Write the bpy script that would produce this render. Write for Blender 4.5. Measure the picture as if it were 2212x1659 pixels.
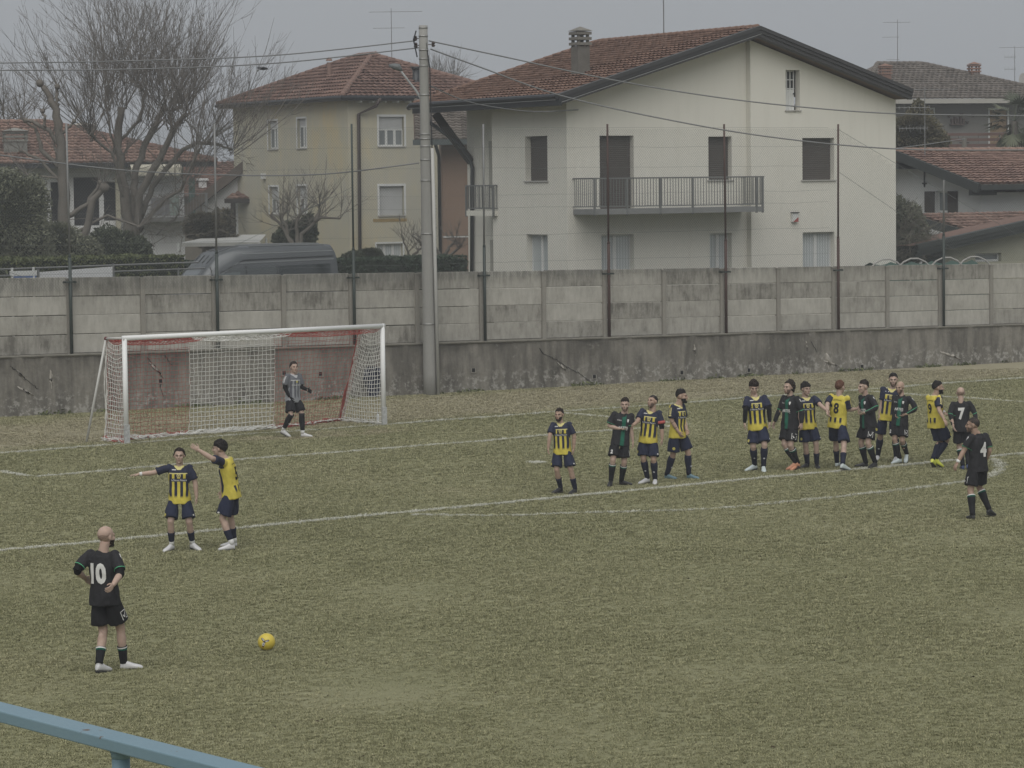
import bpy, bmesh, math, random
import numpy as np
from mathutils import Vector, Matrix, noise
from mathutils.geometry import delaunay_2d_cdt
from mathutils.bvhtree import BVHTree
for o in list(bpy.data.objects): bpy.data.objects.remove(o)
random.seed(7); RNG = np.random.default_rng(7)
SC = bpy.context.scene; COL = SC.collection
# ------------------------------------------------------------------ camera
# camera solved from the goal frame (7.32 x 2.44 m), the goal area, the box line and the players' heights
PW, PH, FPX = 2212, 1659, 6292.54
CZ, PIT, ROL, YAW, CG = 5.997, .06818, -.011946, .657021, (-38.43018, -59.9564)
_c, _s = math.cos(PIT), math.sin(PIT)
_r, _u = np.array([1., 0, 0]), np.array([0, _s, _c])
CF = np.array([0, _c, -_s])
CR = math.cos(ROL)*_r + math.sin(ROL)*_u; CU = -math.sin(ROL)*_r + math.cos(ROL)*_u
CO = np.array([0, 0, CZ])
cd = bpy.data.cameras.new('camera'); cam = bpy.data.objects.new('camera', cd); COL.objects.link(cam)
cd.sensor_width = 36; cd.lens = 36*FPX/PW; cd.clip_start = .5; cd.clip_end = 5000
cam.matrix_world = Matrix(((CR[0], CU[0], -CF[0], 0), (CR[1], CU[1], -CF[1], 0), (CR[2], CU[2], -CF[2], CZ), (0, 0, 0, 1)))
SC.camera = cam
# ------------------------------------------------------------------ sky, sun, exposure (dull overcast)
SUN_EL, SUN_AZ = 56, 184
w = bpy.data.worlds.new('World'); SC.world = w; w.use_nodes = True
nt = w.node_tree; bg = nt.nodes['Background']
sky = nt.nodes.new('ShaderNodeTexSky'); sky.sky_type = 'NISHITA'; sky.sun_disc = False
sky.sun_elevation = math.radians(SUN_EL); sky.sun_rotation = math.radians(SUN_AZ)
sky.air_density = 1.0; sky.dust_density = 4.0; sky.ozone_density = 1.0
hs = nt.nodes.new('ShaderNodeHueSaturation'); hs.inputs['Saturation'].default_value = .22
mx = nt.nodes.new('ShaderNodeMix'); mx.data_type = 'RGBA'; mx.inputs[0].default_value = .86
mx.inputs[7].default_value = (2.38, 2.52, 2.70, 1)        # the cloud layer: an even pale grey
nt.links.new(sky.outputs[0], hs.inputs['Color']); nt.links.new(hs.outputs[0], mx.inputs[6])
nt.links.new(mx.outputs[2], bg.inputs['Color']); bg.inputs['Strength'].default_value = .10
sl = bpy.data.lights.new('sun', 'SUN'); sl.energy = 1.5; sl.angle = math.radians(80); sl.color = (1, .965, .9)
sun = bpy.data.objects.new('sun', sl); COL.objects.link(sun)
_az, _el = math.radians(SUN_AZ), math.radians(SUN_EL)
sdir = Vector((math.sin(_az)*math.cos(_el), math.cos(_az)*math.cos(_el), math.sin(_el)))
sun.rotation_euler = sdir.to_track_quat('Z', 'Y').to_euler()
vs = SC.view_settings; vs.view_transform = 'Standard'; vs.look = 'None'; vs.exposure = .5; vs.gamma = 1; vs.use_curve_mapping = False
SC.cycles.use_denoising = True; SC.cycles.max_bounces = 4; SC.cycles.transparent_max_bounces = 8
SC.cycles.volume_bounces = 0; SC.cycles.caustics_reflective = False; SC.cycles.caustics_refractive = False
# ------------------------------------------------------------------ helpers: geometry of the place
def ray(u, v): return CF + CR*((u-PW/2)/FPX) - CU*((v-PH/2)/FPX)
def at(u, v, y): d = ray(u, v); return CO + d*(y/d[1])
def gnd(u, v, z=0.): d = ray(u, v); return CO + d*((z-CZ)/d[2])
def hit(u, v, p, n): d = ray(u, v); return CO + d*(np.dot(np.array(p)-CO, n)/np.dot(d, n))
def g2w(gx, gy, z=0.):
    dx, dy = gx-CG[0], gy-CG[1]
    return np.array([dx*math.cos(YAW)-dy*math.sin(YAW), dx*math.sin(YAW)+dy*math.cos(YAW), z])
class Fr:                                   # an upright frame: origin, turn about z
    def __init__(s, o, deg):
        s.o = np.array(o, float); s.deg = deg; t = math.radians(deg)
        s.x = np.array([math.cos(t), math.sin(t), 0]); s.y = np.array([-math.sin(t), math.cos(t), 0])
    def loc(s, p): d = np.array(p)-s.o; return np.array([d@s.x, d@s.y, d[2]])
    def wld(s, p): return s.o + s.x*p[0] + s.y*p[1] + np.array([0, 0, p[2]])
    def py(s, u, v, y0=0.): return s.loc(hit(u, v, s.o+s.y*y0, s.y))
    def px(s, u, v, x0=0.): return s.loc(hit(u, v, s.o+s.x*x0, s.x))
# ------------------------------------------------------------------ helpers: objects
def tag(o, label=None, cat=None, group=None, kind=None):
    if label: o['label'] = label
    if cat: o['category'] = cat
    if group: o['group'] = group
    if kind: o['kind'] = kind
    return o
def thing(name, label, cat, loc=(0, 0, 0), rotz=0., group=None):
    o = bpy.data.objects.new(name, None); COL.objects.link(o); o.location = Vector(loc); o.rotation_euler = (0, 0, math.radians(rotz))
    o.empty_display_size = .3
    return tag(o, label, cat, group)
def link(name, me, mat=None, parent=None):
    o = bpy.data.objects.new(name, me); COL.objects.link(o)
    if mat is not None and not me.materials: me.materials.append(mat)
    if parent is not None: o.parent = parent
    return o
class MB:
    def __init__(s): s.v = []; s.f = []
    def poly(s, pts):
        n = len(s.v); s.v += [tuple(map(float, p)) for p in pts]; s.f.append(tuple(range(n, n+len(pts)))); return s
    def box(s, x0, x1, y0, y1, z0, z1):
        n = len(s.v); s.v += [(x, y, z) for z in (z0, z1) for y in (y0, y1) for x in (x0, x1)]
        for q in ((0, 2, 3, 1), (4, 5, 7, 6), (0, 1, 5, 4), (2, 6, 7, 3), (0, 4, 6, 2), (1, 3, 7, 5)): s.f.append(tuple(n+i for i in q))
        return s
    def bar(s, p, q, w, h, up=(0, 0, 1)):   # a beam of w x h from p to q
        p, q = Vector(p), Vector(q); d = (q-p).normalized(); u = Vector(up)
        if abs(d.dot(u)) > .99: u = Vector((0, 1, 0))
        a = d.cross(u).normalized()*(w/2); b = a.cross(d).normalized()*(h/2); n = len(s.v)
        for c in (p, q): s.v += [tuple(c-a-b), tuple(c+a-b), tuple(c+a+b), tuple(c-a+b)]
        for t in ((0, 1, 2, 3), (7, 6, 5, 4), (0, 4, 5, 1), (1, 5, 6, 2), (2, 6, 7, 3), (3, 7, 4, 0)): s.f.append(tuple(n+i for i in t))
        return s
    def tube(s, pts, r, n=6, caps=True):
        pts = [Vector(p) for p in pts]; m = len(pts); rr = r if hasattr(r, '__len__') else [r]*m
        prev = None; base = len(s.v)
        for i, p in enumerate(pts):
            d = (pts[min(i+1, m-1)]-pts[max(i-1, 0)])
            d = d.normalized() if d.length > 1e-9 else Vector((0, 0, 1))
            if prev is None: a = d.orthogonal().normalized()
            else:
                a = prev-d*prev.dot(d); a = a.normalized() if a.length > 1e-6 else d.orthogonal().normalized()
            prev = a; b = d.cross(a)
            for k in range(n):
                t = 2*math.pi*k/n; s.v.append(tuple(p+a*(math.cos(t)*rr[i])+b*(math.sin(t)*rr[i])))
        for i in range(m-1):
            for k in range(n):
                a0 = base+i*n+k; a1 = base+i*n+(k+1) % n; s.f.append((a0, a1, a1+n, a0+n))
        if caps: s.f.append(tuple(base+k for k in reversed(range(n)))); s.f.append(tuple(base+(m-1)*n+k for k in range(n)))
        return s
    def lathe(s, prof, n=16, c=(0, 0, 0)):   # profile of (r, z)
        b = len(s.v)
        for r, z in prof:
            for k in range(n): t = 2*math.pi*k/n; s.v.append((c[0]+r*math.cos(t), c[1]+r*math.sin(t), c[2]+z))
        for i in range(len(prof)-1):
            for k in range(n): s.f.append((b+i*n+k, b+i*n+(k+1) % n, b+(i+1)*n+(k+1) % n, b+(i+1)*n+k))
        s.f.append(tuple(b+k for k in reversed(range(n)))); s.f.append(tuple(b+(len(prof)-1)*n+k for k in range(n)))
        return s
    def ell(s, c, r, n=10, m=7, rot=None):
        b = len(s.v)
        for i in range(m+1):
            ph = math.pi*i/m
            for k in range(n):
                t = 2*math.pi*k/n; p = Vector((r[0]*math.sin(ph)*math.cos(t), r[1]*math.sin(ph)*math.sin(t), -r[2]*math.cos(ph)))
                if rot is not None: p = rot @ p
                s.v.append(tuple(p+Vector(c)))
        for i in range(m):
            for k in range(n): s.f.append((b+i*n+k, b+i*n+(k+1) % n, b+(i+1)*n+(k+1) % n, b+(i+1)*n+k))
        return s
    def mesh(s, name, smooth=False):
        me = bpy.data.meshes.new(name); me.from_pydata(s.v, [], s.f); me.update()
        if smooth: me.polygons.foreach_set('use_smooth', [True]*len(me.polygons))
        return me
    def build(s, name, mat, parent=None, smooth=False): return link(name, s.mesh(name, smooth), mat, parent)
def npmesh(name, V, Fq, smooth=False):          # fast mesh from arrays, all faces with the same corner count
    V = np.asarray(V, np.float32); Fq = np.asarray(Fq, np.int32); k = Fq.shape[1]
    me = bpy.data.meshes.new(name); me.vertices.add(len(V)); me.vertices.foreach_set('co', V.ravel())
    me.loops.add(Fq.size); me.loops.foreach_set('vertex_index', Fq.ravel())
    me.polygons.add(len(Fq)); me.polygons.foreach_set('loop_start', np.arange(0, Fq.size, k, dtype=np.int32))
    me.polygons.foreach_set('loop_total', np.full(len(Fq), k, np.int32))
    if smooth: me.polygons.foreach_set('use_smooth', np.ones(len(Fq), bool))
    me.update(calc_edges=True); me.validate(); return me
def rods(segs, r, n=3):                          # many thin straight wires: segs (m,2,3)
    S = np.asarray(segs, float); d = S[:, 1]-S[:, 0]; d /= np.linalg.norm(d, axis=1, keepdims=True)+1e-12
    up = np.where(np.abs(d[:, 2:3]) > .9, np.array([[1., 0, 0]]), np.array([[0, 0, 1.]]))
    a = np.cross(d, up); a /= np.linalg.norm(a, axis=1, keepdims=True); b = np.cross(d, a)
    rr = np.asarray(r, float).reshape(-1, 1) if hasattr(r, '__len__') else r
    V = []
    for e in (0, 1):
        for k in range(n): t = 2*math.pi*k/n; V.append(S[:, e]+a*(math.cos(t)*rr)+b*(math.sin(t)*rr))
    V = np.stack(V, 1).reshape(-1, 3); base = (np.arange(len(S))*2*n)[:, None]; Fq = []
    for k in range(n): k2 = (k+1) % n; Fq.append(base+np.array([[k, k2, k2+n, k+n]]))
    return V, np.concatenate(Fq, 0)
# ------------------------------------------------------------------ helpers: materials
class G:
    def __init__(s, name):
        s.m = bpy.data.materials.new(name); s.m.use_nodes = True; s.nt = s.m.node_tree; s.b = s.nt.nodes['Principled BSDF']
    def n(s, t, **kw):
        nd = s.nt.nodes.new('ShaderNode'+t)
        for k, v in kw.items(): setattr(nd, k, v)
        return nd
    def put(s, sock, v):
        if isinstance(v, bpy.types.NodeSocket): s.nt.links.new(v, sock)
        elif hasattr(v, '__len__') and sock.type == 'RGBA': sock.default_value = (*v[:3], 1)
        else: sock.default_value = v
    def math(s, op, a, b=None, c=None, clamp=False):
        nd = s.n('Math', operation=op, use_clamp=clamp); s.put(nd.inputs[0], a)
        if b is not None: s.put(nd.inputs[1], b)
        if c is not None: s.put(nd.inputs[2], c)
        return nd.outputs[0]
    def add(s, a, b): return s.math('ADD', a, b)
    def sub(s, a, b): return s.math('SUBTRACT', a, b)
    def mul(s, a, b): return s.math('MULTIPLY', a, b)
    def gt(s, a, b): return s.math('GREATER_THAN', a, b)
    def lt(s, a, b): return s.math('LESS_THAN', a, b)
    def inside(s, x, a, b): return s.mul(s.gt(x, a), s.lt(x, b))
    def smooth(s, x, a, b):
        nd = s.n('MapRange', interpolation_type='SMOOTHSTEP'); s.put(nd.inputs[0], x); s.put(nd.inputs[1], a); s.put(nd.inputs[2], b); return nd.outputs[0]
    def pos(s): return s.n('NewGeometry').outputs['Position']
    def obj(s): return s.n('TexCoord').outputs['Object']
    def rnd(s): return s.n('ObjectInfo').outputs['Random']
    def attr(s, name, t='GEOMETRY'):
        nd = s.n('Attribute'); nd.attribute_name = name; nd.attribute_type = t; return nd
    def sep(s, v): nd = s.n('SeparateXYZ'); s.put(nd.inputs[0], v); return nd.outputs
    def comb(s, x, y, z):
        nd = s.n('CombineXYZ')
        for i, q in enumerate((x, y, z)): s.put(nd.inputs[i], q)
        return nd.outputs[0]
    def vmul(s, v, k): nd = s.n('VectorMath', operation='MULTIPLY'); s.put(nd.inputs[0], v); nd.inputs[1].default_value = k; return nd.outputs[0]
    def vadd(s, v, k): nd = s.n('VectorMath', operation='ADD'); s.put(nd.inputs[0], v); s.put(nd.inputs[1], k); return nd.outputs[0]
    def noise(s, v, scale, detail=3, rough=.55, dist=0., col=False):
        nd = s.n('TexNoise'); s.put(nd.inputs['Vector'], v); s.put(nd.inputs['Scale'], scale); nd.inputs['Detail'].default_value = detail
        nd.inputs['Roughness'].default_value = rough; nd.inputs['Distortion'].default_value = dist; return nd.outputs['Color' if col else 'Fac']
    def mix(s, f, a, b, mode='MIX'):
        nd = s.n('Mix', data_type='RGBA', blend_type=mode); s.put(nd.inputs[0], f); s.put(nd.inputs[6], a); s.put(nd.inputs[7], b); return nd.outputs[2]
    def ramp(s, f, stops):
        nd = s.n('ValToRGB'); s.put(nd.inputs[0], f); e = nd.color_ramp.elements
        while len(e) < len(stops): e.new(.5)
        for i, (p, c) in enumerate(stops): e[i].position = p; e[i].color = (*c[:3], 1) if hasattr(c, '__len__') else (c, c, c, 1)
        return nd.outputs[0]
    def bump(s, h, strength=.3, dist=.01):
        nd = s.n('Bump'); nd.inputs['Strength'].default_value = strength; nd.inputs['Distance'].default_value = dist; s.put(nd.inputs['Height'], h)
        s.nt.links.new(nd.outputs[0], s.b.inputs['Normal'])
    def out(s, col, rough=.8, metal=0., spec=.3):
        s.put(s.b.inputs['Base Color'], col); s.put(s.b.inputs['Roughness'], rough); s.put(s.b.inputs['Metallic'], metal)
        s.b.inputs['Specular IOR Level'].default_value = spec; return s.m
def M(name, c, rough=.75, var=.18, scale=3., fine=.10, fs=40., bump=.15, metal=0., spec=.3, stretch=(1, 1, 1), rnd=0., dist=.01):
    g = G(name); p = g.vmul(g.pos(), stretch)
    k = g.add(g.mul(g.sub(g.noise(p, scale, 4), .5), 2*var), 1.0)
    n2 = g.noise(p, fs, 3); k = g.add(k, g.mul(g.sub(n2, .5), 2*fine))
    if rnd: k = g.add(k, g.mul(g.sub(g.rnd(), .5), 2*rnd))
    col = g.mix(1.0, c, g.comb(k, k, k), 'MULTIPLY')
    if bump: g.bump(n2, bump, dist)
    return g.out(col, rough, metal, spec)
def merge(name, objs_mb, mat, parent): return objs_mb.build(name, mat, parent)
# ================================================================== ground and pitch
def grass_colour(g, p):
    big = g.noise(p, .11, 3); mid = g.noise(p, .55, 4, .6); fine = g.noise(p, 7., 4, .7)
    t = g.add(g.add(g.mul(big, .55), g.mul(mid, .45)), g.mul(g.sub(fine, .5), .22))
    col = g.ramp(t, [(.30, (.226, .227, .129)), (.45, (.255, .254, .148)), (.58, (.280, .276, .166)), (.72, (.322, .308, .196))])
    # dry earth strip behind the goal line, worn patches in the goal mouth
    s = g.sep(p); t31 = math.radians(37.645)
    dx, dy = g.sub(s[0], float(G0[0])), g.sub(s[1], float(G0[1]))
    gy = g.add(g.mul(dx, -math.sin(t31)), g.mul(dy, math.cos(t31)))       # metres behind the goal line
    gx = g.add(g.mul(dx, math.cos(t31)), g.mul(dy, math.sin(t31)))
    wob = g.mul(g.sub(g.noise(p, .5, 4), .5), 3.2)
    dry = g.mul(g.smooth(g.add(gy, wob), -.4, 1.8), g.sub(1.0, g.mul(g.smooth(g.add(gy, wob), 6.2, 8.4), .8)))
    col = g.mix(g.mul(dry, .85), col, g.mix(g.noise(p, 2.2, 5, .7), (.255, .232, .160), (.42, .385, .285)))
    ex, ey = g.math('DIVIDE', g.sub(gx, .9), 3.1), g.math('DIVIDE', g.add(gy, 1.3), 1.0)
    r2 = g.add(g.mul(ex, ex), g.mul(ey, ey)); bare = g.mul(g.sub(1.0, g.smooth(r2, .25, 1.3)), g.smooth(g.noise(p, 1.4, 4), .35, .62))
    col = g.mix(g.mul(bare, .75), col, (.36, .32, .235))
    return col
G0 = g2w(0, 0)
g = G('turf'); p = g.pos(); c = grass_colour(g, p); n_ = g.noise(p, 45, 4, .7)
g.bump(n_, .6, .03); MAT_TURF = g.out(g.mix(1., c, g.comb(*[g.add(.55, g.mul(n_, .7))]*3), 'MULTIPLY'), .95, 0, .1)
m = MB()
NX, NY = 60, 60
xs = np.r_[-900, np.linspace(-60, 70, NX), 900]; ys = np.r_[-300, np.linspace(5, 110, NY), 1500]
V = [(x, y, .02*noise.noise(Vector((x*.35, y*.35, 0))) if abs(x) < 80 and 0 < y < 115 else 0) for y in ys for x in xs]; L = len(xs)
Fq = [(j*L+i, j*L+i+1, (j+1)*L+i+1, (j+1)*L+i) for j in range(len(ys)-1) for i in range(L-1)]
tag(link('ground', npmesh('ground', V, Fq, True), MAT_TURF), kind='structure')
def groundz(x, y): return .02*noise.noise(Vector((x*.35, y*.35, 0)))
# painted lines, in the goal's own frame (goal line along x, the field towards -y)
def gl(*pts): return [g2w(*p)[:2] for p in pts]
def arc_line():
    px = [(868, 1111), (912, 1112), (1000, 1113.5), (1097, 1114), (1256, 1109), (1467, 1102.5), (1581, 1096), (1780, 1078), (1964, 1058), (2040, 1047), (2095, 1039), (2137, 1029), (2157, 1018), (2161, 1008), (2154, 995), (2143, 987)]
    P = np.array([gnd(*q)[:2] for q in px]); t = np.linspace(0, len(P)-1, 160); o = []
    for k in t:
        i = min(max(int(k), 1), len(P)-3); f = k-i; a, b, c_, d = P[i-1], P[i], P[i+1], P[i+2]
        o.append(.5*(2*b+(c_-a)*f+(2*a-5*b+4*c_-d)*f*f+(3*b-a-3*c_+d)*f**3))
    return o
LINES = [('goal_line', gl((-45, 0), (-3.72, 0)), .10, .95), ('goal_line', gl((-3.6, 0), (3.6, 0)), .10, .7), ('goal_line', gl((3.72, 0), (60, 0)), .10, .95),
         ('goal_area_line', gl((-9.05, -5.5), (9.16, -5.5)), .10, .95), ('goal_area_line', gl((-9.16, 0), (-9.16, -5.5)), .11, 1.), ('goal_area_line', gl((9.16, 0), (9.16, -5.45)), .10, .9),
         ('penalty_area_line', gl((-24, -16.35), (20.16, -16.6)), .13, 1.), ('penalty_area_line', gl((20.16, 0), (20.16, -16.5)), .11, .9),
         ('penalty_arc_line', arc_line(), .11, .62)]
g = G('chalk'); p = g.pos(); wear = g.noise(p, 9, 4, .75)
g.bump(g.noise(p, 50, 3), .5, .02); MAT_CHALK = g.out(g.mix(g.smooth(wear, .42, .7), (.55, .55, .50), (.27, .26, .17)), .95, 0, .1)
SEG = []
for nm, P, wd, st in LINES:
    P = np.array(P); d = np.linalg.norm(np.diff(P, axis=0), axis=1); s = np.r_[0, np.cumsum(d)]
    t = np.arange(0, s[-1], .25); Q = np.stack([np.interp(t, s, P[:, 0]), np.interp(t, s, P[:, 1])], 1)
    T = np.gradient(Q, axis=0); T /= np.linalg.norm(T, axis=1, keepdims=True); Nn = np.stack([-T[:, 1], T[:, 0]], 1)
    wob = np.array([.02*noise.noise(Vector((a*.7, b*.7, 3))) for a, b in Q]); ww = np.array([1+.5*noise.noise(Vector((a*1.7, b*1.7, 9))) for a, b in Q])
    Q = Q+Nn*wob[:, None]; SEG.append((Q, wd*ww, st))
    V = []
    for q, n2, k in zip(Q, Nn, ww):
        for sgn in (-1, 1): e = q+n2*(sgn*wd*k/2); V.append((e[0], e[1], groundz(*e)+.008))
    Fq = [(2*i, 2*i+1, 2*i+3, 2*i+2) for i in range(len(Q)-1)]
    tag(link(nm, npmesh(nm, V, Fq, True), MAT_CHALK), kind='structure')
SPOT = np.array(gnd(1160, 999.5)[:2])
m = MB(); m.poly([(SPOT[0]+.20*math.cos(t)*(1+.2*math.sin(3*t)), SPOT[1]+.28*math.sin(t), groundz(*SPOT)+.009) for t in np.linspace(0, 6.283, 18)[:-1]])
tag(m.build('penalty_spot', MAT_CHALK), kind='structure')
# ---- turf blades: tufts set on points by geometry nodes
def chalk_at(Q2):
    out = np.zeros(len(Q2))
    for Q, wd, st in SEG:
        lo, hi = Q.min(0)-.3, Q.max(0)+.3; idx = np.where(np.all((Q2 > lo) & (Q2 < hi), axis=1))[0]
        if not len(idx): continue
        A, B = Q[:-1], Q[1:]
        for ch in np.array_split(idx, max(1, len(idx)//3000)):
            if not len(ch): continue
            D2 = ((Q2[ch][:, None]-Q[None])**2).sum(2); k = D2.argmin(1)
            best = np.full(len(ch), 9.)
            for off in (-1, 0):
                i = np.clip(k+off, 0, len(A)-1); ab = B[i]-A[i]; t = np.clip(((Q2[ch]-A[i])*ab).sum(1)/(ab*ab).sum(1), 0, 1)
                best = np.minimum(best, np.linalg.norm(Q2[ch]-A[i]-ab*t[:, None], axis=1))
            out[ch] = np.maximum(out[ch], np.where(best < wd[k]*.5+.035, st, 0))
    dsp = np.linalg.norm((Q2-SPOT)/np.array([1., 1.4]), axis=1); out = np.maximum(out, np.where(dsp < .2, 1., 0))
    return out
pts, scl = [], []
for y0, y1, dens, sc in ((22, 36, 330, .85), (36, 46, 240, 1.), (46, 60, 150, 1.2), (60, 74, 105, 1.4), (74, 92, 80, 1.6)):
    n = int((y1-y0)*(y1*.205*2)*dens); yy = RNG.uniform(y0, y1, n); xx = RNG.uniform(-1, 1, n)*(yy*.205+.3)
    pts.append(np.stack([xx, yy], 1)); scl.append(np.full(n, sc))
pts = np.concatenate(pts); scl = np.concatenate(scl)
ext = []
for Q, wd, st in SEG:
    vis = Q[(Q[:, 1] > 25) & (np.abs(Q[:, 0]) < Q[:, 1]*.21)]
    if len(vis): k = RNG.integers(0, len(vis), int(len(vis)*26)); ext.append(vis[k]+RNG.uniform(-.13, .13, (len(k), 2)))
ext.append(SPOT+RNG.normal(0, .1, (40, 2)))
ext = np.concatenate(ext); ext = ext[chalk_at(ext) > 0]; n_ext = len(ext)
pts = np.concatenate([pts, ext]); scl = np.concatenate([scl, np.interp(ext[:, 1], [30, 45, 85], [.8, 1., 1.3])])
WF = Fr(at(147, 600, 78.5)*np.array([1, 1, 0]), 31)
keep = ((pts-WF.o[:2])@WF.y[:2]) < -.28
pts, scl = pts[keep], scl[keep]
ch = chalk_at(pts)
rn = RNG.random(len(pts)); ch = np.where(rn < ch*.93, 1., 0.)*RNG.uniform(.72, 1, len(pts))
h = RNG.uniform(.6, 1.25, len(pts))*np.where(ch > 0, 1.05, 1.)
gyb = np.array([(q-G0[:2])@np.array([-math.sin(math.radians(37.645)), math.cos(math.radians(37.645))]) for q in pts])
h *= np.where(gyb > .8, .75, 1.)                      # worn short behind the goal line
zz = np.array([groundz(a, b) for a, b in pts])
me = bpy.data.meshes.new('grass'); me.vertices.add(len(pts)); me.vertices.foreach_set('co', np.c_[pts, zz-.003].astype(np.float32).ravel())
for nm, arr in (('chalk', ch), ('sz', scl), ('hz', scl*h), ('rot', RNG.uniform(0, 6.283, len(pts)))):
    a = me.attributes.new(nm, 'FLOAT', 'POINT'); a.data.foreach_set('value', np.asarray(arr, np.float32))
grass = tag(link('grass', me), 'short pale green turf of the pitch with dry straw patches', 'grass', kind='stuff')
g = G('grass_blades'); p = g.pos(); c = grass_colour(g, p)
bl = g.attr('bl').outputs['Fac']; k = g.add(.70, g.mul(bl, .56))
c = g.mix(1., c, g.comb(k, k, g.mul(k, .95)), 'MULTIPLY'); c = g.mix(g.mul(g.gt(bl, .86), .35), c, (.50, .45, .30))
c = g.mix(g.mul(g.attr('chalk', 'INSTANCER').outputs['Fac'], .9), c, (.62, .62, .57))
MAT_BLADE = g.out(c, .8, 0, .15)
def tuft(seed):
    r = random.Random(seed); V, Fc, A = [], [], []
    for i in range(17):
        an = r.uniform(0, 6.283); rad = .055*math.sqrt(r.random()); x, y = rad*math.cos(an), rad*math.sin(an)
        d = r.uniform(0, 6.283); H_ = r.uniform(.014, .036); ln = r.uniform(.2, 1.15)*H_; w2 = r.uniform(.0022, .0042)
        px_, py_ = -math.sin(d)*w2, math.cos(d)*w2; n = len(V); tip = (x+ln*1.6*math.cos(d), y+ln*1.6*math.sin(d), H_*r.uniform(.75, 1)); mid = (x+ln*.5*math.cos(d), y+ln*.5*math.sin(d), H_*.65)
        V += [(x-px_, y-py_, 0), (x+px_, y+py_, 0), (mid[0]+px_, mid[1]+py_, mid[2]), (mid[0]-px_, mid[1]-py_, mid[2]), tip]
        Fc += [(n, n+1, n+2, n+3), (n+3, n+2, n+4)]; A += [r.random()]*5
    me = bpy.data.meshes.new('tuft'); me.from_pydata(V, [], Fc); a = me.attributes.new('bl', 'FLOAT', 'POINT'); a.data.foreach_set('value', A); me.materials.append(MAT_BLADE); return me
ng = bpy.data.node_groups.new('turf_tufts', 'GeometryNodeTree')
ng.interface.new_socket('Geometry', in_out='INPUT', socket_type='NodeSocketGeometry'); ng.interface.new_socket('Geometry', in_out='OUTPUT', socket_type='NodeSocketGeometry')
N = lambda t: ng.nodes.new(t)
gi, go = N('NodeGroupInput'), N('NodeGroupOutput'); iop = N('GeometryNodeInstanceOnPoints'); gi2 = N('GeometryNodeGeometryToInstance')
tcol = bpy.data.collections.new('tuft_kinds')
for i in range(5):
    o = bpy.data.objects.new('grass_tuft', tuft(i)); tcol.objects.link(o)
ci = N('GeometryNodeCollectionInfo'); ci.inputs['Collection'].default_value = tcol; ci.inputs['Separate Children'].default_value = True; ci.inputs['Reset Children'].default_value = True
def na(nm): nd = N('GeometryNodeInputNamedAttribute'); nd.data_type = 'FLOAT'; nd.inputs['Name'].default_value = nm; return nd.outputs['Attribute']
cs = N('ShaderNodeCombineXYZ'); cr = N('ShaderNodeCombineXYZ'); er = N('FunctionNodeEulerToRotation'); Lk = ng.links.new
Lk(na('sz'), cs.inputs[0]); Lk(na('sz'), cs.inputs[1]); Lk(na('hz'), cs.inputs[2]); Lk(na('rot'), cr.inputs[2]); Lk(cr.outputs[0], er.inputs[0])
Lk(gi.outputs[0], iop.inputs['Points']); Lk(ci.outputs[0], iop.inputs['Instance']); iop.inputs['Pick Instance'].default_value = True
Lk(er.outputs[0], iop.inputs['Rotation']); Lk(cs.outputs[0], iop.inputs['Scale']); Lk(iop.outputs[0], go.inputs[0])
md = grass.modifiers.new('tufts', 'NODES'); md.node_group = ng
# weeds along the foot of the wall
# ================================================================== wall behind the goal
def wz_top(a): return 3.665-.0128*a
def wz_pl(a): return 1.605-.0104*a
TB = 2.145
g = G('old_render'); ob = g.obj(); s = g.sep(ob)
st = g.noise(g.vmul(ob, (1.3, 1.3, .22)), 2.6, 5, .65); big = g.noise(ob, .45, 4); fin = g.noise(ob, 9., 5, .7)
col = g.ramp(g.add(g.mul(st, .6), g.mul(big, .4)), [(.32, (.075, .071, .062)), (.45, (.145, .137, .121)), (.56, (.215, .203, .178)), (.70, (.29, .273, .24))])
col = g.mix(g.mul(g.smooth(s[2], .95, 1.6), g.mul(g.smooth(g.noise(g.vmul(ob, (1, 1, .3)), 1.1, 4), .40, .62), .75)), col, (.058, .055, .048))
col = g.mix(g.mul(g.smooth(g.noise(ob, 3.2, 6, .75), .58, .68), .55), col, (.27, .26, .235))
low = g.mul(g.smooth(g.sub(.75, s[2]), 0., .5), g.smooth(g.noise(ob, 4.5, 5, .75), .50, .60)); col = g.mix(g.mul(low, .7), col, (.38, .37, .345))
col = g.mix(1., col, g.comb(*[g.add(.72, g.mul(fin, .56))]*3), 'MULTIPLY')
g.bump(g.add(fin, g.mul(g.noise(ob, 1.6, 4), 2)), .5, .03); MAT_PLINTH = g.out(col, .95, 0, .15)
g = G('precast_concrete'); wp = g.pos(); t_ = math.radians(31)
s = g.sep(wp); al = g.add(g.mul(s[0], math.cos(t_)), g.mul(s[1], math.sin(t_))); q = g.comb(al, g.mul(g.rnd(), 40.), s[2])
st = g.noise(g.vmul(q, (3.2, 1, .8)), 2.2, 6, .72); cl = g.noise(q, 1.5, 5, .65); fin = g.noise(q, 14, 5, .75)
k = g.add(g.add(g.mul(st, .62), g.mul(cl, .5)), g.mul(g.sub(g.rnd(), .5), .26))
col = g.ramp(k, [(.34, (.15, .143, .126)), (.46, (.275, .265, .238)), (.58, (.345, .334, .302)), (.78, (.44, .428, .39))])
topd = g.mul(g.smooth(s[2], 2.75, 3.6), g.smooth(g.noise(g.vmul(q, (5, 1, .7)), 1.8, 5, .75), .40, .62)); col = g.mix(g.mul(topd, .62), col, (.12, .118, .108))
col = g.mix(g.mul(g.smooth(fin, .60, .70), .5), col, (.47, .46, .43))
g.bump(g.add(fin, g.mul(cl, 1.5)), .45, .015); MAT_PANEL = g.out(col, .93, 0, .15)
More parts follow.
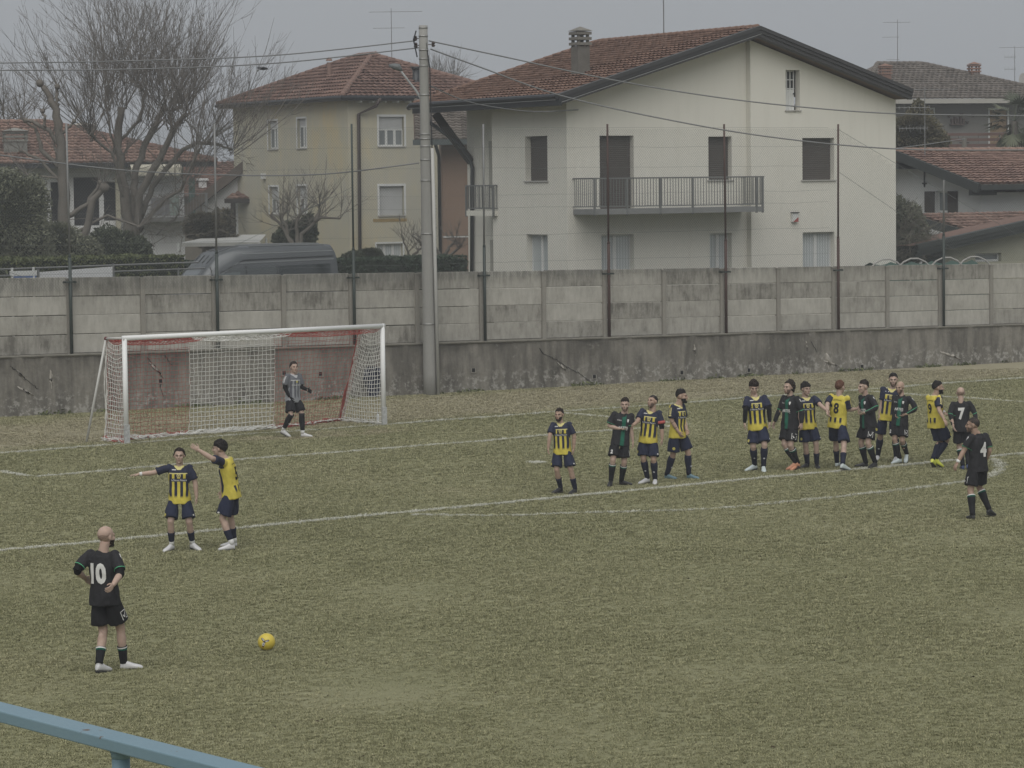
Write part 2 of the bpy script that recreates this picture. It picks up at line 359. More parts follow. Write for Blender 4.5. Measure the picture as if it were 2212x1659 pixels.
MAT_CPOST = M('post_concrete', (.25, .238, .212), .9, .25, 2.5, .22, 22, .4, stretch=(2, 2, .6))
MAT_DARKHOLE = M('hole', (.012, .012, .012), .95, 0, 1, 0, 1, 0)
MAT_SCAR = M('bare_plaster', (.33, .31, .275), .95, .2, 5, .2, 30, .4)
GAL = M('galvanised', (.20, .205, .205), .55, .2, 6, .1, 60, .05, .35, .5)
DGREEN = M('dark_green_paint', (.036, .048, .044), .5, .25, 3, .1, 40, .1, 0, .4)
RUST = M('red_oxide_paint', (.062, .037, .032), .7, .35, 4, .2, 40, .2)
# retaining wall
rw = thing('retaining_wall', 'low stained and cracked concrete retaining wall along the back of the pitch', 'wall', WF.o, WF.deg)
A0, A1 = -9.5, 42.
def wall_y(a, z): return -.20+.035*noise.noise(Vector((a*.6, 0, z*.9)))+.014*noise.noise(Vector((a*3, 7, z*3)))
na_, nz_ = 260, 16; V = []
for j in range(nz_+1):
    for i in range(na_+1):
        a = A0+(A1-A0)*i/na_; z = -.4+(wz_pl(a)-.06+.4)*j/nz_
        V.append((a, wall_y(a, z), z))
Fq = [(j*(na_+1)+i, j*(na_+1)+i+1, (j+1)*(na_+1)+i+1, (j+1)*(na_+1)+i) for j in range(nz_) for i in range(na_)]
n0 = len(V)
for z, y in ((None, .25), (-.4, .25)):
    for a in (A0, A1): V.append((a, y, wz_pl(a)-.06 if z is None else z))
Fq += [(nz_*(na_+1), nz_*(na_+1)+na_, n0+1, n0), (n0, n0+1, n0+3, n0+2)]
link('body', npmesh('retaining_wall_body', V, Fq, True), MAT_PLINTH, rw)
V = []; nn = 420
for i in range(nn+1):                                  # ragged coping, broken in places
    a = A0+(A1-A0)*i/nn; z = wz_pl(a); r = noise.noise(Vector((a*2.2, 3, 0))); r2 = noise.noise(Vector((a*7, 5, 0)))
    lip = -.245-.018*r2 if r < .28 else -.20-.01*r2
    zz_ = z+.012*r2; V += [(a, .2, zz_), (a, lip, zz_-.004), (a, lip+.006*r, zz_-.05-.02*abs(r)), (a, -.19, zz_-.075-.03*abs(r2))]
Fq = [(4*i+k, 4*i+4+k, 4*i+5+k, 4*i+1+k) for i in range(nn) for k in range(3)]
link('coping', npmesh('coping', V, Fq, False), M('coping_concrete', (.165, .158, .135), .95, .4, 3, .3, 20, .5), rw)
for u, v in ((346, 823), (613, 806), (692, 808), (1022, 800), (1283, 814), (1472, 805), (1617, 800), (1861, 792)):
    q = WF.py(u, v, -.2); m = MB(); a, z = q[0], q[2]
    m.box(a-.085, a+.085, -.235, -.17, z-.075, z-.05).box(a-.085, a-.06, -.235, -.17, z-.05, z+.06).box(a+.05, a+.08, -.232, -.17, z-.05, z+.06)
    h_ = m.build('weep_hole', MAT_CPOST, rw); MB().box(a-.058, a+.05, -.226, -.17, z-.048, z+.058).build('opening', MAT_DARKHOLE, h_)
def wall_strip(name, pix, w0, mat, y=-.21, jag=.045, fat=None, off=.02):
    P = []
    for (u0, v0), (u1, v1) in zip(pix[:-1], pix[1:]):
        for k in range(9): f = k/9; P.append(WF.py(u0+(u1-u0)*f, v0+(v1-v0)*f, y))
    P.append(WF.py(*pix[-1], y)); V = []; L_ = len(P)
    for i, q in enumerate(P):
        j1 = jag*noise.noise(Vector((i*.9, pix[0][0], 1))); t = i/(L_-1); w_ = w0*(.35+.9*abs(noise.noise(Vector((i*.6, 2, pix[0][1])))))*(1-.6*t)
        if fat: w_ *= 1+fat*math.sin(math.pi*t)
        yw = wall_y(q[0]+j1, q[2]+j1)-off; V += [(q[0]+j1-w_, yw, q[2]+j1+w_), (q[0]+j1+w_, yw, q[2]+j1-w_), (q[0]+j1-w_*1.05, yw+off+.02, q[2]+j1+w_*1.05), (q[0]+j1+w_*1.05, yw+off+.02, q[2]+j1-w_*1.05)]
    Fq = []
    for i in range(L_-1):
        b = 4*i; Fq += [(b, b+1, b+5, b+4), (b+2, b, b+4, b+6), (b+1, b+3, b+7, b+5)]
    return link(name, npmesh(name, V, Fq), mat, rw)
for px_ in ([(1166, 752), (1173, 764), (1201, 776), (1228, 795), (1250, 805), (1270, 820), (1288, 834)], [(22, 790), (44, 808), (62, 824), (82, 840)], [(318, 772), (323, 778), (341, 802), (352, 818), (345, 835), (353, 857)], [(355, 766), (372, 790)], [(1752, 738), (1765, 760)]):
    wall_strip('crack', px_, .010, MAT_DARKHOLE)
for px_, w_ in (([(326, 786), (338, 800), (348, 812)], .12), ([(36, 800), (55, 822)], .08), ([(1205, 784), (1222, 800)], .10), ([(1788, 765), (1791, 800)], .10), ([(1500, 744), (1503, 770)], .035), ([(1742, 738), (1744, 756)], .03), ([(1780, 780), (1800, 786), (1810, 790)], .05), ([(2030, 760), (2075, 775)], .07), ([(40, 838), (70, 852)], .12), ([(110, 800), (112, 840)], .05)):
    wall_strip('plaster_scar', px_, w_, MAT_SCAR, -.21, .06, .9, .016)
# precast fence wall
cw = thing('concrete_panel_wall', 'grey precast concrete panel wall with upright posts on top of the retaining wall', 'wall', WF.o, WF.deg)
K0, K1 = -4, 19
for k in range(K0, K1+1):
    a = k*TB; z1 = wz_top(a)-.01; m = MB()
    m.box(a-.065, a+.065, -.075, .06, wz_pl(a)-.03, z1-.06).box(a-.085, a+.085, -.09, .07, z1-.06, z1-.02)
    m.build('post', MAT_CPOST, cw)
rr = random.Random(3)
for k in range(K0, K1):
    a0, a1 = k*TB+.05, (k+1)*TB-.05
    for j in range(4):
        m = MB(); V = []
        zb = [wz_pl(a)+(wz_top(a)-wz_pl(a))*j/4+.006 for a in (a0, a1)]; zt = [wz_pl(a)+(wz_top(a)-wz_pl(a))*(j+1)/4-.006 for a in (a0, a1)]
        y0 = -.012+rr.uniform(-.012, .012); tl = rr.uniform(-.006, .006); e = .012
        f = [(a0, zb[0]), (a1, zb[1]), (a1, zt[1]), (a0, zt[0])]; fi = [(a0+e, zb[0]+e), (a1-e, zb[1]+e), (a1-e, zt[1]-e), (a0+e, zt[0]-e)]
        V = [(x, y0+e, z+tl) for x, z in f]+[(x, y0, z+tl) for x, z in fi]+[(x, y0+.05, z+tl) for x, z in f]
        m.v = V; m.f = [(4, 5, 6, 7)]+[(i, (i+1) % 4, 4+(i+1) % 4, 4+i) for i in range(4)]+[(8+i, 8+(i+1) % 4, (i+1) % 4, i) for i in range(4)]+[(11, 10, 9, 8)]
        m.build('panel', MAT_PANEL, cw)
# chain-link fence on poles
cf = thing('chain_link_fence', 'tall wire chain-link fence on thin steel poles above the concrete wall', 'fence', WF.o, WF.deg)
POLES = [(-2.08*2, 262, DGREEN), (0, 262, GAL), (4.34, 270, GAL), (8.62, 275, DGREEN), (12.93, 270, GAL), (17.25, 270, RUST), (21.53, 272, RUST), (25.85, 278, RUST), (30.1, 417, GAL)]
for a, vt, mt in POLES:
    zt = 7.78 if a < 29 else 5.58; lean = RNG.uniform(-.03, .03); m = MB(); y = -.15
    low = mt if mt is RUST else DGREEN
    o = MB().tube([(a, y, wz_pl(a)-.02), (a, y, 4.2)], .045, 10).tube([(a, y, 4.2), (a, y, 4.26), (a+lean*.1, y, 4.28)], [.045, .038, .03], 10).build('post', low, cf, True)
    MB().tube([(a, y, 4.27), (a+lean*.5, y, 6), (a+lean, y, zt)], .03, 8).build('pole_top', mt, o, True)
    zc = wz_top(a)-.13
    MB().box(a-.16, a+.16, -.2, -.18, zc-.02, zc+.02).box(a-.16, a-.145, -.2, .02, zc-.025, zc+.025).box(a+.145, a+.16, -.2, .02, zc-.025, zc+.025).build('clamp', DGREEN, o)
def f_top(a): return 7.70 if a <= 25.85 else (7.70-(a-25.85)*(2.2/4.25) if a < 30.1 else 5.3)
segs = []; P_ = .082; zb0 = 3.35
for sgn in (-1, 1):
    for i in range(int((A0-6)/P_), int(46/P_)):
        a_s = i*P_; z = 3.30; prev = None
        zz_ = np.arange(3.30, 7.72, .14); aa = a_s+sgn*(zz_-3.30)*.9
        ok = np.array([A0 < a < 41 and zz <= f_top(a) for a, zz in zip(aa, zz_)])
        if ok.sum() < 2: continue
        i0, i1 = np.where(ok)[0][[0, -1]]
        sag = .012*math.sin(i*.37)
        segs.append(((aa[i0], -.115+sag, zz_[i0]), (aa[i1], -.115+sag, zz_[i1])))
V, Fq = rods(segs, .0023)
MAT_WIRE = M('fence_wire', (.15, .165, .16), .6, .2, 2, 0, 1, 0, .3)
tag(link('wire_mesh', npmesh('wire_mesh', V, Fq), MAT_WIRE, cf), kind='stuff')
for zz_ in (3.75, 4.55, 5.35, 5.72, 6.5, 7.1, 7.68):
    P2 = [(a, -.118, zz_+.03*noise.noise(Vector((a*.8, zz_, 0)))-.012*math.sin(math.pi*((a/4.3) % 1))) for a in np.arange(A0, 25.9, .7)]
    MB().tube(P2, .004, 4, False).build('tension_wire', MAT_WIRE, cf)
for p0, p1 in (((25.85, 7.62), (36., 2.9)), ((25.85, 6.3), (31.2, 3.4)), ((8.62, 6.0), (3.2, 3.7)), ((-4.1, 4.7), (-1., 3.6)), ((-3.2, 4.6), (-1.4, 3.6))):
    MB().tube([(p0[0], -.16, p0[1]), ((p0[0]+p1[0])/2, -.15, (p0[1]+p1[1])/2-.03), (p1[0], -.13, p1[1])], .006, 5).build('stay_wire', MAT_WIRE, cf)
# ground behind the wall stands higher
BT = 1.45
q = [WF.wld((a, y, BT)) for a, y in ((-400, .24), (400, .24), (900, 900), (-900, 900))]
m = MB().poly(q); tag(m.build('raised_ground', M('garden_soil', (.10, .098, .060), .95, .4, .4, .3, 3, .5)), kind='structure')
# ================================================================== buildings
class Face:                                   # a wall plane: s to the right as seen from outside, z up, d outwards
    def __init__(s, o, right, nrm): s.o = np.array(o, float); s.r = np.array(right, float); s.n = np.array(nrm, float)
    def p(s, a, z, d=0.): return tuple(s.o+s.r*a+s.n*d+np.array([0, 0, z]))
FRONT = lambda y0=0.: Face((0, y0, 0), (1, 0, 0), (0, -1, 0))
LEFT = lambda x0=0.: Face((x0, 0, 0), (0, -1, 0), (-1, 0, 0))
def fbox(m, f, s0, s1, z0, z1, d0, d1):
    n = len(m.v); m.v += [f.p(a, z, d) for d in (d0, d1) for z in (z0, z1) for a in (s0, s1)]
    for q in ((0, 1, 3, 2), (4, 6, 7, 5), (0, 4, 5, 1), (2, 3, 7, 6), (0, 2, 6, 4), (1, 5, 7, 3)): m.f.append(tuple(n+i for i in q))
    return m
def inpoly(x, y, P):
    c = False; n = len(P)
    for i in range(n):
        (x0, y0), (x1, y1) = P[i], P[(i+1) % n]
        if (y0 > y) != (y1 > y) and x < (x1-x0)*(y-y0)/(y1-y0)+x0: c = not c
    return c
def wall(name, f, outline, holes, mat, parent, depth=.22):
    vs = [Vector(p) for p in outline]; ed = [(i, (i+1) % len(outline)) for i in range(len(outline))]
    for (a0, a1, z0, z1) in holes:
        n = len(vs); vs += [Vector(q) for q in ((a0, z0), (a1, z0), (a1, z1), (a0, z1))]; ed += [(n+i, n+(i+1) % 4) for i in range(4)]
    r = delaunay_2d_cdt(vs, ed, [], 0, 1e-5); m = MB(); base = [f.p(v[0], v[1]) for v in r[0]]; m.v = base[:]
    for t in r[2]:
        cx = sum(r[0][i][0] for i in t)/3; cz = sum(r[0][i][1] for i in t)/3
        if inpoly(cx, cz, outline) and not any(a0 < cx < a1 and z0 < cz < z1 for a0, a1, z0, z1 in holes): m.f.append(tuple(t))
    for (a0, a1, z0, z1) in holes:
        c = [(a0, z0), (a1, z0), (a1, z1), (a0, z1)]
        for i in range(4):
            (p0, q0), (p1, q1) = c[i], c[(i+1) % 4]; m.poly([f.p(p0, q0), f.p(p0, q0, -depth), f.p(p1, q1, -depth), f.p(p1, q1)])
    return m.build(name, mat, parent)
WHITE_FR = M('white_frame', (.62, .63, .62), .5, .08, 3, .04, 40, 0)
DARK_IN = M('dark_room', (.03, .03, .032), .9, .3, 2, 0, 1, 0)
g = G('window_glass'); p = g.pos(); MAT_GLASS = g.out(g.mix(g.noise(p, 1.3, 3), (.10, .115, .12), (.25, .27, .275)), .08, 0, .6)
g = G('curtain'); s = g.sep(g.pos()); q = g.add(g.mul(s[0], .8), g.mul(s[1], .5)); wv = g.math('SINE', g.mul(q, 62.))
MAT_CURT = g.out(g.mix(g.add(.5, g.mul(wv, .4)), (.36, .39, .40), (.56, .59, .60)), .25, 0, .5)
SHUT = M('brown_shutter', (.088, .078, .071), .55, .12, 4, .05, 40, 0)
SHUT_W = M('white_shutter', (.50, .51, .51), .5, .08, 4, .04, 40, 0)
SILL = M('stone_sill', (.40, .39, .37), .7, .15, 5, .1, 40, .1)
def slats(f, s0, s1, z0, z1, d, pitch=.055, th=.012):
    m = MB(); n = max(2, int((z1-z0)/pitch)); h = (z1-z0)/n
    for i in range(n):
        a, b = z0+i*h, z0+(i+1)*h-.008; k = len(m.v)
        m.v += [f.p(x, z, d+dd) for x in (s0, s1) for z, dd in ((a, 0), (a+h*.2, th), (b-h*.2, th), (b, 0))]
        for j in range(3): m.f.append((k+j, k+4+j, k+5+j, k+1+j))
    m.poly([f.p(s0, z0, d-.004), f.p(s1, z0, d-.004), f.p(s1, z1, d-.004), f.p(s0, z1, d-.004)])
    return m
def window(par, f, hole, kind, depth=.22, sill=True, surround=None, top=0., leafs=2, name='window'):
    a0, a1, z0, z1 = hole; d = -depth+.012; w_ = thing(name, None, None); w_.parent = par
    fr = WHITE_FR
    if kind == 'shut' or kind == 'shutw':
        slats(f, a0+.01, a1-.01, z0+.01, z1-.01, d+.03, .062 if kind == 'shut' else .05).build('roller_shutter', SHUT if kind == 'shut' else SHUT_W, w_)
    else:
        zt = z1-(z1-z0)*top
        if top: slats(f, a0+.03, a1-.03, zt, z1-.01, d+.05, .05).build('roller_shutter', SHUT_W, w_)
        m = MB(); t = .055
        fbox(m, f, a0+.01, a0+t, z0+.01, zt, d, d+.05); fbox(m, f, a1-t, a1-.01, z0+.01, zt, d, d+.05); fbox(m, f, a0+t, a1-t, z0+.01, z0+t+.02, d, d+.05); fbox(m, f, a0+t, a1-t, zt-t, zt, d, d+.05)
        for k in range(1, leafs): c = a0+(a1-a0)*k/leafs; fbox(m, f, c-.06, c+.06, z0+t, zt-t, d, d+.055)
        m.build('frame', fr, w_)
        for k in range(leafs):
            b0, b1 = a0+(a1-a0)*k/leafs+.05, a0+(a1-a0)*(k+1)/leafs-.05
            MB().poly([f.p(b0, z0+.06, d+.02), f.p(b1, z0+.06, d+.02), f.p(b1, zt-.05, d+.02), f.p(b0, zt-.05, d+.02)]).build('pane', MAT_CURT if kind == 'curt' else MAT_GLASS, w_)
    if sill: fbox(MB(), f, a0-.06, a1+.06, z0-.045, z0-.002, -depth+.02, .05).build('sill', SILL, w_)
    if surround:
        m = MB(); e = surround; fbox(m, f, a0-e, a0-.002, z0-.0, z1+e, .003, .025); fbox(m, f, a1+.002, a1+e, z0, z1+e, .003, .025); fbox(m, f, a0-.002, a1+.002, z1+.002, z1+e, .003, .025); m.build('surround', WHITE_FR, w_)
    return w_
def tile_mat(name, c0, c1, c2, rough=.85):
    g = G(name); p = g.pos(); r = g.math('FRACT', g.add(g.mul(g.rnd(), 7.3), g.attr('bl').outputs['Fac']))
    col = g.ramp(r, [(0., c0), (.45, c1), (1., c2)]); n2 = g.noise(p, 2.2, 5, .65)
    col = g.mix(g.mul(g.smooth(n2, .5, .72), .55), col, tuple(x*.45 for x in c0)); col = g.mix(1., col, g.comb(*[g.add(.75, g.mul(g.noise(p, 18, 3), .5))]*3), 'MULTIPLY')
    return g.out(col, rough, 0, .2)
TILE_RED = tile_mat('red_roof_tiles', (.108, .064, .049), (.150, .092, .070), (.198, .127, .098))
TILE_OLD = tile_mat('weathered_roof_tiles', (.108, .066, .054), (.146, .090, .073), (.196, .126, .103))
TILE_PINK = tile_mat('faded_roof_tiles', (.142, .092, .077), (.19, .124, .103), (.265, .18, .147))
TILE_GREY = tile_mat('grey_roof_tiles', (.095, .083, .072), (.125, .110, .097), (.16, .142, .126))
UNDER = M('roof_boards', (.09, .06, .045), .9, .2, 3, .1, 20, 0)
def unit_tile(w_, l_, h_=.035):
    V, F_ = [], []; prof = [(0, .0), (.12, .55), (.30, 1.), (.48, .55), (.60, .05), (.80, -.05), (1.0, 0)]
    for j, (v, dz) in enumerate(((-.03, .052), (1.06, -.014))):
        for x, y in prof: V.append(((x-.5)*w_, v*l_, y*h_+dz+.03))
    k = len(prof)
    F_ = [(i, i+1, k+i+1, k+i) for i in range(k-1)]
    for x, y in prof: V.append(((x-.5)*w_, +.10*l_, y*h_-.03))
    F_ += [(2*k+i, 2*k+i+1, i+1, i) for i in range(k-1)]
    return V, F_
def tile_roof(parent, E0, E1, R0, R1, mat, fr, tw=.24, tl=.34, nparts=0, seed=1):
    """tiles over the slope between eave E0-E1 and ridge R0-R1 (house coordinates)"""
    E0, E1, R0, R1 = [np.array(q, float) for q in (E0, E1, R0, R1)]
    r = np.random.default_rng(seed); ud = (E1-E0)/np.linalg.norm(E1-E0)
    nrm = np.cross(ud, (R0+R1)/2-(E0+E1)/2); nrm /= np.linalg.norm(nrm)
    if nrm[2] < 0: nrm = -nrm
    vd = (R0+R1)/2-(E0+E1)/2; vd = vd-ud*(vd@ud); vd /= np.linalg.norm(vd); H_ = (R0-E0)@vd; rows = int(H_/tl); V0, F0 = unit_tile(tw, tl); V0 = np.array(V0); T = []
    for j in range(rows+1):
        t = min(1, j*tl/H_); s0 = (E0+(R0-E0)*t-E0)@ud; s1 = (E1+(R1-E1)*t-E0)@ud
        if s1-s0 < tw: continue
        n = int((s1-s0)/tw); off = (s1-s0-n*tw)/2
        for i in range(n): T.append(E0+ud*(s0+off+(i+.5)*tw)+vd*(j*tl))
    B = np.stack([ud, vd, nrm], 1)
    m = MB().poly([E0, E1, R1, R0]); m.build('roof_deck', UNDER, parent)
    T = np.array(T); dist = np.array([np.linalg.norm(fr.wld(q)-CO) for q in T]); order = np.argsort(dist); one = order[:nparts]; rest = order[nparts:]
    if nparts:
        me = bpy.data.meshes.new('roof_tile'); me.from_pydata(V0.tolist(), [], F0); me.materials.append(mat)
        a = me.attributes.new('bl', 'FLOAT', 'POINT'); a.data.foreach_set('value', [.3]*len(V0))
        Rm = Matrix(B.tolist()).to_4x4()
        for i in one:
            o = link('roof_tile', me, None, parent); mt = Rm.copy(); mt.translation = Vector(T[i]+nrm*r.uniform(0, .012)); o.matrix_local = mt
    if len(rest):
        k = len(V0); jit = r.uniform(0, .014, len(rest))
        V = (V0@B.T)[None]+(T[rest]+nrm*jit[:, None])[:, None]; V = V.reshape(-1, 3); F_ = (np.array(F0)[None]+(np.arange(len(rest))*k)[:, None, None]).reshape(-1, 4)
        me = npmesh('roof_tiles', V, F_); a = me.attributes.new('bl', 'FLOAT', 'POINT'); a.data.foreach_set('value', np.repeat(r.random(len(rest)), k).astype(np.float32)); me.materials.append(mat)
        tag(link('tile_field', me, None, parent), kind='stuff')
def ridge_caps(parent, P, Q, mat, n=None, r=.11):
    P, Q = Vector(P), Vector(Q); L_ = (Q-P).length; n = n or max(2, int(L_/.38)); me = None
    d = (Q-P)/n; m = MB()
    for i in range(n): a = P+d*i; m.tube([a-d*.06, a+d*.5, a+d], [r, r*.93, r*.84], 8)
    o = m.build('ridge_tiles', mat, parent, True); return o
def louvre_chimney(par, x, y, z0, z1, w_, d_, mat, cap):
    m = MB().box(x-w_/2, x+w_/2, y-d_/2, y+d_/2, z0, z1); c = m.build('chimney', mat, par); n = 3; z = z1
    k = MB()
    for i in range(n):
        e = .05+.0*i; k.box(x-w_/2-e, x+w_/2+e, y-d_/2-e, y+d_/2+e, z+.03+i*.17, z+.12+i*.17)
    for sx in (-1, 1):
        for sy in (-1, 1): k.box(x+sx*(w_/2-.05)-.04, x+sx*(w_/2-.05)+.04, y+sy*(d_/2-.05)-.04, y+sy*(d_/2-.05)+.04, z-.002, z+.45)
    zt = z+.03+n*.17; q = w_/2+.08; k.v += [(x-q, y-q, zt-.05), (x+q, y-q, zt-.05), (x+q, y+q, zt-.05), (x-q, y+q, zt-.05), (x, y, zt+.10)]; b = len(k.v)-5
    k.f += [(b, b+1, b+4), (b+1, b+2, b+4), (b+2, b+3, b+4), (b+3, b, b+4), (b+3, b+2, b+1, b)]
    k.build('cap', cap, c); return c
def antenna(name, label, base, top, arms, par=None):
    """mast base->top (world), arms: (height, half left, half right, kind)"""
    t = thing(name, label, 'antenna', base); h = top-base[2]
    MB().tube([(0, 0, 0), (0, 0, h)], [.022, .014], 6).build('mast', GAL, t)
    for z, l, r_, yagi in arms:
        m = MB().tube([(-l, 0, z), (r_, 0, z)], .012, 5)
        if yagi:
            for k in range(9): x = -l+(l+r_)*k/8; q = .10+.09*(k % 3 == 0); m.tube([(x, -q*.6, z-q*.8), (x, q*.6, z+q*.8)], .005, 4)
        m.build('boom', GAL, t)
    return t
FASC = M('dark_fascia', (.050, .050, .052), .5, .12, 3, .06, 30, .05, .1, .4)
GUT = M('dark_gutter', (.030, .033, .036), .4, .1, 3, .05, 30, 0, .3, .5)
# ---------------------------------------------------------------- cream house with the wide gable
HF = Fr(at(1227, 575, 92)*np.array([1, 1, 0]), 30.5)
g = G('cream_render'); p = g.pos(); st = g.noise(g.vmul(p, (2.5, 2.5, .25)), 1.6, 5, .6); fin = g.noise(p, 35, 3)
col = g.mix(g.smooth(st, .45, .75), (.675, .66, .60), (.645, .63, .57)); col = g.mix(g.mul(g.smooth(g.noise(p, .35, 4), .45, .7), .35), col, (.62, .62, .56))
g.bump(fin, .15, .006); CREAM = g.out(col, .9, 0, .2)
ch_ = thing('cream_house', 'large cream rendered house with a wide grey-edged gable and red tiled roof', 'house', HF.o, HF.deg)
FC, FD, FB = FRONT(0.), FRONT(-.24), LEFT(0.)
def hpy(u0, v0, u1, v1, y=0.): a, b = HF.py(u0, v0, y), HF.py(u1, v1, y); return (min(a[0], b[0]), max(a[0], b[0]), min(a[2], b[2]), max(a[2], b[2]))
def hpx(u0, v0, u1, v1, x=0.): a, b = HF.px(u0, v0, x), HF.px(u1, v1, x); return (min(-a[1], -b[1]), max(-a[1], -b[1]), min(a[2], b[2]), max(a[2], b[2]))
YO = -.85
apx = HF.py(1640, 60, YO); lcr = HF.py(1209, 207, YO); rcr = HF.py(1967, 196, YO)
xr, zr = apx[0], apx[2]; xl, zl = lcr[0], lcr[2]; xR, zR = rcr[0], rcr[2]
ye = HF.px(896, 222, xl)[1]; yrb = HF.px(1292, 97, xr)[1]
sL = (zr-zl)/(xr-xl); sR = (zr-zR)/(xR-xr); TH = .34
def zroof(x): return zr-(xr-x)*sL if x < xr else zr-(x-xr)*sR
XS, XE = 6.9, 12.85; YB = 4.68
doorC = hpy(1295, 293, 1370, 455); w3 = hpy(1530, 295, 1581, 388); g1 = hpy(1299, 507, 1370, 600); g2 = hpy(1533, 504, 1581, 600)
w4 = hpy(1733, 298, 1802, 388, -.24); w5 = hpy(1697, 151, 1728, 238, -.24); g3 = hpy(1734, 502, 1803, 600, -.24)
w1 = hpx(1134, 295, 1183, 390); g0 = hpx(1137, 506, 1184, 600)
wall('wall', FC, [(0, 1), (XS, 1), (XS, zroof(XS)-TH), (0, zroof(0)-TH)], [doorC, w3, g1, g2], CREAM, ch_, .26)
wall('wall', FD, [(XS, 1), (XE, 1), (XE, zroof(XE)-TH), (xr, zr-TH), (XS, zroof(XS)-TH)] if xr > XS else [(XS, 1), (XE, 1), (XE, zroof(XE)-TH), (XS, zroof(XS)-TH)], [w4, w5, g3], CREAM, ch_, .26)
wall('wall', LEFT(XS), [(0, 1), (.24, 1), (.24, zroof(XS)-TH), (0, zroof(XS)-TH)], [], CREAM, ch_)
wall('wall', FB, [(-YB, 1), (0, 1), (0, zroof(0)-TH), (-YB, zroof(0)-TH)], [w1, g0], CREAM, ch_, .26)
XL = .9; yl2 = HF.px(1010, 400, XL)[1]
lod = hpx(1057, 305, 1072, 405, XL); lgd = hpx(1060, 518, 1074, 600, XL)
wall('wall', LEFT(XL), [(-yl2, 1), (-YB+.5, 1), (-YB+.5, zroof(XL)-TH), (-yl2, zroof(XL)-TH)], [], CREAM, ch_)
for (a0, a1, z0, z1) in (lod, lgd): fbox(MB(), LEFT(XL), a0, a1, z0, z1, .004, .03).build('door', M('grey_door', (.36, .35, .31), .6, .1), ch_)
wall('wall', Face((0, yl2, 0), (-1, 0, 0), (0, 1, 0)), [(-XE, 1), (-XL, 1), (-XL, zroof(XL)-TH), (-xr, zr-TH), (-XE, zroof(XE)-TH)], [], CREAM, ch_)
wall('wall', Face((XE, 0, 0), (0, 1, 0), (1, 0, 0)), [(-.24, 1), (yl2, 1), (yl2, zroof(XE)-TH), (-.24, zroof(XE)-TH)], [], CREAM, ch_)
wd = window(ch_, FC, doorC, 'shut', .26, False, name='balcony_door'); window(ch_, FC, w3, 'shut', .26); window(ch_, FD, w4, 'shut', .26)
window(ch_, FB, w1, 'shut', .26); window(ch_, FB, g0, 'curt', .26, leafs=2); window(ch_, FC, g1, 'curt', .26); window(ch_, FC, g2, 'curt', .26, leafs=2); window(ch_, FD, g3, 'curt', .26)
# attic door: barred pane over a white panel
a0, a1, z0, z1 = w5; ad = thing('attic_door', None, None); ad.parent = ch_; zm = z0+(z1-z0)*.52
m = fbox(MB(), FD, a0+.01, a1-.09, z0, zm, -.25, -.20); [fbox(m, FD, a0+.02+i*.11, a0+.05+i*.11, z0+.02, zm-.02, -.20, -.185) for i in range(4)]; m.build('panel', WHITE_FR, ad)
fbox(MB(), FD, a0+.01, a1-.02, zm, z1, -.255, -.235).build('pane', DARK_IN, ad)
m = MB(); [fbox(m, FD, a0+.03+i*.14, a0+.06+i*.14, zm, z1-.02, -.23, -.2) for i in range(4)]; [fbox(m, FD, a0+.01, a1-.08, zm+(z1-zm)*q, zm+(z1-zm)*q+.03, -.228, -.202) for q in (.02, .48, .94)]; m.build('bars', WHITE_FR, ad)
fbox(MB(), FD, a1-.14, a1-.10, zm-.16, zm-.12, -.20, -.15).build('handle', GUT, ad); fbox(MB(), FD, a0-.04, a1+.04, z0-.04, z0-.002, -.2, .05).build('sill', SILL, ad)
# roof
rf = thing('roof', None, None); rf.parent = ch_
tile_roof(rf, (xl, YO+.12, zl), (xl, ye, zl), (xr, YO+.12, zr), (xr, yrb, zr), TILE_RED, HF, .235, .345, 300, 4)
m = MB().poly([(xR, YO, zR), (xR, yl2, zR), (xr, yrb, zr), (xr, YO, zr)]); m.build('roof_slope', TILE_OLD, rf)
ridge_caps(rf, (xr, YO+.1, zr+.02), (xr, yrb, zr+.02), TILE_RED)
ridge_caps(rf, (xl, ye, zl+.03), (xr, yrb, zr+.02), TILE_RED)
m = MB()                                             # bargeboards on the rakes, three stepped boards
for (xa, za, xb, zb) in ((xl-.05, zl, xr, zr), (xr, zr, xR+.05, zR)):
    for k, (d0, d1, yy) in enumerate(((.06, -.06, YO-.10), (-.062, -.17, YO-.06), (-.172, -.29, YO-.02))):
        m.poly([(xa, yy, za+d1), (xb, yy, zb+d1), (xb, yy, zb+d0), (xa, yy, za+d0)]); m.poly([(xa, yy, za+d0), (xb, yy, zb+d0), (xb, yy+.25, zb+d0), (xa, yy+.25, za+d0)]); m.poly([(xa, yy+.25, za+d1), (xb, yy+.25, zb+d1), (xb, yy, zb+d1), (xa, yy, za+d1)])
m.build('bargeboard', FASC, rf)
m = MB().poly([(xl, YO, zl-.27), (xr, YO, zr-.27), (xr, .0, zr-.27), (xl, .0, zl-.27)]).poly([(xr, YO, zr-.27), (xR, YO, zR-.27), (xR, 0, zR-.27), (xr, 0, zr-.27)]).poly([(xl, 0, zl-.27), (XL, 0, zroof(XL)-.27), (XL, ye, zroof(XL)-.27), (xl, ye, zl-.27)])
m.build('soffit', M('soffit_wood', (.16, .115, .08), .8, .15, 3, .1, 20, .1, stretch=(1, 1, 6)), rf)
m = MB().box(xl-.10, xl+.02, YO-.1, ye, zl-.30, zl-.04).tube([(xl-.16, YO-.1, zl-.02), (xl-.16, ye, zl-.02)], .085, 8).tube([(xl-.16, ye, zl-.02), (xl-.1, ye+.25, zl-.1)], .085, 8); m.build('gutter', GUT, rf)
MB().tube([(xl-.225, YO-.1, zl-.13), (xl-.225, ye, zl-.13)], .012, 5).build('gutter_edge', GAL, rf)
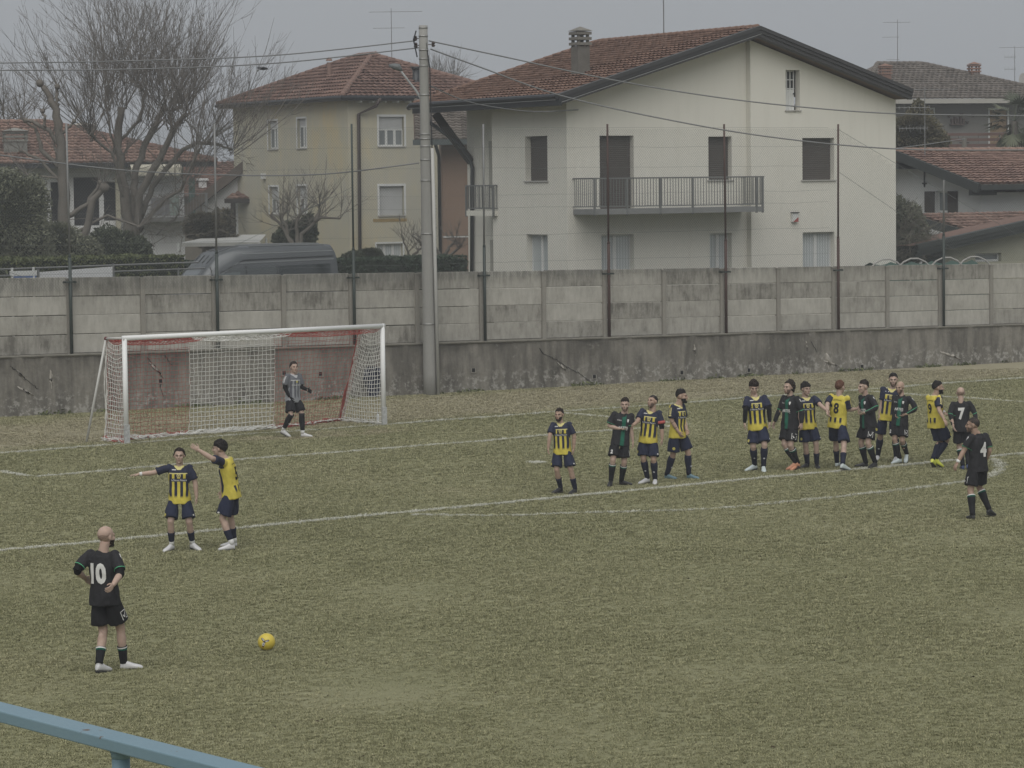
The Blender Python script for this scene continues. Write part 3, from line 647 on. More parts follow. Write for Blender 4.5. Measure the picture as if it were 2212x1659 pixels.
MB().tube([(xl-.02, YO-.13, zl-.20), (xr, YO-.13, zr-.20)], .012, 5).build('gutter_edge', GAL, rf)
# snow guards on the tiles, chimney, antenna foot
for k in range(11):
    y_ = YO+1.2+k*.95; x_ = xl+1.1; MB().box(x_-.05, x_+.03, y_-.03, y_+.03, zroof(x_)+.03, zroof(x_)+.2).build('snow_guard', TILE_RED, rf)
cb = HF.px(1254, 140, xl+2.6); louvre_chimney(rf, xl+2.6, cb[1], zroof(xl+2.6)-.3, HF.px(1254, 100, xl+2.6)[2], .44, .44, M('chimney_cement', (.14, .132, .118), .9, .3, 4, .2, 30, .3), M('chimney_cap', (.17, .162, .145), .9, .25, 4, .2, 30, .3))
# timber brace and downpipe at the loggia
WOODD = M('dark_timber', (.040, .034, .030), .7, .2, 3, .1, 30, .1)
b0, b1 = HF.px(940, 245, xl+.5), HF.px(1019, 350, XL); MB().bar((xl+.5, b0[1], b0[2]), (XL-.03, b1[1], b1[2]), .2, .26).build('timber_brace', WOODD, ch_)
P_ = [(-.35, 925, 262), (.4, 990, 310), (XL-.1, 1016, 348), (XL-.1, 1020, 362), (XL-.1, 1019, 596)]
MB().tube([(x, *HF.px(u, v, x)[1:]) for x, u, v in P_], .065, 8).build('downpipe', GUT, ch_, True)
# balconies
BR = M('balcony_steel', (.17, .175, .175), .5, .12, 4, .05, 40, 0, .2, .4)
def balcony(par, f, s0, s1, z0, h, dep, posts, pitch=.105, slabmat=None, name='balcony'):
    b = thing(name, None, None); b.parent = par
    fbox(MB(), f, s0, s1, z0-.17, z0, .004, dep).build('slab', slabmat or BR, b)
    m = MB(); fbox(m, f, s0-.02, s1+.02, z0+h-.045, z0+h, dep-.05, dep); fbox(m, f, s0, s1, z0+.06, z0+.09, dep-.04, dep-.015)
    for s_ in (s0, s1): fbox(m, f, s_-.02, s_+.02, z0+h-.045, z0+h, .004, dep-.05); fbox(m, f, s_-.015, s_+.015, z0+.06, z0+.09, .004, dep-.05)
    m.build('handrail', BR, b)
    for s_ in posts: fbox(MB(), f, s_-.03, s_+.03, z0-.2, z0+h-.046, dep-.045, dep+.012).build('rail_post', BR, b)
    m = MB(); n = int((s1-s0)/pitch)
    for i in range(1, n): a = s0+(s1-s0)*i/n; fbox(m, f, a-.008, a+.008, z0+.09, z0+h-.045, dep-.036, dep-.018)
    for s_ in (s0, s1):
        for i in range(1, int(dep/pitch)): q = dep*i/int(dep/pitch); fbox(m, f, s_-.008, s_+.008, z0+.09, z0+h-.045, q-.008, q+.008)
    m.build('balusters', BR, b); return b
DP = 1.25; q0, q1 = HF.py(1283, 384, -DP), HF.py(1650, 386, -DP); zb = HF.py(1290, 452, -DP)[2]
balcony(ch_, FC, q0[0], q1[0], zb, q0[2]-zb, DP, [HF.py(u, 420, -DP)[0] for u in (1285, 1355, 1427, 1497, 1567, 1635, 1648)], slabmat=M('balcony_slab', (.21, .215, .215), .8, .15))
q0, q1 = HF.px(1005, 400, -.15), HF.px(1066, 400, -.15); zb = HF.px(1010, 455, -.15)[2]
balcony(ch_, LEFT(XL), -q0[1], -q1[1]-.02, zb, q0[2]-zb, XL+.15, [-q0[1]+.03, -q1[1]-.05], .13, CREAM)
# alarm box, cable bracket
al = HF.py(1715, 472, -.24); a_ = thing('alarm_box', 'white wall alarm box with a red corner between two ground floor windows', 'alarm', HF.wld((al[0], -.24, al[2]-.12)), HF.deg)
MB().box(-.12, .12, -.10, -.004, 0, .30).build('case', WHITE_FR, a_); MB().poly([(-.11, -.104, .01), (.11, -.104, .01), (.11, -.104, .17)]).build('red_corner', M('alarm_red', (.33, .07, .06), .5, .1), a_)
MB().box(-.14, .14, -.13, .0-.004, .302, .33).build('hood', GUT, a_)
base = np.array(HF.wld((xr, YO+5.2, zr))); base = hit(1434, 84, HF.wld((xr, 0, 0)), HF.x)
antenna('tv_antenna', 'thin aerial mast on the ridge of the cream house running out of the picture', base, base[2]+3.2, ((2.2, .5, .5, True),))
# ---------------------------------------------------------------- yellow house with the hip roof
YF = Fr(at(755, 500, 130)*np.array([1, 1, 0]), 30.5)
g = G('yellow_render'); p = g.pos(); n1 = g.noise(g.vmul(p, (1, 1, .8)), .30, 5, .62); n2 = g.noise(g.vmul(p, (3, 3, .5)), 1.3, 4)
col = g.ramp(g.add(g.mul(n1, .8), g.mul(n2, .25)), [(.42, (.43, .415, .35)), (.56, (.48, .45, .345)), (.70, (.55, .46, .28))]); g.bump(g.noise(p, 30, 3), .15, .01); YEL = g.out(col, .9, 0, .2)
yh = thing('yellow_house', 'faded yellow three-storey house with a red hip roof beside the utility pole', 'house', YF.o, YF.deg)
def ypx(u0, v0, u1, v1, x=0.): a, b = YF.px(u0, v0, x), YF.px(u1, v1, x); return (min(-a[1], -b[1]), max(-a[1], -b[1]), min(a[2], b[2]), max(a[2], b[2]))
def ypy(u0, v0, u1, v1, y=0.): a, b = YF.py(u0, v0, y), YF.py(u1, v1, y); return (min(a[0], b[0]), max(a[0], b[0]), min(a[2], b[2]), max(a[2], b[2]))
ZE = 10.0; LY, WX = 11.95, 4.75
hl = [ypx(579, 262, 600, 322), ypx(642, 257, 662, 320), ypx(582, 404, 602, 463), ypx(643, 402, 663, 462)]
hr = [ypy(818, 252, 873, 316), ypy(819, 402, 873, 465), ypy(813, 527, 870, 556)]
wall('wall', LEFT(0), [(-LY, 1), (0, 1), (0, ZE), (-LY, ZE)], hl, YEL, yh); wall('wall', FRONT(0), [(0, 1), (WX, 1), (WX, ZE), (0, ZE)], hr, YEL, yh)
wall('wall', Face((0, LY, 0), (-1, 0, 0), (0, 1, 0)), [(-8., 1), (0, 1), (0, ZE), (-8., ZE)], [], YEL, yh); wall('wall', FRONT(1.6), [(WX, 1), (8, 1), (8, ZE), (WX, ZE)], [], YEL, yh); wall('wall', Face((WX, 0, 0), (0, 1, 0), (1, 0, 0)), [(0, 1), (1.6, 1), (1.6, ZE), (0, ZE)], [], YEL, yh)
for h_ in hl: window(yh, LEFT(0), h_, 'glass', .18, True, .09, .25 if h_[2] > 6.5 else .42, 2)
window(yh, FRONT(0), hr[0], 'glass', .18, True, .10, .42, 3); window(yh, FRONT(0), hr[1], 'shutw', .18, True, .10); window(yh, FRONT(0), hr[2], 'curt', .18, False, .08, 0, 3)
yr = thing('roof', None, None); yr.parent = yh
o = .55; zE = ZE-.02; x0, x1, y0, y1 = -o, 8.6+o*.2, -o, LY+o
rA = YF.py(775, 121, 5.4); xc = 3.9; zc = YF.px(777, 121, xc)[2]; R1_, R2_ = (xc, 5.0, zc), (xc, 6.6, zc)
tile_roof(yr, (x0, y0, zE), (x1, y0, zE), R1_, R1_, TILE_OLD, YF, .27, .40, 150, 5)
tile_roof(yr, (x0, y1, zE), (x0, y0, zE), R2_, R1_, TILE_OLD, YF, .27, .40, 150, 6)
MB().poly([(x1, y0, zE), (x1, y1, zE), R2_, R1_]).poly([(x1, y1, zE), (x0, y1, zE), R2_]).build('roof_slope', TILE_OLD, yr)
for a, b in (((x0, y0, zE+.06), R1_), ((x1, y0, zE+.06), R1_), ((x0, y1, zE+.06), R2_), (R1_, R2_)): ridge_caps(yr, a, b, TILE_PINK, None, .15)
MB().box(x0, x1, y0, y1, zE-.16, zE-.12).build('soffit', M('pale_soffit', (.28, .26, .22), .8, .15), yr)
MB().tube([(x0-.06, y1, zE-.03), (x0-.06, y0-.06, zE-.03), (x1, y0-.06, zE-.03)], .09, 8).box(x0-.03, x0, y0, y1, zE-.16, zE).box(x0, x1, y0-.03, y0, zE-.16, zE).build('gutter', GUT, yr)
m = MB(); [m.box(x, x+.07, y0+.05, 0, zE-.24, zE-.165) for x in np.arange(.4, 4.8, .62)]; m.build('rafter_ends', WHITE_FR, yr)
dp = YF.py(772, 230, -.08); P_ = [(dp[0]+.75, -.85, zE-.1), (dp[0]+.72, -.5, zE-.4), (dp[0]+.05, -.1, zE-.75), (dp[0], -.09, 1)]
MB().tube(P_, .075, 8).build('downpipe', M('brown_pipe', (.07, .055, .05), .6, .1), yh, True)
q = YF.py(899, 185, 1.4); zz_ = YF.py(899, 150, 1.4)[2]; MB().tube([(q[0], 1.4, q[2]-.7), (q[0], 1.4, zz_)], .16, 10).tube([(q[0], 1.4, zz_-.02), (q[0], 1.4, zz_+.12)], [.17, .26], 10).build('flue', GUT, yr, True)
q = YF.px(711, 142, 1.2); MB().tube([(1.2, q[1], q[2]-.4), (1.2, q[1], q[2]+.15)], .11, 8).lathe([(.16, 0), (.13, .08), (.02, .17)], 8, (1.2, q[1], q[2]+.22)).build('vent_pipe', TILE_PINK, yr)
for u, v in ((572, 381),): q = YF.px(u, v, 0.); MB().box(-.16, -.004, q[1]-.13, q[1]+.13, q[2]-.12, q[2]+.14).build('meter_box', WHITE_FR, yh)
for v0 in (355, 480):
    zq = YF.py(945, v0+12, -.8)[2]; balcony(yh, FRONT(1.6), WX+.05, 6.2, zq, 1.0, 1.75, [WX+.08, 5.4, 6.15], .12, SILL)
MB().box(1.2, 2.9, -.012, -.003, hr[1][2]-.28, hr[1][2]-.14).build('stain_band', M('rust_stain', (.30, .22, .10), .9, .4, 6, .3, 30, 0), yh)
base = hit(847, 165, YF.wld((0, 5.0, 0)), YF.y); antenna('tv_antenna', 'wide two-boom aerial on the roof of the yellow house next to the pole', base, YF.wld(YF.py(847, 18, 5.0))[2], ((base[2]*0+3.0, 1.05, 1.45, False), (2.25, .85, .6, False)))
# ---------------------------------------------------------------- brown house glimpsed between them
BF = Fr(at(955, 450, 118)*np.array([1, 1, 0]), 2); BRN = M('brown_render', (.235, .165, .125), .9, .1, .6, .06, 20, .1)
bh = thing('brown_house', 'plain brown rendered house squeezed between the yellow and cream houses', 'house', BF.o, BF.deg); zt = BF.py(980, 300)[2]
wall('wall', FRONT(0), [(0, 1), (6, 1), (6, zt), (0, zt)], [], BRN, bh); wall('wall', LEFT(0), [(-9, 1), (0, 1), (0, zt), (-9, zt)], [], BRN, bh)
zb = BF.py(980, 512)[2]; MB().box(.02, 6, -.035, -.003, zb-.02, zb+.03).build('string_course', WHITE_FR, bh)
br_ = thing('roof', None, None); br_.parent = bh; tile_roof(br_, (-1.1, -1., zt-.05), (6.8, -1., zt-.05), (-1.1, 5, zt+1.7), (6.8, 5, zt+1.7), TILE_GREY, BF, .27, .4, 0, 8)
MB().box(-1.15, 6.8, -1.1, -.98, zt-.25, zt-.03).build('gutter', M('green_grey_gutter', (.07, .085, .085), .5, .1), br_); MB().tube([(-.25, -.9, zt-.2), (-.1, -.1, zt-.7), (-.1, -.1, 1)], .07, 8).build('downpipe', GUT, bh, True)
# ---------------------------------------------------------------- villa behind the bare tree
VF = Fr(at(398, 450, 128)*np.array([1, 1, 0]), 12); VW = M('white_render', (.58, .585, .585), .9, .1, .5, .06, 20, .1)
vh = thing('white_villa', 'white villa with a red tiled roof and a scalloped awning behind the bare tree', 'house', VF.o, VF.deg)
def vpy(u, v, y=0.): return VF.py(u, v, y)
zt = vpy(200, 352)[2]; xa = vpy(0, 400)[0]-6
op = [(vpy(100, 0)[0], vpy(135, 0)[0], vpy(0, 480)[2], vpy(0, 395)[2]), (vpy(150, 0)[0], vpy(205, 0)[0], vpy(0, 490)[2], vpy(0, 385)[2]), (vpy(215, 0)[0], vpy(245, 0)[0], vpy(0, 480)[2], vpy(0, 395)[2])]
wall('wall', FRONT(0), [(xa, 1), (0, 1), (0, zt), (xa, zt)], op, VW, vh, .3); wall('wall', Face((0, 0, 0), (0, 1, 0), (1, 0, 0)), [(0, 1), (9, 1), (9, zt), (0, zt)], [], VW, vh)
for q in op: fbox(MB(), FRONT(0), q[0], q[1], q[2], q[3], -.30, -.28).build('dark_opening', DARK_IN, vh)
q = vpy(130, 264, 5.); vr = thing('roof', None, None); vr.parent = vh
R1_, R2_ = (vpy(20, 264, 4.5)[0]-4, 4.5, q[2]), (vpy(100, 264, 4.5)[0], 4.5, q[2])
tile_roof(vr, (xa, -1., zt), (1.3, -1., zt), (xa, 4.5, q[2]), R2_, TILE_PINK, VF, .27, .40, 0, 11)
MB().poly([(1.3, -1, zt), (1.3, 10, zt), R2_]).build('roof_slope', TILE_PINK, vr); ridge_caps(vr, (1.3, -1, zt+.05), R2_, TILE_PINK, None, .15); ridge_caps(vr, R1_, R2_, TILE_PINK, None, .15)
MB().box(xa, 1.35, -1.1, -1.0, zt-.22, zt-.02).build('gutter', GUT, vr); MB().box(xa, 1.3, -1, 0, zt-.2, zt-.16).build('soffit', M('grey_soffit', (.22, .21, .2), .8, .1), vr)
q = vpy(33, 320, .6); louvre_chimney(vr, q[0], .6, q[2]-.8, q[2]+.25, 1.0, .8, M('old_cement', (.20, .20, .185), .9, .25), M('old_cement_cap', (.23, .23, .21), .9, .25))
q = vpy(177, 285, 4.6); louvre_chimney(vr, q[0], 4.6, q[2]-.9, q[2]-.2, 1.1, .9, M('old_brick_stack', (.24, .21, .17), .9, .3), M('stack_cap', (.25, .23, .20), .9, .25))
aw = MB(); a0, a1 = vpy(283, 370, -1.5)[0], vpy(393, 370, -1.5)[0]; za, zb_ = vpy(300, 362, -1.5)[2], vpy(300, 380, -1.5)[2]; n = 26
aw.poly([(a0, -1.5, za), (a1, -1.5, za), (a1, -.02, za+.5), (a0, -.02, za+.5)])
for i in range(n):
    s0, s1 = a0+(a1-a0)*i/n, a0+(a1-a0)*(i+1)/n; aw.poly([(s0, -1.5, za), (s0, -1.51, zb_+.1), (s0+(s1-s0)*.25, -1.51, zb_), (s0+(s1-s0)*.75, -1.51, zb_), (s1, -1.51, zb_+.1), (s1, -1.5, za)])
aw.build('awning', M('awning_cloth', (.42, .40, .33), .9, .25, 2, .1, 20, 0), vh)
zb_ = vpy(360, 470, -1.3)[2]; b = balcony(vh, FRONT(0), vpy(282, 470, -1.3)[0], .9, zb_, 1.05, 1.3, [vpy(285, 0)[0], vpy(340, 0)[0], .85], .12, M('dark_slab', (.12, .12, .115), .8, .1))
fbox(MB(), FRONT(0), vpy(312, 0)[0], vpy(352, 0)[0], zb_+.1, zb_+.85, 1.26, 1.28).build('balcony_cloth', M('grey_cloth', (.13, .13, .14), .9, .2), b); fbox(MB(), FRONT(0), vpy(352, 0)[0], vpy(372, 0)[0], zb_+.1, zb_+.95, 1.26, 1.28).build('balcony_cloth', M('green_cloth', (.20, .25, .23), .9, .2), b)
for u0, u1 in ((118, 128), (240, 250)): fbox(MB(), FRONT(0), vpy(u0, 0)[0], vpy(u1, 0)[0], 1, zt, .01, .35).build('pillar', M('ochre_pillar', (.40, .38, .30), .9, .2), vh)
# ---------------------------------------------------------------- farm roofs between villa and yellow house
OF = Fr(at(400, 400, 150)*np.array([1, 1, 0]), 8); oh = thing('old_farmhouse', 'old brown tiled farmhouse with a green shuttered door behind the villa', 'house', OF.o, OF.deg)
zt = OF.py(450, 352)[2]; ze = OF.py(450, 425)[2]
tile_roof(oh, (-1, -2.5, ze), (9, -2.5, ze), (-1, 3, zt), (9, 3, zt), TILE_OLD, OF, .27, .4, 0, 13); MB().box(-1, 9, -1.8, 3, 1, ze+.1).build('wall', M('old_wall', (.20, .18, .15), .9, .25), oh)
q0, q1 = OF.py(408, 418, -2.8), OF.py(421, 400, -2.8); MB().box(q0[0], q1[0], -2.85, -2.6, ze-1.9, q1[2]+.35).build('door', M('green_door', (.035, .075, .065), .6, .1), oh)
q0, q1 = OF.py(430, 425, -1.2), OF.py(446, 390, -1.2); MB().box(q0[0], q1[0], -1.3, .2, q0[2], q1[2]).box(q0[0]-.1, q1[0]+.1, -1.4, .3, q1[2], q1[2]+.12).build('dormer', VW, oh)
LF = Fr(at(505, 450, 140)*np.array([1, 1, 0]), -6); lh = thing('white_outbuilding', 'small white outbuilding with a tiled lean-to roof left of the yellow house', 'house', LF.o, LF.deg)
zt = LF.py(480, 385)[2]; ze = LF.py(480, 430)[2]; xw = LF.py(437, 450)[0]
MB().box(xw, .8, 0, 5, 1, ze).build('wall', VW, lh); MB().poly([(xw, -.003, ze), (.8, -.003, ze), (.8, -.003, zt+.6)]).build('gable_wall', VW, lh)
tile_roof(lh, (xw+1.3, -1.0, ze), (1.6, -1., ze), (xw+3.0, 3.4, zt+.4), (1.6, 3.4, zt+.4), TILE_PINK, LF, .27, .4, 0, 14)
MB().bar((xw-1., -.3, ze-.75), (1.2, -.3, zt+1.0), .4, .42).build('barge', M('old_barge', (.115, .095, .08), .9, .2), lh); MB().box(xw+1.3, 1.6, -1.05, -.9, ze-.2, ze).build('fascia', WOODD, lh); MB().box(.05, .25, -1.0, -.8, 1, ze-.1).build('pillar', WOODD, lh)
# ---------------------------------------------------------------- white house with shutters, right
RF = Fr(at(2118, 450, 112)*np.array([1, 1, 0]), 30.5); rh = thing('white_house', 'white low house with a faded tiled roof and brown shutters right of the cream house', 'house', RF.o, RF.deg)
xo = -.9; pe = RF.py(2118, 398, -1.0); ze = pe[2]; rd = RF.px(1938, 328, xo); yr_, zr2 = rd[1], rd[2]; LX = 9
hw = [(lambda a, b: (min(-a[1], -b[1]), max(-a[1], -b[1]), min(a[2], b[2]), max(a[2], b[2])))(RF.px(2021, 459), RF.px(2050, 413))]
wall('wall', LEFT(0), [(-2*yr_, 1), (0, 1), (0, ze-.25), (-yr_, zr2-.3), (-2*yr_, ze-.25)], hw, VW, rh, .2); wall('wall', FRONT(0), [(0, 1), (LX, 1), (LX, ze-.2), (0, ze-.2)], [], VW, rh)
wn = window(rh, LEFT(0), hw[0], 'glass', .2, True, None, 0, 1); a0, a1, z0, z1 = hw[0]
for s0, s1 in ((a0-.62, a0-.03), (a1-.02, a1+.55)):
    fbox(MB(), LEFT(0), s0, s1, z0, z1, .02, .06).build('shutter', M('brown_wood_shutter', (.035, .026, .022), .6, .2), wn)
rr_ = thing('roof', None, None); rr_.parent = rh
tile_roof(rr_, (xo, -1.0, ze), (LX, -1.0, ze), (xo, yr_, zr2), (LX, yr_, zr2), TILE_PINK, RF, .26, .37, 250, 15)
MB().poly([(LX, 2*yr_+1, ze), (xo, 2*yr_+1, ze), (xo, yr_, zr2), (LX, yr_, zr2)]).build('roof_slope', TILE_PINK, rr_); ridge_caps(rr_, (xo, yr_, zr2+.04), (LX, yr_, zr2+.04), TILE_PINK, None, .13)
m = MB(); BG = M('green_grey_wood', (.042, .048, .046), .6, .15)
for ya, za, yb, zb_ in ((-1.05, ze-.16, yr_, zr2-.14), (yr_, zr2-.14, 2*yr_+1, ze-.16)): m.bar((xo-.05, ya, za), (xo-.05, yb, zb_), .12, .36)
m.bar((xo-.02, yr_, zr2-.55), (.3, yr_, zr2-.55), .2, .25).bar((xo, -.5, ze-.32), (.3, -.5, ze-.32), .2, .2); m.build('bargeboard', BG, rr_)
MB().box(xo, LX, -1.12, -1.0, ze-.22, ze-.02).build('gutter', BG, rr_); m = MB(); [m.box(x, x+.09, -1.0, 0, ze-.32, ze-.2) for x in np.arange(.2, LX, .7)]; m.build('rafter_ends', WOODD, rr_)
c0 = RF.px(1997, 385, -.02); MB().bar((-.02, c0[1], c0[2]+.3), (-.02, c0[1], c0[2]-.35), .05, .05).bar((-.02, c0[1]-.13, c0[2]-.2), (-.02, c0[1]+.13, c0[2]-.2), .05, .05).build('iron_bracket', GUT, rh)
base = RF.wld((xo+1.0, yr_-1.2, zr2-.35)); b2 = hit(1998, 335, base, RF.y); antenna('tv_antenna', 'tall galvanised aerial mast with two booms rising from the white house roof', b2, at(1998, 188, b2[1])[2], ((2.55, 1.25, 1.25, False), (1.85, 1.4, .2, True), (1.05, 1., .1, True)))
# lower tiled porch roof and the cream garage in front
PF = Fr(at(2120, 480, 106)*np.array([1, 1, 0]), 30.5); ph = thing('tiled_porch', 'small tiled porch roof on dark boards below the shuttered window', 'porch', PF.o, PF.deg); z0 = PF.py(2110, 488)[2]; z1 = PF.py(2100, 466, 1.2)[2]
tile_roof(ph, (-.2, -.4, z0-.35), (7, -.4, z0-.35), (-1.3, 2.4, z1+.05), (7, 2.4, z1+.05), TILE_PINK, PF, .26, .37, 0, 17)
MB().bar((-1.3, 2.4, z1-.1), (-.2, -.45, z0-.5), .1, .3).box(-.2, 7, -.5, -.42, z0-.6, z0-.37).build('fascia', BG, ph); MB().box(-.1, 7, -.3, 2.5, 1, z0-.6).build('wall', VW, ph)
GF = Fr(at(2040, 560, 100)*np.array([1, 1, 0]), 30.5); gh = thing('cream_garage', 'low cream garage with a dark sloping eave behind the wall at the right', 'garage', GF.o, GF.deg)
GC = M('garage_cream', (.40, .395, .31), .9, .1, .6, .06, 20, .1); e0, e1 = GF.py(2025, 522, -.7), GF.py(2212, 480, -.7); k = (e1[2]-e0[2])/(e1[0]-e0[0]); xg = 8.
hw = (lambda a, b: (min(a[0], b[0]), max(a[0], b[0]), min(a[2], b[2]), max(a[2], b[2])))(GF.py(2107, 566), GF.py(2163, 546))
wall('wall', FRONT(0), [(0, 1), (xg, 1), (xg, e0[2]+k*(xg-e0[0])-.25), (0, e0[2]-k*e0[0]-.25)], [hw], GC, gh, .2); window(gh, FRONT(0), hw, 'glass', .2, False, None, 0, 1)
wall('wall', LEFT(0), [(-1.2, 1), (0, 1), (0, e0[2]-.3), (-1.2, e0[2]-.3)], [], M('garage_dark', (.09, .10, .10), .8, .2), gh)
m = MB(); xs0 = e0[0]-.9
for d0, d1, yy in ((.05, -.1, -.8), (-.1, -.24, -.74), (-.24, -.36, -.68)):
    za, zb_ = e0[2]+k*(xs0-e0[0]), e0[2]+k*(xg-e0[0]); m.poly([(xs0, yy, za+d1), (xg, yy, zb_+d1), (xg, yy, zb_+d0), (xs0, yy, za+d0)]); m.poly([(xs0, yy, za+d0), (xg, yy, zb_+d0), (xg, yy+.3, zb_+d0), (xs0, yy+.3, za+d0)]); m.poly([(xs0, yy, za+d1), (xg, yy, zb_+d1), (xg, yy+.3, zb_+d1), (xs0, yy+.3, za+d1)])
m.build('fascia', BG, gh); MB().poly([(xs0, -.7, e0[2]+k*(xs0-e0[0])+.03), (xg, -.7, e0[2]+k*(xg-e0[0])+.03), (xg, 1.2, e0[2]+k*(xg-e0[0])-.02), (xs0, 1.2, e0[2]+k*(xs0-e0[0])-.02)]).build('roof', TILE_OLD, gh)
# ---------------------------------------------------------------- grey house with the slate-coloured roof, far right
QF = Fr(at(1925, 250, 165)*np.array([1, 1, 0]), 14); qh = thing('grey_house', 'grey rendered house with a grey tiled hip roof far behind at the right', 'house', QF.o, QF.deg)
GR = M('grey_render', (.185, .18, .165), .9, .2, .4, .1, 10, .1); zt = QF.py(2050, 214)[2]; x0, x1 = QF.py(1880, 250)[0], QF.py(2300, 250)[0]
hd = [(lambda a, b: (min(a[0], b[0]), max(a[0], b[0]), min(a[2], b[2]), max(a[2], b[2])))(QF.py(u0, 330), QF.py(u1, 236)) for u0, u1 in ((1988, 2016), (2138, 2176))]
wall('wall', FRONT(0), [(x0, 1), (x1, 1), (x1, zt), (x0, zt)], hd, GR, qh)
for q in hd:
    w_ = window(qh, FRONT(0), q, 'shutw', .15, False, .09, name='door')
    for c_ in w_.children:
        if c_.name.startswith('roller'): c_.data.materials[0] = M('tan_shutter', (.33, .24, .15), .7, .1)
qr = thing('roof', None, None); qr.parent = qh; zc = QF.py(1990, 138, 5)[2]
tile_roof(qr, (x0-1, -1.2, zt), (x1, -1.2, zt), (QF.py(1895, 140, 5)[0], 5, zc), (QF.py(1992, 140, 5)[0], 5, zc), TILE_GREY, QF, .3, .42, 0, 19)
R1_, R2_ = (QF.py(1895, 140, 5)[0], 5, zc), (QF.py(1992, 140, 5)[0], 5, zc); MB().poly([(x0-1, 10, zt), (x0-1, -1.2, zt), R1_]).poly([(x1, -1.2, zt), (x1, 10, zt), R2_]).build('roof_slope', TILE_GREY, qr)
for a, b in (((x0-1, -1.2, zt+.05), R1_), ((x1, -1.2, zt+.05), R2_), (R1_, R2_)): ridge_caps(qr, a, b, TILE_GREY, None, .17)
MB().box(x0-1, x1, -1.32, -1.2, zt-.28, zt-.02).build('gutter', M('pale_gutter', (.36, .35, .32), .6, .1), qr); MB().box(x0-1, x1, -1.2, 0, zt-.3, zt-.25).build('soffit', GUT, qr)
for u, v, y_ in ((1912, 152, .2), (2104, 148, 3.)):
    q = QF.py(u, v, y_); k_ = louvre_chimney(qr, q[0], y_, q[2]-1.2, q[2]-.25, .55, .5, M('brick_stack', (.19, .115, .09), .9, .25), M('brick_stack_cap', (.22, .13, .10), .9, .25))
zb_ = QF.py(2080, 325, -1.4)[2]; b = balcony(qh, FRONT(0), QF.py(2020, 300, -1.4)[0], x1, zb_, 1.0, 1.4, [QF.py(u, 300, -1.4)[0] for u in (2030, 2072, 2115, 2160)], 5., GR)
q0, q1 = QF.py(2030, 0, -1.4)[0], x1; m = MB(); [m.box(q0, q1, -1.42, -1.39, zb_+z, zb_+z+.16) for z in (.2, .52, .82)]; m.build('rail_boards', M('red_brown_boards', (.11, .062, .05), .7, .2), b)
for u, v in ((2048, 249), (2075, 245), (2100, 247), (2087, 262)):
    q = QF.py(u, v); f_ = MB().lathe([(.02, -.16), (.12, -.02), (.14, 0)], 8, (q[0], -.16, q[2])).build('wall_pot', M('pot_clay', (.085, .06, .05), .9, .2), qh)
q = QF.py(2065, 268); m = MB().box(q[0]-.4, q[0]+.4, -.3, -.01, q[2]-.06, q[2]); [m.box(q[0]-.35+i*.17, q[0]-.24+i*.17, -.25, -.05, q[2]+.002, q[2]+.3+.1*(i % 2)) for i in range(5)]; m.build('flower_shelf', M('shelf_mix', (.10, .075, .065), .8, .4, 6), qh)
base = QF.wld(QF.py(1939, 138, 4.5)); antenna('tv_antenna', 'high aerial mast standing on the grey house hip roof', base, at(1939, 42, base[1])[2], ((2.4, .85, .75, False), (1.55, .9, .1, False), (.25, .65, .1, False)))
base = QF.wld(QF.py(2192, 196, 3.)); t = antenna('tv_antenna', 'aerial with two comb booms and a satellite dish at the right picture edge', base, at(2192, 100, base[1])[2], ((2.5, .9, .9, False), (1.95, .6, .05, True), (1.25, .6, .05, True)))
MB().lathe([(.0, .0), (.25, .04), (.48, .16), (.5, .18)], 14).build('dish', SILL, t).matrix_local = Matrix.Translation((.35, -.2, .5)) @ Matrix.Rotation(1.4, 4, 'X') @ Matrix.Rotation(.8, 4, 'Y')
# ================================================================== trees, shrubs, hedges
BARK = M('bark', (.145, .132, .116), .95, .3, 3, .3, 25, .5); TWIG = M('twigs', (.155, .142, .128), .95, .25, 1, .2, 20, 0)
def leafmat(name, c0, c1):
    g = G(name); r = g.attr('bl').outputs['Fac']; p = g.pos(); return g.out(g.mix(g.math('ADD', g.mul(r, .75), g.mul(g.noise(p, 1.2, 3), .35)), c0, c1), .6, 0, .3)
LEAF_HEDGE = leafmat('hedge_leaves', (.035, .05, .024), (.145, .16, .07)); LEAF_OLIVE = leafmat('olive_leaves', (.065, .074, .052), (.215, .222, .155))
LEAF_DARK = leafmat('evergreen_leaves', (.028, .038, .025), (.088, .102, .062)); LEAF_CON = leafmat('conifer_needles', (.055, .054, .032), (.17, .152, .09)); LEAF_PALM = leafmat('palm_leaves', (.030, .042, .026), (.12, .13, .08))
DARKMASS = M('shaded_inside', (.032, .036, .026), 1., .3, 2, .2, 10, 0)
def leaves(centres, size, seed=0, flat=0.):
    r = np.random.default_rng(seed); C = np.asarray(centres, float); n = len(C)
    a = r.normal(size=(n, 3)); a[:, 2] *= (1-flat); a /= np.linalg.norm(a, axis=1, keepdims=True); b = np.cross(a, r.normal(size=(n, 3))); b /= np.linalg.norm(b, axis=1, keepdims=True)
    s = size*r.uniform(.6, 1.4, (n, 1)); V = np.stack([C-a*s, C+b*s*.42, C+a*s, C-b*s*.42], 1).reshape(-1, 3); F_ = np.arange(4*n).reshape(-1, 4)
    me = npmesh('leaves', V, F_); at_ = me.attributes.new('bl', 'FLOAT', 'POINT'); at_.data.foreach_set('value', np.repeat(r.random(n), 4).astype(np.float32)); return me
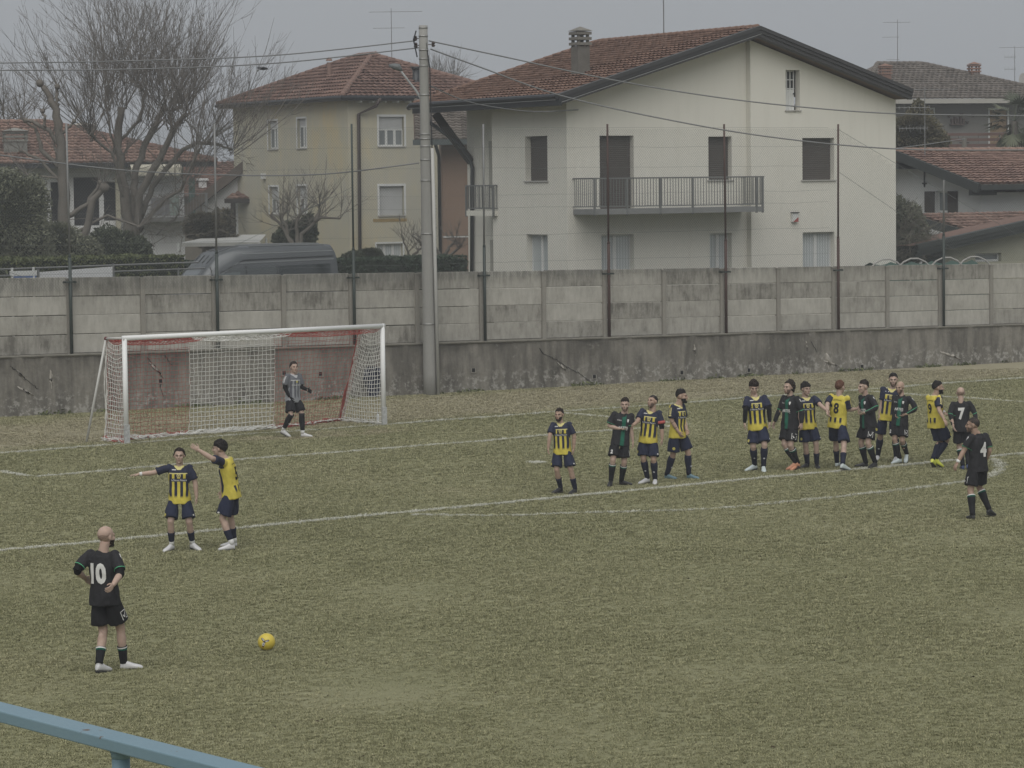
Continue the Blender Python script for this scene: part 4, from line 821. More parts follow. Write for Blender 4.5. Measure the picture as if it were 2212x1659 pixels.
def blob_points(blobs, n, seed, shell=.55):
    """points in the outer part of lumpy ellipsoids: blobs (centre, radii)"""
    r = np.random.default_rng(seed); vol = np.array([b[1][0]*b[1][1]*b[1][2] for b in blobs])**.67; out = []
    for (c, rad), k in zip(blobs, (n*vol/vol.sum()).astype(int)):
        d = r.normal(size=(k, 3)); d /= np.linalg.norm(d, axis=1, keepdims=True)
        lump = np.array([1+.22*noise.noise(Vector(q*2.3)+Vector(c))+.16*noise.noise(Vector(q*6)+Vector(c)) for q in d])
        t = shell+(1-shell)*r.random((k, 1))**.6; out.append(np.array(c)+d*np.array(rad)*t*lump[:, None])
    return np.concatenate(out)
def twigs_from(m, p, d, L_, r0, depth, rnd, up=.25, kids=(5, 8), wob=.12):
    n = max(3, int(L_/.42)); P = [Vector(p)]; R_ = [r0]; d = Vector(d).normalized()
    for i in range(n):
        d = (d+Vector((rnd.gauss(0, wob), rnd.gauss(0, wob), rnd.gauss(0, wob*.6)+up*.5/n*1.8))).normalized(); P.append(P[-1]+d*(L_/n)); R_.append(max(.0045, r0*(1-.78*(i+1)/n)))
    m.tube(P, R_, 5 if r0 > .03 else 4 if r0 > .012 else 3, False)
    if depth > 0:
        for _ in range(rnd.randint(*kids)):
            i = rnd.randint(1, n-1); q = P[i]; dd = (P[min(i+1, n)]-P[i-1]).normalized(); o = dd.orthogonal().normalized(); o.rotate(Matrix.Rotation(rnd.uniform(0, 6.283), 3, dd))
            twigs_from(m, q, dd*1.0+o*rnd.uniform(.35, .9), L_*rnd.uniform(.28, .55)*(1-.4*i/n), max(.006, R_[i]*.6), depth-1, rnd, up, (2, 4), wob*1.2)
def limb(m, y, pix, r0, r1, rnd, dy=0.):
    P = []; n = len(pix)
    for i, (u, v) in enumerate(pix): P.append(Vector(at(u, v, y+dy*i/max(1, n-1))))
    Q, R_ = [], []
    for i in range(n-1):
        for k in range(4):
            t = k/4; Q.append(P[i].lerp(P[i+1], t)+Vector((rnd.gauss(0, .03), rnd.gauss(0, .03), 0))); R_.append(r0+(r1-r0)*(i+t)/(n-1)*(1+.12*rnd.gauss(0, 1)*.5))
    Q.append(P[-1]); R_.append(r1*1.25); m.tube(Q, R_, 8); return Q
# the big pollarded tree
TY = 108.; rnd = random.Random(21)
bt = thing('bare_tree', 'big bare pollarded tree with a fan of long winter shoots behind the goal', 'tree', at(285, 600, TY)*np.array([1, 1, 0])+np.array([0, 0, BT]))
m = MB(); heads = []
def wl(o, mesh_o):  # keep world-built meshes under their thing
    mesh_o.parent = o; mesh_o.matrix_parent_inverse = Matrix.Translation(-o.location); return mesh_o
LS = .40
LB = [([(284, 610), (280, 520), (272, 440), (262, 380), (254, 304), (262, 232)], .62, .17, 0.), ([(288, 540), (286, 430), (292, 378), (316, 304), (340, 262), (354, 232)], .40, .14, 1.5), ([(292, 520), (304, 418), (354, 323), (384, 266), (403, 247)], .40, .11, -1.), ([(300, 470), (331, 403), (388, 327), (426, 308), (470, 312), (502, 323)], .30, .06, 1.), ([(272, 440), (240, 330), (205, 300), (190, 285)], .16, .06, -1.5), ([(262, 300), (300, 262), (312, 200), (300, 178)], .14, .08, 1.), ([(258, 330), (235, 280), (228, 200)], .10, .05, 1.5), ([(354, 323), (372, 290), (366, 240), (392, 232)], .12, .07, 2.), ([(300, 500), (345, 440), (390, 410), (425, 330)], .22, .07, -1.5)]
for pix, r0, r1, dy in LB:
    Q = limb(m, TY, pix, r0*LS, r1*.7, rnd, dy); heads.append((Q[-1], Q[-1]-Q[-4])); heads.append((Q[len(Q)*2//3], Q[-1]-Q[-4]))
wl(bt, m.build('trunk', BARK, None, True))
m = MB()
for p, d in heads:
    d = d.normalized()
    for _ in range(13):
        v = Vector((rnd.gauss(0, .62), rnd.gauss(0, .5), rnd.uniform(.4, 1.2)))+d*.55; v.x -= .06
        twigs_from(m, p+Vector((rnd.gauss(0, .12), rnd.gauss(0, .12), rnd.gauss(0, .1))), v, rnd.uniform(2.8, 5.4), rnd.uniform(.013, .026), 2, rnd, .5, (5, 8), .07)
for _ in range(46):                                     # the tangle low down and to the right
    p = Vector(at(rnd.uniform(215, 420), rnd.uniform(380, 545), TY+rnd.uniform(-1.5, 1.5))); twigs_from(m, p, (rnd.gauss(.25, .8), rnd.gauss(0, .4), rnd.gauss(.05, .45)), rnd.uniform(1.2, 2.8), rnd.uniform(.012, .026), 1, rnd, .1, (5, 8), .2)
for _ in range(26):
    p = Vector(at(rnd.uniform(420, 500), rnd.uniform(290, 350), TY+rnd.uniform(-1, 1))); twigs_from(m, p, (rnd.uniform(.2, .9), rnd.gauss(0, .4), rnd.gauss(0.05, .5)), rnd.uniform(.8, 1.6), .011, 1, rnd, .12, (5, 8), .18)
wl(bt, m.build('crown', TWIG))
# its smaller neighbour, stub-ended
TY2 = 104.; st_ = thing('pollarded_tree', 'smaller pollarded tree with knobbly stub-ended limbs beside the olive', 'tree', at(140, 600, TY2)*np.array([1, 1, 0])+np.array([0, 0, BT]))
m = MB(); hd = []
for pix, r0, r1 in (([(138, 610), (140, 480), (136, 365), (129, 297), (120, 236), (100, 200), (86, 180)], .40, .09), ([(121, 232), (123, 210), (124, 187)], .10, .07), ([(133, 320), (105, 282), (70, 262), (55, 260)], .15, .06), ([(98, 275), (98, 255), (92, 240)], .08, .06), ([(136, 365), (92, 330), (85, 300), (76, 275), (55, 262)], .15, .05), ([(138, 400), (85, 345), (45, 325)], .11, .05), ([(131, 290), (155, 270), (160, 262)], .08, .05), ([(142, 470), (190, 440), (215, 395)], .16, .06), ([(150, 600), (180, 520), (205, 430), (225, 405)], .26, .12), ([(170, 500), (230, 465), (300, 490)], .09, .04), ([(136, 385), (100, 382), (60, 378)], .07, .03), ([(133, 330), (122, 345), (120, 322)], .06, .05)):
    Q = limb(m, TY2, pix, r0*.62, r1*.85, rnd); hd.append((Q[-1], Q[-1]-Q[-3]))
    m.ell(Q[-1], (r1*1.6,)*3, 7, 5)
wl(st_, m.build('trunk', BARK, None, True)); m = MB()
for p, d in hd:
    for _ in range(7):
        v = Vector((rnd.gauss(0, .7), rnd.gauss(0, .5), rnd.uniform(.1, 1.2)))+d.normalized()*.5; twigs_from(m, p, v, rnd.uniform(.9, 2.1), rnd.uniform(.010, .018), 1, rnd, .4, (4, 7), .12)
wl(st_, m.build('crown', TWIG))
# thin bare trees: far left, far behind the roofs, fruit trees in front of the yellow house
def bare(name, label, u, y, vbase, limbs, nsh, lsh, r0, up=.5, seed=3, wob=.12, zb=BT, spread=.6):
    rn = random.Random(seed); t = thing(name, label, 'tree', at(u, 600, y)*np.array([1, 1, 0])+np.array([0, 0, zb])); m = MB(); c = MB()
    for pix in limbs:
        Q = limb(m, y, pix, r0, r0*.35, rn)
        for _ in range(nsh):
            i = rn.randint(len(Q)//2, len(Q)-1); twigs_from(c, Q[i], (rn.gauss(0, spread), rn.gauss(0, .5), rn.uniform(.1, 1)), rn.uniform(.5, 1)*lsh, r0*.22, 1, rn, up, (4, 7), wob)
    wl(t, m.build('trunk', BARK, None, True)); wl(t, c.build('crown', TWIG)); return t
bare('bare_tree', 'thin bare tree at the left picture edge above the villa roof', 20, 140, 600, [[(20, 620), (22, 400), (15, 300), (8, 230)], [(22, 420), (40, 300), (45, 240)], [(20, 400), (-15, 300), (-20, 240)]], 16, 3.6, .12, .5, 31)
bare('bare_tree', 'distant bare tree top showing behind the roofs right of the pole', 962, 210, 600, [[(962, 480), (962, 230), (955, 170)], [(962, 300), (975, 190), (985, 160)], [(962, 300), (940, 190), (938, 165)]], 26, 2.8, .13, .5, 33)
bare('fruit_tree', 'pruned bare fruit tree spreading in front of the yellow house', 640, 104, 600, [[(640, 610), (632, 530), (610, 490), (585, 462)], [(640, 560), (655, 505), (690, 470), (735, 472)], [(680, 480), (690, 455), (692, 440)], [(636, 545), (620, 500), (612, 470), (622, 440)], [(645, 540), (640, 490), (650, 455)]], 12, 1.9, .09, .45, 35, .17)
bare('fruit_tree', 'small gnarled bare fruit tree by the brown house', 958, 103, 600, [[(958, 610), (960, 560), (985, 540), (998, 527)], [(960, 565), (940, 535), (905, 520), (890, 508)], [(960, 550), (970, 535), (985, 520)]], 9, 1.1, .075, .5, 36, .2)
bare('fruit_tree', 'low bare shrubby tree left of the pole above the hedge', 885, 104, 600, [[(885, 610), (888, 560), (875, 530), (868, 505)], [(888, 560), (905, 540), (912, 520)]], 10, 1.2, .06, .5, 37, .2)
# olive and evergreen shrubs on the left
def leafy(name, label, cat, y, blobs, n, size, mat, seed, twig=None, core=.72, zb=BT, flat=0.):
    c0 = at(blobs[0][0], 600, y); t = thing(name, label, cat, np.array([c0[0], c0[1], zb])); B = []
    for u, v, ru, rv in blobs: k = y/FPX; B.append((at(u, v, y+RNG.uniform(-.6, .6)), (ru*k, min(ru, rv)*k*.9, rv*k)))
    wl(t, link('crown', leaves(blob_points(B, n, seed), size, seed, flat), mat)); m = MB()
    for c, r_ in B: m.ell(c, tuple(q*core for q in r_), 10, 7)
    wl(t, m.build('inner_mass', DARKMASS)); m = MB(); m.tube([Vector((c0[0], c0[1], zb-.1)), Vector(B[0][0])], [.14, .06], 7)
    wl(t, m.build('trunk', BARK)); return t
leafy('olive_tree', 'grey-green olive tree at the left edge behind the fence', 'tree', 97, [(30, 470, 75, 95), (70, 430, 40, 55), (10, 410, 50, 50), (60, 520, 60, 60), (-20, 500, 60, 90)], 26000, .055, LEAF_OLIVE, 41)
leafy('evergreen_shrub', 'dark evergreen shrub mass under the bare tree', 'shrub', 99, [(120, 530, 60, 55), (175, 545, 50, 40), (60, 560, 70, 40)], 16000, .05, LEAF_OLIVE, 42)
leafy('evergreen_shrub', 'clipped dark evergreen bush between bare trunk and white wall', 'shrub', 103, [(255, 540, 62, 42), (230, 530, 40, 45), (300, 545, 32, 36)], 12000, .06, LEAF_DARK, 43)
leafy('ivy_bush', 'ivy bush at the foot of the fruit tree behind the van', 'shrub', 105, [(640, 505, 42, 30), (665, 500, 22, 38), (612, 515, 25, 20)], 6000, .06, LEAF_DARK, 44)
leafy('evergreen_shrub', 'low dark shrub rising above the hedge left of the pole', 'shrub', 101, [(800, 552, 30, 16), (765, 556, 28, 14)], 4500, .05, LEAF_DARK, 45)
leafy('garden_shrub', 'brown-green shrub below the white outbuilding', 'shrub', 118, [(440, 490, 45, 32), (480, 478, 30, 30), (470, 520, 50, 22)], 9000, .07, leafmat('brown_shrub', (.05, .045, .032), (.14, .125, .085)), 46)
leafy('conifer', 'rounded brownish conifer between the cream house and the grey house', 'tree', 132, [(1975, 292, 62, 45), (1945, 300, 40, 40), (1985, 258, 32, 32), (1984, 236, 16, 22), (2020, 305, 32, 28)], 30000, .065, LEAF_CON, 47)
leafy('olive_tree', 'shaggy grey-green tree against the right corner of the cream house', 'tree', 100, [(1945, 480, 32, 55), (1965, 470, 34, 35), (1960, 530, 50, 45), (1930, 450, 22, 35), (1990, 500, 22, 28)], 14000, .05, LEAF_OLIVE, 48, core=.6)
rnd2 = random.Random(5); m = MB()
for _ in range(60):
    p = Vector(at(rnd2.uniform(1935, 2010), rnd2.uniform(490, 560), 99.2)); twigs_from(m, p, (rnd2.gauss(.2, .7), rnd2.gauss(-.3, .3), rnd2.gauss(.2, .5)), rnd2.uniform(.6, 1.5), .013, 1, rnd2, .1, (3, 6), .2)
bt2 = thing('bare_shrub', 'tangle of bare brown twigs above the garden tunnel at the right', 'shrub', np.array([*at(1965, 600, 99.2)[:2], BT])); wl(bt2, m.build('twigs', M('pale_twigs', (.16, .145, .12), .95, .2, 1, .2, 20, 0)))
# palm
pc = at(2192, 262, 138); pt = thing('palm_tree', 'fan palm with drooping dark fronds at the right edge', 'tree', np.array([pc[0], pc[1], BT])); m = MB().tube([(pc[0], pc[1], BT), (pc[0], pc[1], pc[2])], [.2, .16], 8); wl(pt, m.build('trunk', BARK))
V, F_, A_ = [], [], []; rp = random.Random(9)
for k in range(58):
    th = rp.uniform(0, 6.283); el = rp.uniform(-.9, 1.25); d = Vector((math.cos(th)*math.cos(el), math.sin(th)*math.cos(el), math.sin(el))); L_ = rp.uniform(.7, 1.1); c = Vector(pc)+d*L_
    sd = d.cross(Vector((0, 0, 1))).normalized(); bl = rp.random()
    V0 = len(V)
    for j in range(13):
        a = -1.35+2.7*j/12; ll = .78*(1-.25*abs(a)); tip = c+(d*math.cos(a)+sd*math.sin(a))*ll+Vector((0, 0, -.28*ll*ll-.1*rp.random())); pr = (d*-math.sin(a)+sd*math.cos(a))*.035; n = len(V)
        V += [c-pr*.3, c+pr*.3, c.lerp(tip, .55)+pr, tip, c.lerp(tip, .55)-pr]; F_ += [(n, n+1, n+2, n+4), (n+4, n+2, n+3, n+3)]; A_ += [bl]*5
    n = len(V); q = sd*.015; V += [Vector(pc)-q, Vector(pc)+q, c+q, c-q]; F_.append((n, n+1, n+2, n+3)); A_ += [.2]*4
me = bpy.data.meshes.new('fronds'); me.from_pydata([tuple(v) for v in V], [], [tuple(dict.fromkeys(f)) for f in F_]); a = me.attributes.new('bl', 'FLOAT', 'POINT'); a.data.foreach_set('value', A_); wl(pt, link('fronds', me, LEAF_PALM))
rdb = np.random.default_rng(77); n = 420; yy = rdb.uniform(28, 80, n); C = np.stack([rdb.uniform(-.19, .19, n)*yy, yy, np.full(n, .018)], 1); C = C[((C[:, :2]-WF.o[:2])@WF.y[:2]) < -.4]
tag(link('litter', leaves(C, .022, 78, .9), M('dead_leaves', (.055, .042, .026), .9, .4, 3)), 'specks of dead leaf and dirt scattered over the turf', 'litter', kind='stuff')
# clipped hedges behind the wall
def hedge(label, a0, a1, y0, y1, z1, seed, mat=LEAF_HEDGE, n=None):
    t = thing('hedge', label, 'hedge', WF.o, WF.deg); r = np.random.default_rng(seed); n = n or int((a1-a0)*1150); C = np.empty((n, 3)); C[:, 0] = r.uniform(a0, a1, n); side = r.random(n)
    C[:, 1] = np.where(side < .55, y0+np.abs(r.normal(0, .05, n)), r.uniform(y0, y1, n)); C[:, 2] = np.where(side < .55, r.uniform(2.6, z1, n), z1-np.abs(r.normal(0, .05, n)))
    b = np.array([.07*noise.noise(Vector((q[0]*1.1, q[1], q[2]*1.6+seed)))+.05*noise.noise(Vector((q[0]*4, 3, q[2]*4))) for q in C]); C[:, 1] += np.where(side < .55, b, 0); C[:, 2] += np.where(side < .55, 0, b)
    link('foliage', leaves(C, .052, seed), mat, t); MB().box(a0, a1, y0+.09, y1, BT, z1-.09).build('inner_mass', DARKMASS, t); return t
zc_ = WF.py(150, 556, 5.5)[2]; hedge('long clipped green hedge behind the wall left of the van', -9.5, 6., 5.5, 6.8, zc_, 51)
zc_ = WF.py(850, 556, 5.5)[2]; hedge('clipped dark green hedge behind the wall between van and cream house', 6.1, WF.py(1012, 570, 5.5)[0], 5.5, 6.8, zc_, 52, leafmat('dark_hedge', (.014, .028, .018), (.055, .082, .048)))
# weeds and moss along the wall's foot
rw_ = np.random.default_rng(8); n = 2600; a = rw_.uniform(-4, 36, n); dens = np.array([noise.noise(Vector((q*.7, 4, 0))) for q in a]); a = a[dens > .05]
C = np.array([WF.wld((q, -.24-abs(rw_.normal(0, .10)), abs(rw_.normal(.03, .04)))) for q in a]); tag(link('weeds', leaves(C, .055, 9), leafmat('weed_leaves', (.035, .05, .018), (.14, .16, .06))), 'low green weeds along the foot of the retaining wall', 'weeds', kind='stuff')
# ================================================================== pole, cables, goal, van and other things
POLEC = M('spun_concrete', (.27, .268, .255), .85, .15, 1.2, .12, 18, .25, stretch=(3, 3, .5)); STEELB = M('steel_band', (.30, .30, .295), .4, .1, 3, 0, 1, 0, .5); BLACKC = M('black_cable', (.025, .027, .03), .6, .1); GREYC = M('grey_cable', (.17, .175, .18), .6, .1)
pb = gnd(929, 853); pt_ = at(914, 55, pb[1]); up_ = thing('utility_pole', 'tall tapered concrete utility pole standing in front of the wall', 'pole', pb)
lean = pt_[0]-pb[0]; Hp = pt_[2]; PX = lambda z: lean*z/Hp
rb_, rt_ = 14.5*pb[1]/FPX, 9.3*pb[1]/FPX
MB().tube([(PX(z), 0, z) for z in np.linspace(-.2, Hp, 14)], list(np.linspace(rb_, rt_, 14)), 18).build('shaft', POLEC, up_, True)
RZ = lambda z: rb_+(rt_-rb_)*z/Hp
for v in (60, 78, 108, 127, 142, 205, 290, 300, 316, 345, 390, 505, 700):
    z = at(914, v, pb[1])[2]; MB().tube([(PX(z), 0, z-.018), (PX(z), 0, z+.018)], RZ(z)+.012, 18).build('steel_band', STEELB, up_, True)
ZC = at(930, 320, pb[1])[2]
MB().tube([(PX(0)+RZ(0)+.05, -.08, .0), (PX(ZC)+RZ(ZC)+.05, -.08, ZC)], .05, 8).build('conduit', M('grey_conduit', (.40, .40, .385), .6, .1), up_, True)
MB().tube([(PX(ZC)+RZ(ZC)+.045, -.08, ZC), (PX(Hp)+RZ(Hp)+.05, -.05, Hp-1.2), (PX(Hp)+.02, -.1, Hp-.1)], .018, 6).tube([(PX(Hp)-.2, -.05, Hp-.15), (PX(Hp)-.28, -.05, Hp-.4), (PX(Hp)-.18, -.08, Hp-.9)], .02, 6).build('cable_riser', BLACKC, up_)
for du, v in ((-17, 83), (-16, 98), (22, 96)):
    q = at(914+du, v, pb[1])-pb; MB().tube([(PX(q[2]), 0, q[2]), (q[0], 0, q[2])], .012, 5).lathe([(.03, -.07), (.06, -.03), (.03, 0), (.06, .04), (.02, .08)], 8, q).build('insulator', M('brown_insulator', (.05, .035, .03), .3, .1), up_)
lz0 = at(911, 226, pb[1])[2]; arm = [at(u, v, pb[1])-pb for u, v in ((911, 228), (909, 212), (898, 195), (880, 172), (865, 152))]
MB().tube([(PX(lz0), 0, lz0-.3)]+[tuple(q) for q in arm], [.04, .04, .04, .035, .03, .03], 8).build('lamp_arm', M('lamp_grey', (.30, .31, .31), .5, .1), up_, True)
hd_ = [at(u, v, pb[1])-pb for u, v in ((868, 153), (860, 145), (850, 143), (840, 141))]
MB().tube(hd_, [.04, .10, .085, .03], 8).build('lamp_head', M('lamp_dark', (.13, .14, .145), .5, .1), up_, True)
def cable(label, pts, r=.022, mat=None, name='overhead_cable'):
    P = [Vector(at(u, v, y)) for u, v, y in pts]; Q = []
    for i in range(len(P)-1):
        a, b, c, d = P[max(i-1, 0)], P[i], P[i+1], P[min(i+2, len(P)-1)]
        for k in range(10): t = k/10; Q.append(.5*((2*b)+(c-a)*t+(2*a-5*b+4*c-d)*t*t+(3*b-a-3*c+d)*t**3))
    Q.append(P[-1]); m = MB().tube(Q, r, 5)
    tag(m.build(name, mat or BLACKC), label, 'cable')
y_ = pb[1]
cable('upper twisted cable from the left edge to the pole top', [(-300, 139, 84), (0, 136, 84), (300, 131, 84), (600, 119, 84), (897, 88, y_)], .018, GREYC)
cable('lower twisted cable from the left edge to the pole', [(-300, 155, 84), (0, 152, 84), (300, 149, 84), (600, 136, 84), (905, 103, y_)], .018, GREYC)
cable('pale slack cable sagging low across the left trees to the pole', [(-200, 312, 82), (0, 335, 82), (250, 366, 82), (480, 378, 83), (700, 376, 83), (905, 352, y_)], .02, GREYC)
cable('upper twisted cable from the pole across the cream gable', [(926, 88, y_), (1100, 125, 84.5), (1300, 168, 85), (1500, 203, 86), (1700, 228, 86.5), (1924, 245, 87), (2212, 250, 88), (2500, 250, 89)], .020, GREYC)
cable('lower twisted cable from the pole down across the cream house windows', [(930, 106, y_), (1040, 146, 84.3), (1200, 203, 85), (1400, 250, 85.5), (1650, 294, 86), (1924, 321, 87), (2212, 324, 88), (2500, 320, 89)], .021, GREYC)
cable('thin service cable from the pole to the cream house wall bracket', [(922, 182, y_), (1000, 216, 86), (1080, 233, 88), (1160, 241, 90), (1249, 237, 92.1)], .018, GREYC)
cable('thin wire from behind the cream house to a small post at the right', [(1924, 322, 96), (2000, 312, 96), (2070, 302, 96), (2085, 300, 96)], .016, GREYC)
# ---- goal
gp = thing('goal', 'white football goal with red and white nets', 'goal', g2w(0, 0), math.degrees(YAW))
GW = M('white_goal_paint', (.72, .73, .73), .45, .06, 3, .05, 30, .03, 0, .4); RED = M('red_net', (.37, .095, .08), .9, .15, 4, 0, 1, 0); NETW = M('white_net', (.72, .72, .69), .9, .1, 4, 0, 1, 0)
for sx in (-1, 1): MB().tube([(sx*3.72, 0, -.02), (sx*3.72, 0, 2.50)], .06, 14).build('post', GW, gp, True)
MB().tube([(-3.775, 0, 2.5), (3.775, 0, 2.5)], .06, 14).ell((-3.72, 0, 2.5), (.062,)*3, 12, 8).ell((3.72, 0, 2.5), (.062,)*3, 12, 8).build('crossbar', GW, gp, True)
for sx in (-1, 1): MB().box(sx*3.72-.061, sx*3.72+.061, -.064, .0, .02, .45).build('scuffed_foot', M('scuffs', (.42, .43, .43), .6, .5, 14, .5, 60, .1), gp)
GFm = Fr(g2w(0, 0), math.degrees(YAW))
kL = GFm.loc(hit(229, 735, GFm.wld((-3.72, 0, 0)), GFm.x)); fL = GFm.loc(gnd(187, 956)); DT, DBt = kL[1], 2.0    # rear knob depth, foot
fy = max(1.3, fL[1])
STR = M('stanchion_paint', (.50, .50, .48), .5, .12, 4, .1, 40, .1)
for sx in (-1, 1):
    xk = sx*3.72; MB().tube([(xk, 0, 2.5), (xk, DT, 2.46)], .028, 8).build('top_stay', STR, gp, True)
    MB().tube([(xk, DT, 2.46), (xk if sx > 0 else fL[0], fL[1] if sx < 0 else 2.0, .02)], .03, 8).build('rear_strut', STR, gp, True); MB().ell((xk, DT, 2.46), (.05,)*3, 8, 6).build('net_hook', M('hook_red', (.12, .03, .03), .6, .1), gp)
def net(name, Pf, nu, nv, r, mat, keep=None, wob=.007, seed=0):
    S = []; rr = np.random.default_rng(seed); Gd = np.array([[Pf(i/nu, j/nv) for j in range(nv+1)] for i in range(nu+1)])+rr.normal(0, wob, (nu+1, nv+1, 3))
    for i in range(nu+1):
        for j in range(nv+1):
            if i < nu and (keep is None or keep(i/nu, j/nv)): S.append((Gd[i, j], Gd[i+1, j]))
            if j < nv and (keep is None or keep(i/nu, j/nv)): S.append((Gd[i, j], Gd[i, j+1]))
    V, F_ = rods(S, r); o = link(name, npmesh(name, V, F_), mat, gp); o['kind'] = 'stuff'; return o
DB = 1.85
def lerp(a, b, t): return a+(b-a)*t
def dbx(x): return DT+.10+(DB-DT-.10)*max(0., (x-.9)/2.8)**1.3
def back(u, v, x0, x1): x = lerp(x0, x1, u); y = lerp(dbx(x), DT, v**.9)-.06*math.sin(math.pi*v); return (x, y+.10*math.sin(3*u)*math.sin(math.pi*v), 2.42*v-(.07*math.sin(math.pi*(u*(x1-x0)/3.6 % 1)))*(v > .9))
def side(u, v, sx): y = u*lerp(DB if sx > 0 else DT+.15, DT, v); b = .12*math.sin(math.pi*u)*math.sin(math.pi*min(1, v*1.2)); return (sx*(3.70-b), y, 2.44*v-.14*math.sin(math.pi*u)*v)
def top(u, v, x0, x1): return (lerp(x0, x1, u), v*DT, 2.47-.14*math.sin(math.pi*v)-.05*math.sin(math.pi*u))
B = [-3.70, -1.42, 1.05, 3.70]
net('side_net', lambda u, v: side(u, v, -1), 15, 22, .0088, NETW, seed=1); net('side_net', lambda u, v: side(u, v, 1), 16, 23, .0088, NETW, seed=2)
net('white_back_net', lambda u, v: back(u, v, B[1], B[2]), 21, 22, .0088, NETW, seed=3); net('white_top_net', lambda u, v: top(u, v, B[1], B[2]), 18, 8, .0088, NETW, seed=4)
for a, b, n in ((B[0], B[1], 22), (B[2], B[3], 25)):
    net('red_back_net', lambda u, v: back(u, v, a, b), n, 24, .0048, RED, seed=5); net('red_top_net', lambda u, v: top(u, v, a, b), n, 10, .0048, RED, seed=6)
net('red_side_net', lambda u, v: (lambda q: (q[0]*.992, q[1], q[2]))(side(u, v, -1)), 12, 24, .004, RED, seed=12)
def hang(name, mat, x0, x1, z, amp, r, yb, seed, k=9):         # bunched net edges: a bundle of loose strands
    rr = random.Random(seed); m = MB()
    for _ in range(k):
        ph = rr.uniform(0, 6); m.tube([(lerp(x0, x1, t), yb(t)+rr.gauss(0, amp), z(t)+rr.gauss(0, amp*.55)+amp*.4*math.sin(9*t+ph)) for t in np.linspace(0, 1, 26)], r, 4)
    return m.build(name, mat, gp)
hang('net_hem', RED, -3.70, -1.4, lambda t: .035, .05, .011, lambda t: dbx(0)+.05, 1, 16); hang('net_hem', NETW, -3.1, 1.1, lambda t: .045, .06, .010, lambda t: dbx(0)-.02, 2, 13); hang('net_hem', RED, .9, 3.7, lambda t: .03, .05, .011, lambda t: dbx(.9+2.8*t)+.05, 3, 14)
hang('net_hem', NETW, .8, 3.7, lambda t: .06, .03, .008, lambda t: dbx(.8+2.9*t), 8, 5)
hang('net_hem', RED, -3.72, -1.3, lambda t: 2.40-.02*t, .05, .010, lambda t: DT, 4, 12); hang('net_hem', RED, 1.0, 3.72, lambda t: 2.36+.08*t, .05, .010, lambda t: DT, 5, 12); hang('net_hem', NETW, -1.45, 1.1, lambda t: 2.37, .035, .009, lambda t: DT, 6, 8)
for sx, mt, sd, k in ((-1, NETW, 7, 8), (-1, RED, 9, 4), (1, NETW, 10, 6)):
    rr = random.Random(sd); m = MB()
    for _ in range(k): m.tube([(sx*(3.7-rr.gauss(0, .03)), (DB if sx > 0 else DT+.3)*t, .045+rr.gauss(0, .03)) for t in np.linspace(0, 1, 9)], .011, 4)
    m.build('net_hem', mt, gp)
m = MB(); [m.tube([(sx*3.70+rnd.gauss(0, .03), lerp(DB if sx > 0 else DT+.15, DT, t)+rnd.gauss(0, .02), 2.44*t) for t in np.linspace(0, 1, 10)], .009, 4) for sx in (1, -1) for _ in range(6)]; m.build('net_corner_cord', NETW, gp)
m = MB(); [m.tube([(3.66+rnd.gauss(0, .02), lerp(DB, DT, t)+.04, 2.44*t) for t in np.linspace(0, 1, 10)], .010, 4) for _ in range(4)]; m.build('net_corner_cord', RED, gp)
jk = GFm.wld((3.6, 2.0, 0)); t = thing('hanging_jacket', 'dark blue jacket hanging behind the right side net', 'jacket', jk, 31)
P_ = WF.py(803, 822, -.26); t.location = Vector(WF.wld((P_[0], -.26, P_[2]))); t.rotation_euler = (0, 0, math.radians(31))
V, F_ = [], []
for j in range(9):
    for i in range(7):
        x = (i/6-.5)*(.42+.05*math.sin(j)); V.append((x*(.45+.55*min(1, (8-j)/3)), -.06-.05*math.sin(i*1.7+j*.4), .42-.9*(j/8)+.02*math.cos(i*2)) if False else (x*(.55 if j > 6 else 1), -.08-.045*math.sin(i*1.9+j*.5), .40-.92*j/8))
F_ = [(j*7+i, j*7+i+1, (j+1)*7+i+1, (j+1)*7+i) for j in range(8) for i in range(6)]; NAVYJ = M('navy_cloth', (.018, .022, .042), .85, .3, 5, .2, 30, .3); link('body', npmesh('jacket', V, F_, True), NAVYJ, t)
MB().tube([(-.2, -.07, .35), (-.27, -.1, .1), (-.24, -.1, -.15)], [.06, .055, .05], 7).build('sleeve', NAVYJ, t, True); MB().tube([(.2, -.07, .35), (.24, -.1, .1), (.22, -.1, -.2)], [.06, .055, .05], 7).build('sleeve', NAVYJ, t, True)
bq = gnd(822, 914); t = thing('water_bottle', 'white water bottle standing against the right goal post', 'bottle', bq+np.array([-.07, .10, 0])); MB().lathe([(.035, 0), (.037, .02), (.037, .19), (.030, .22), (.014, .235)], 12).build('body', M('bottle_white', (.62, .64, .66), .4, .05), t, True); MB().lathe([(.018, .235), (.018, .27), (.008, .29)], 10).build('cap', BLACKC, t, True)
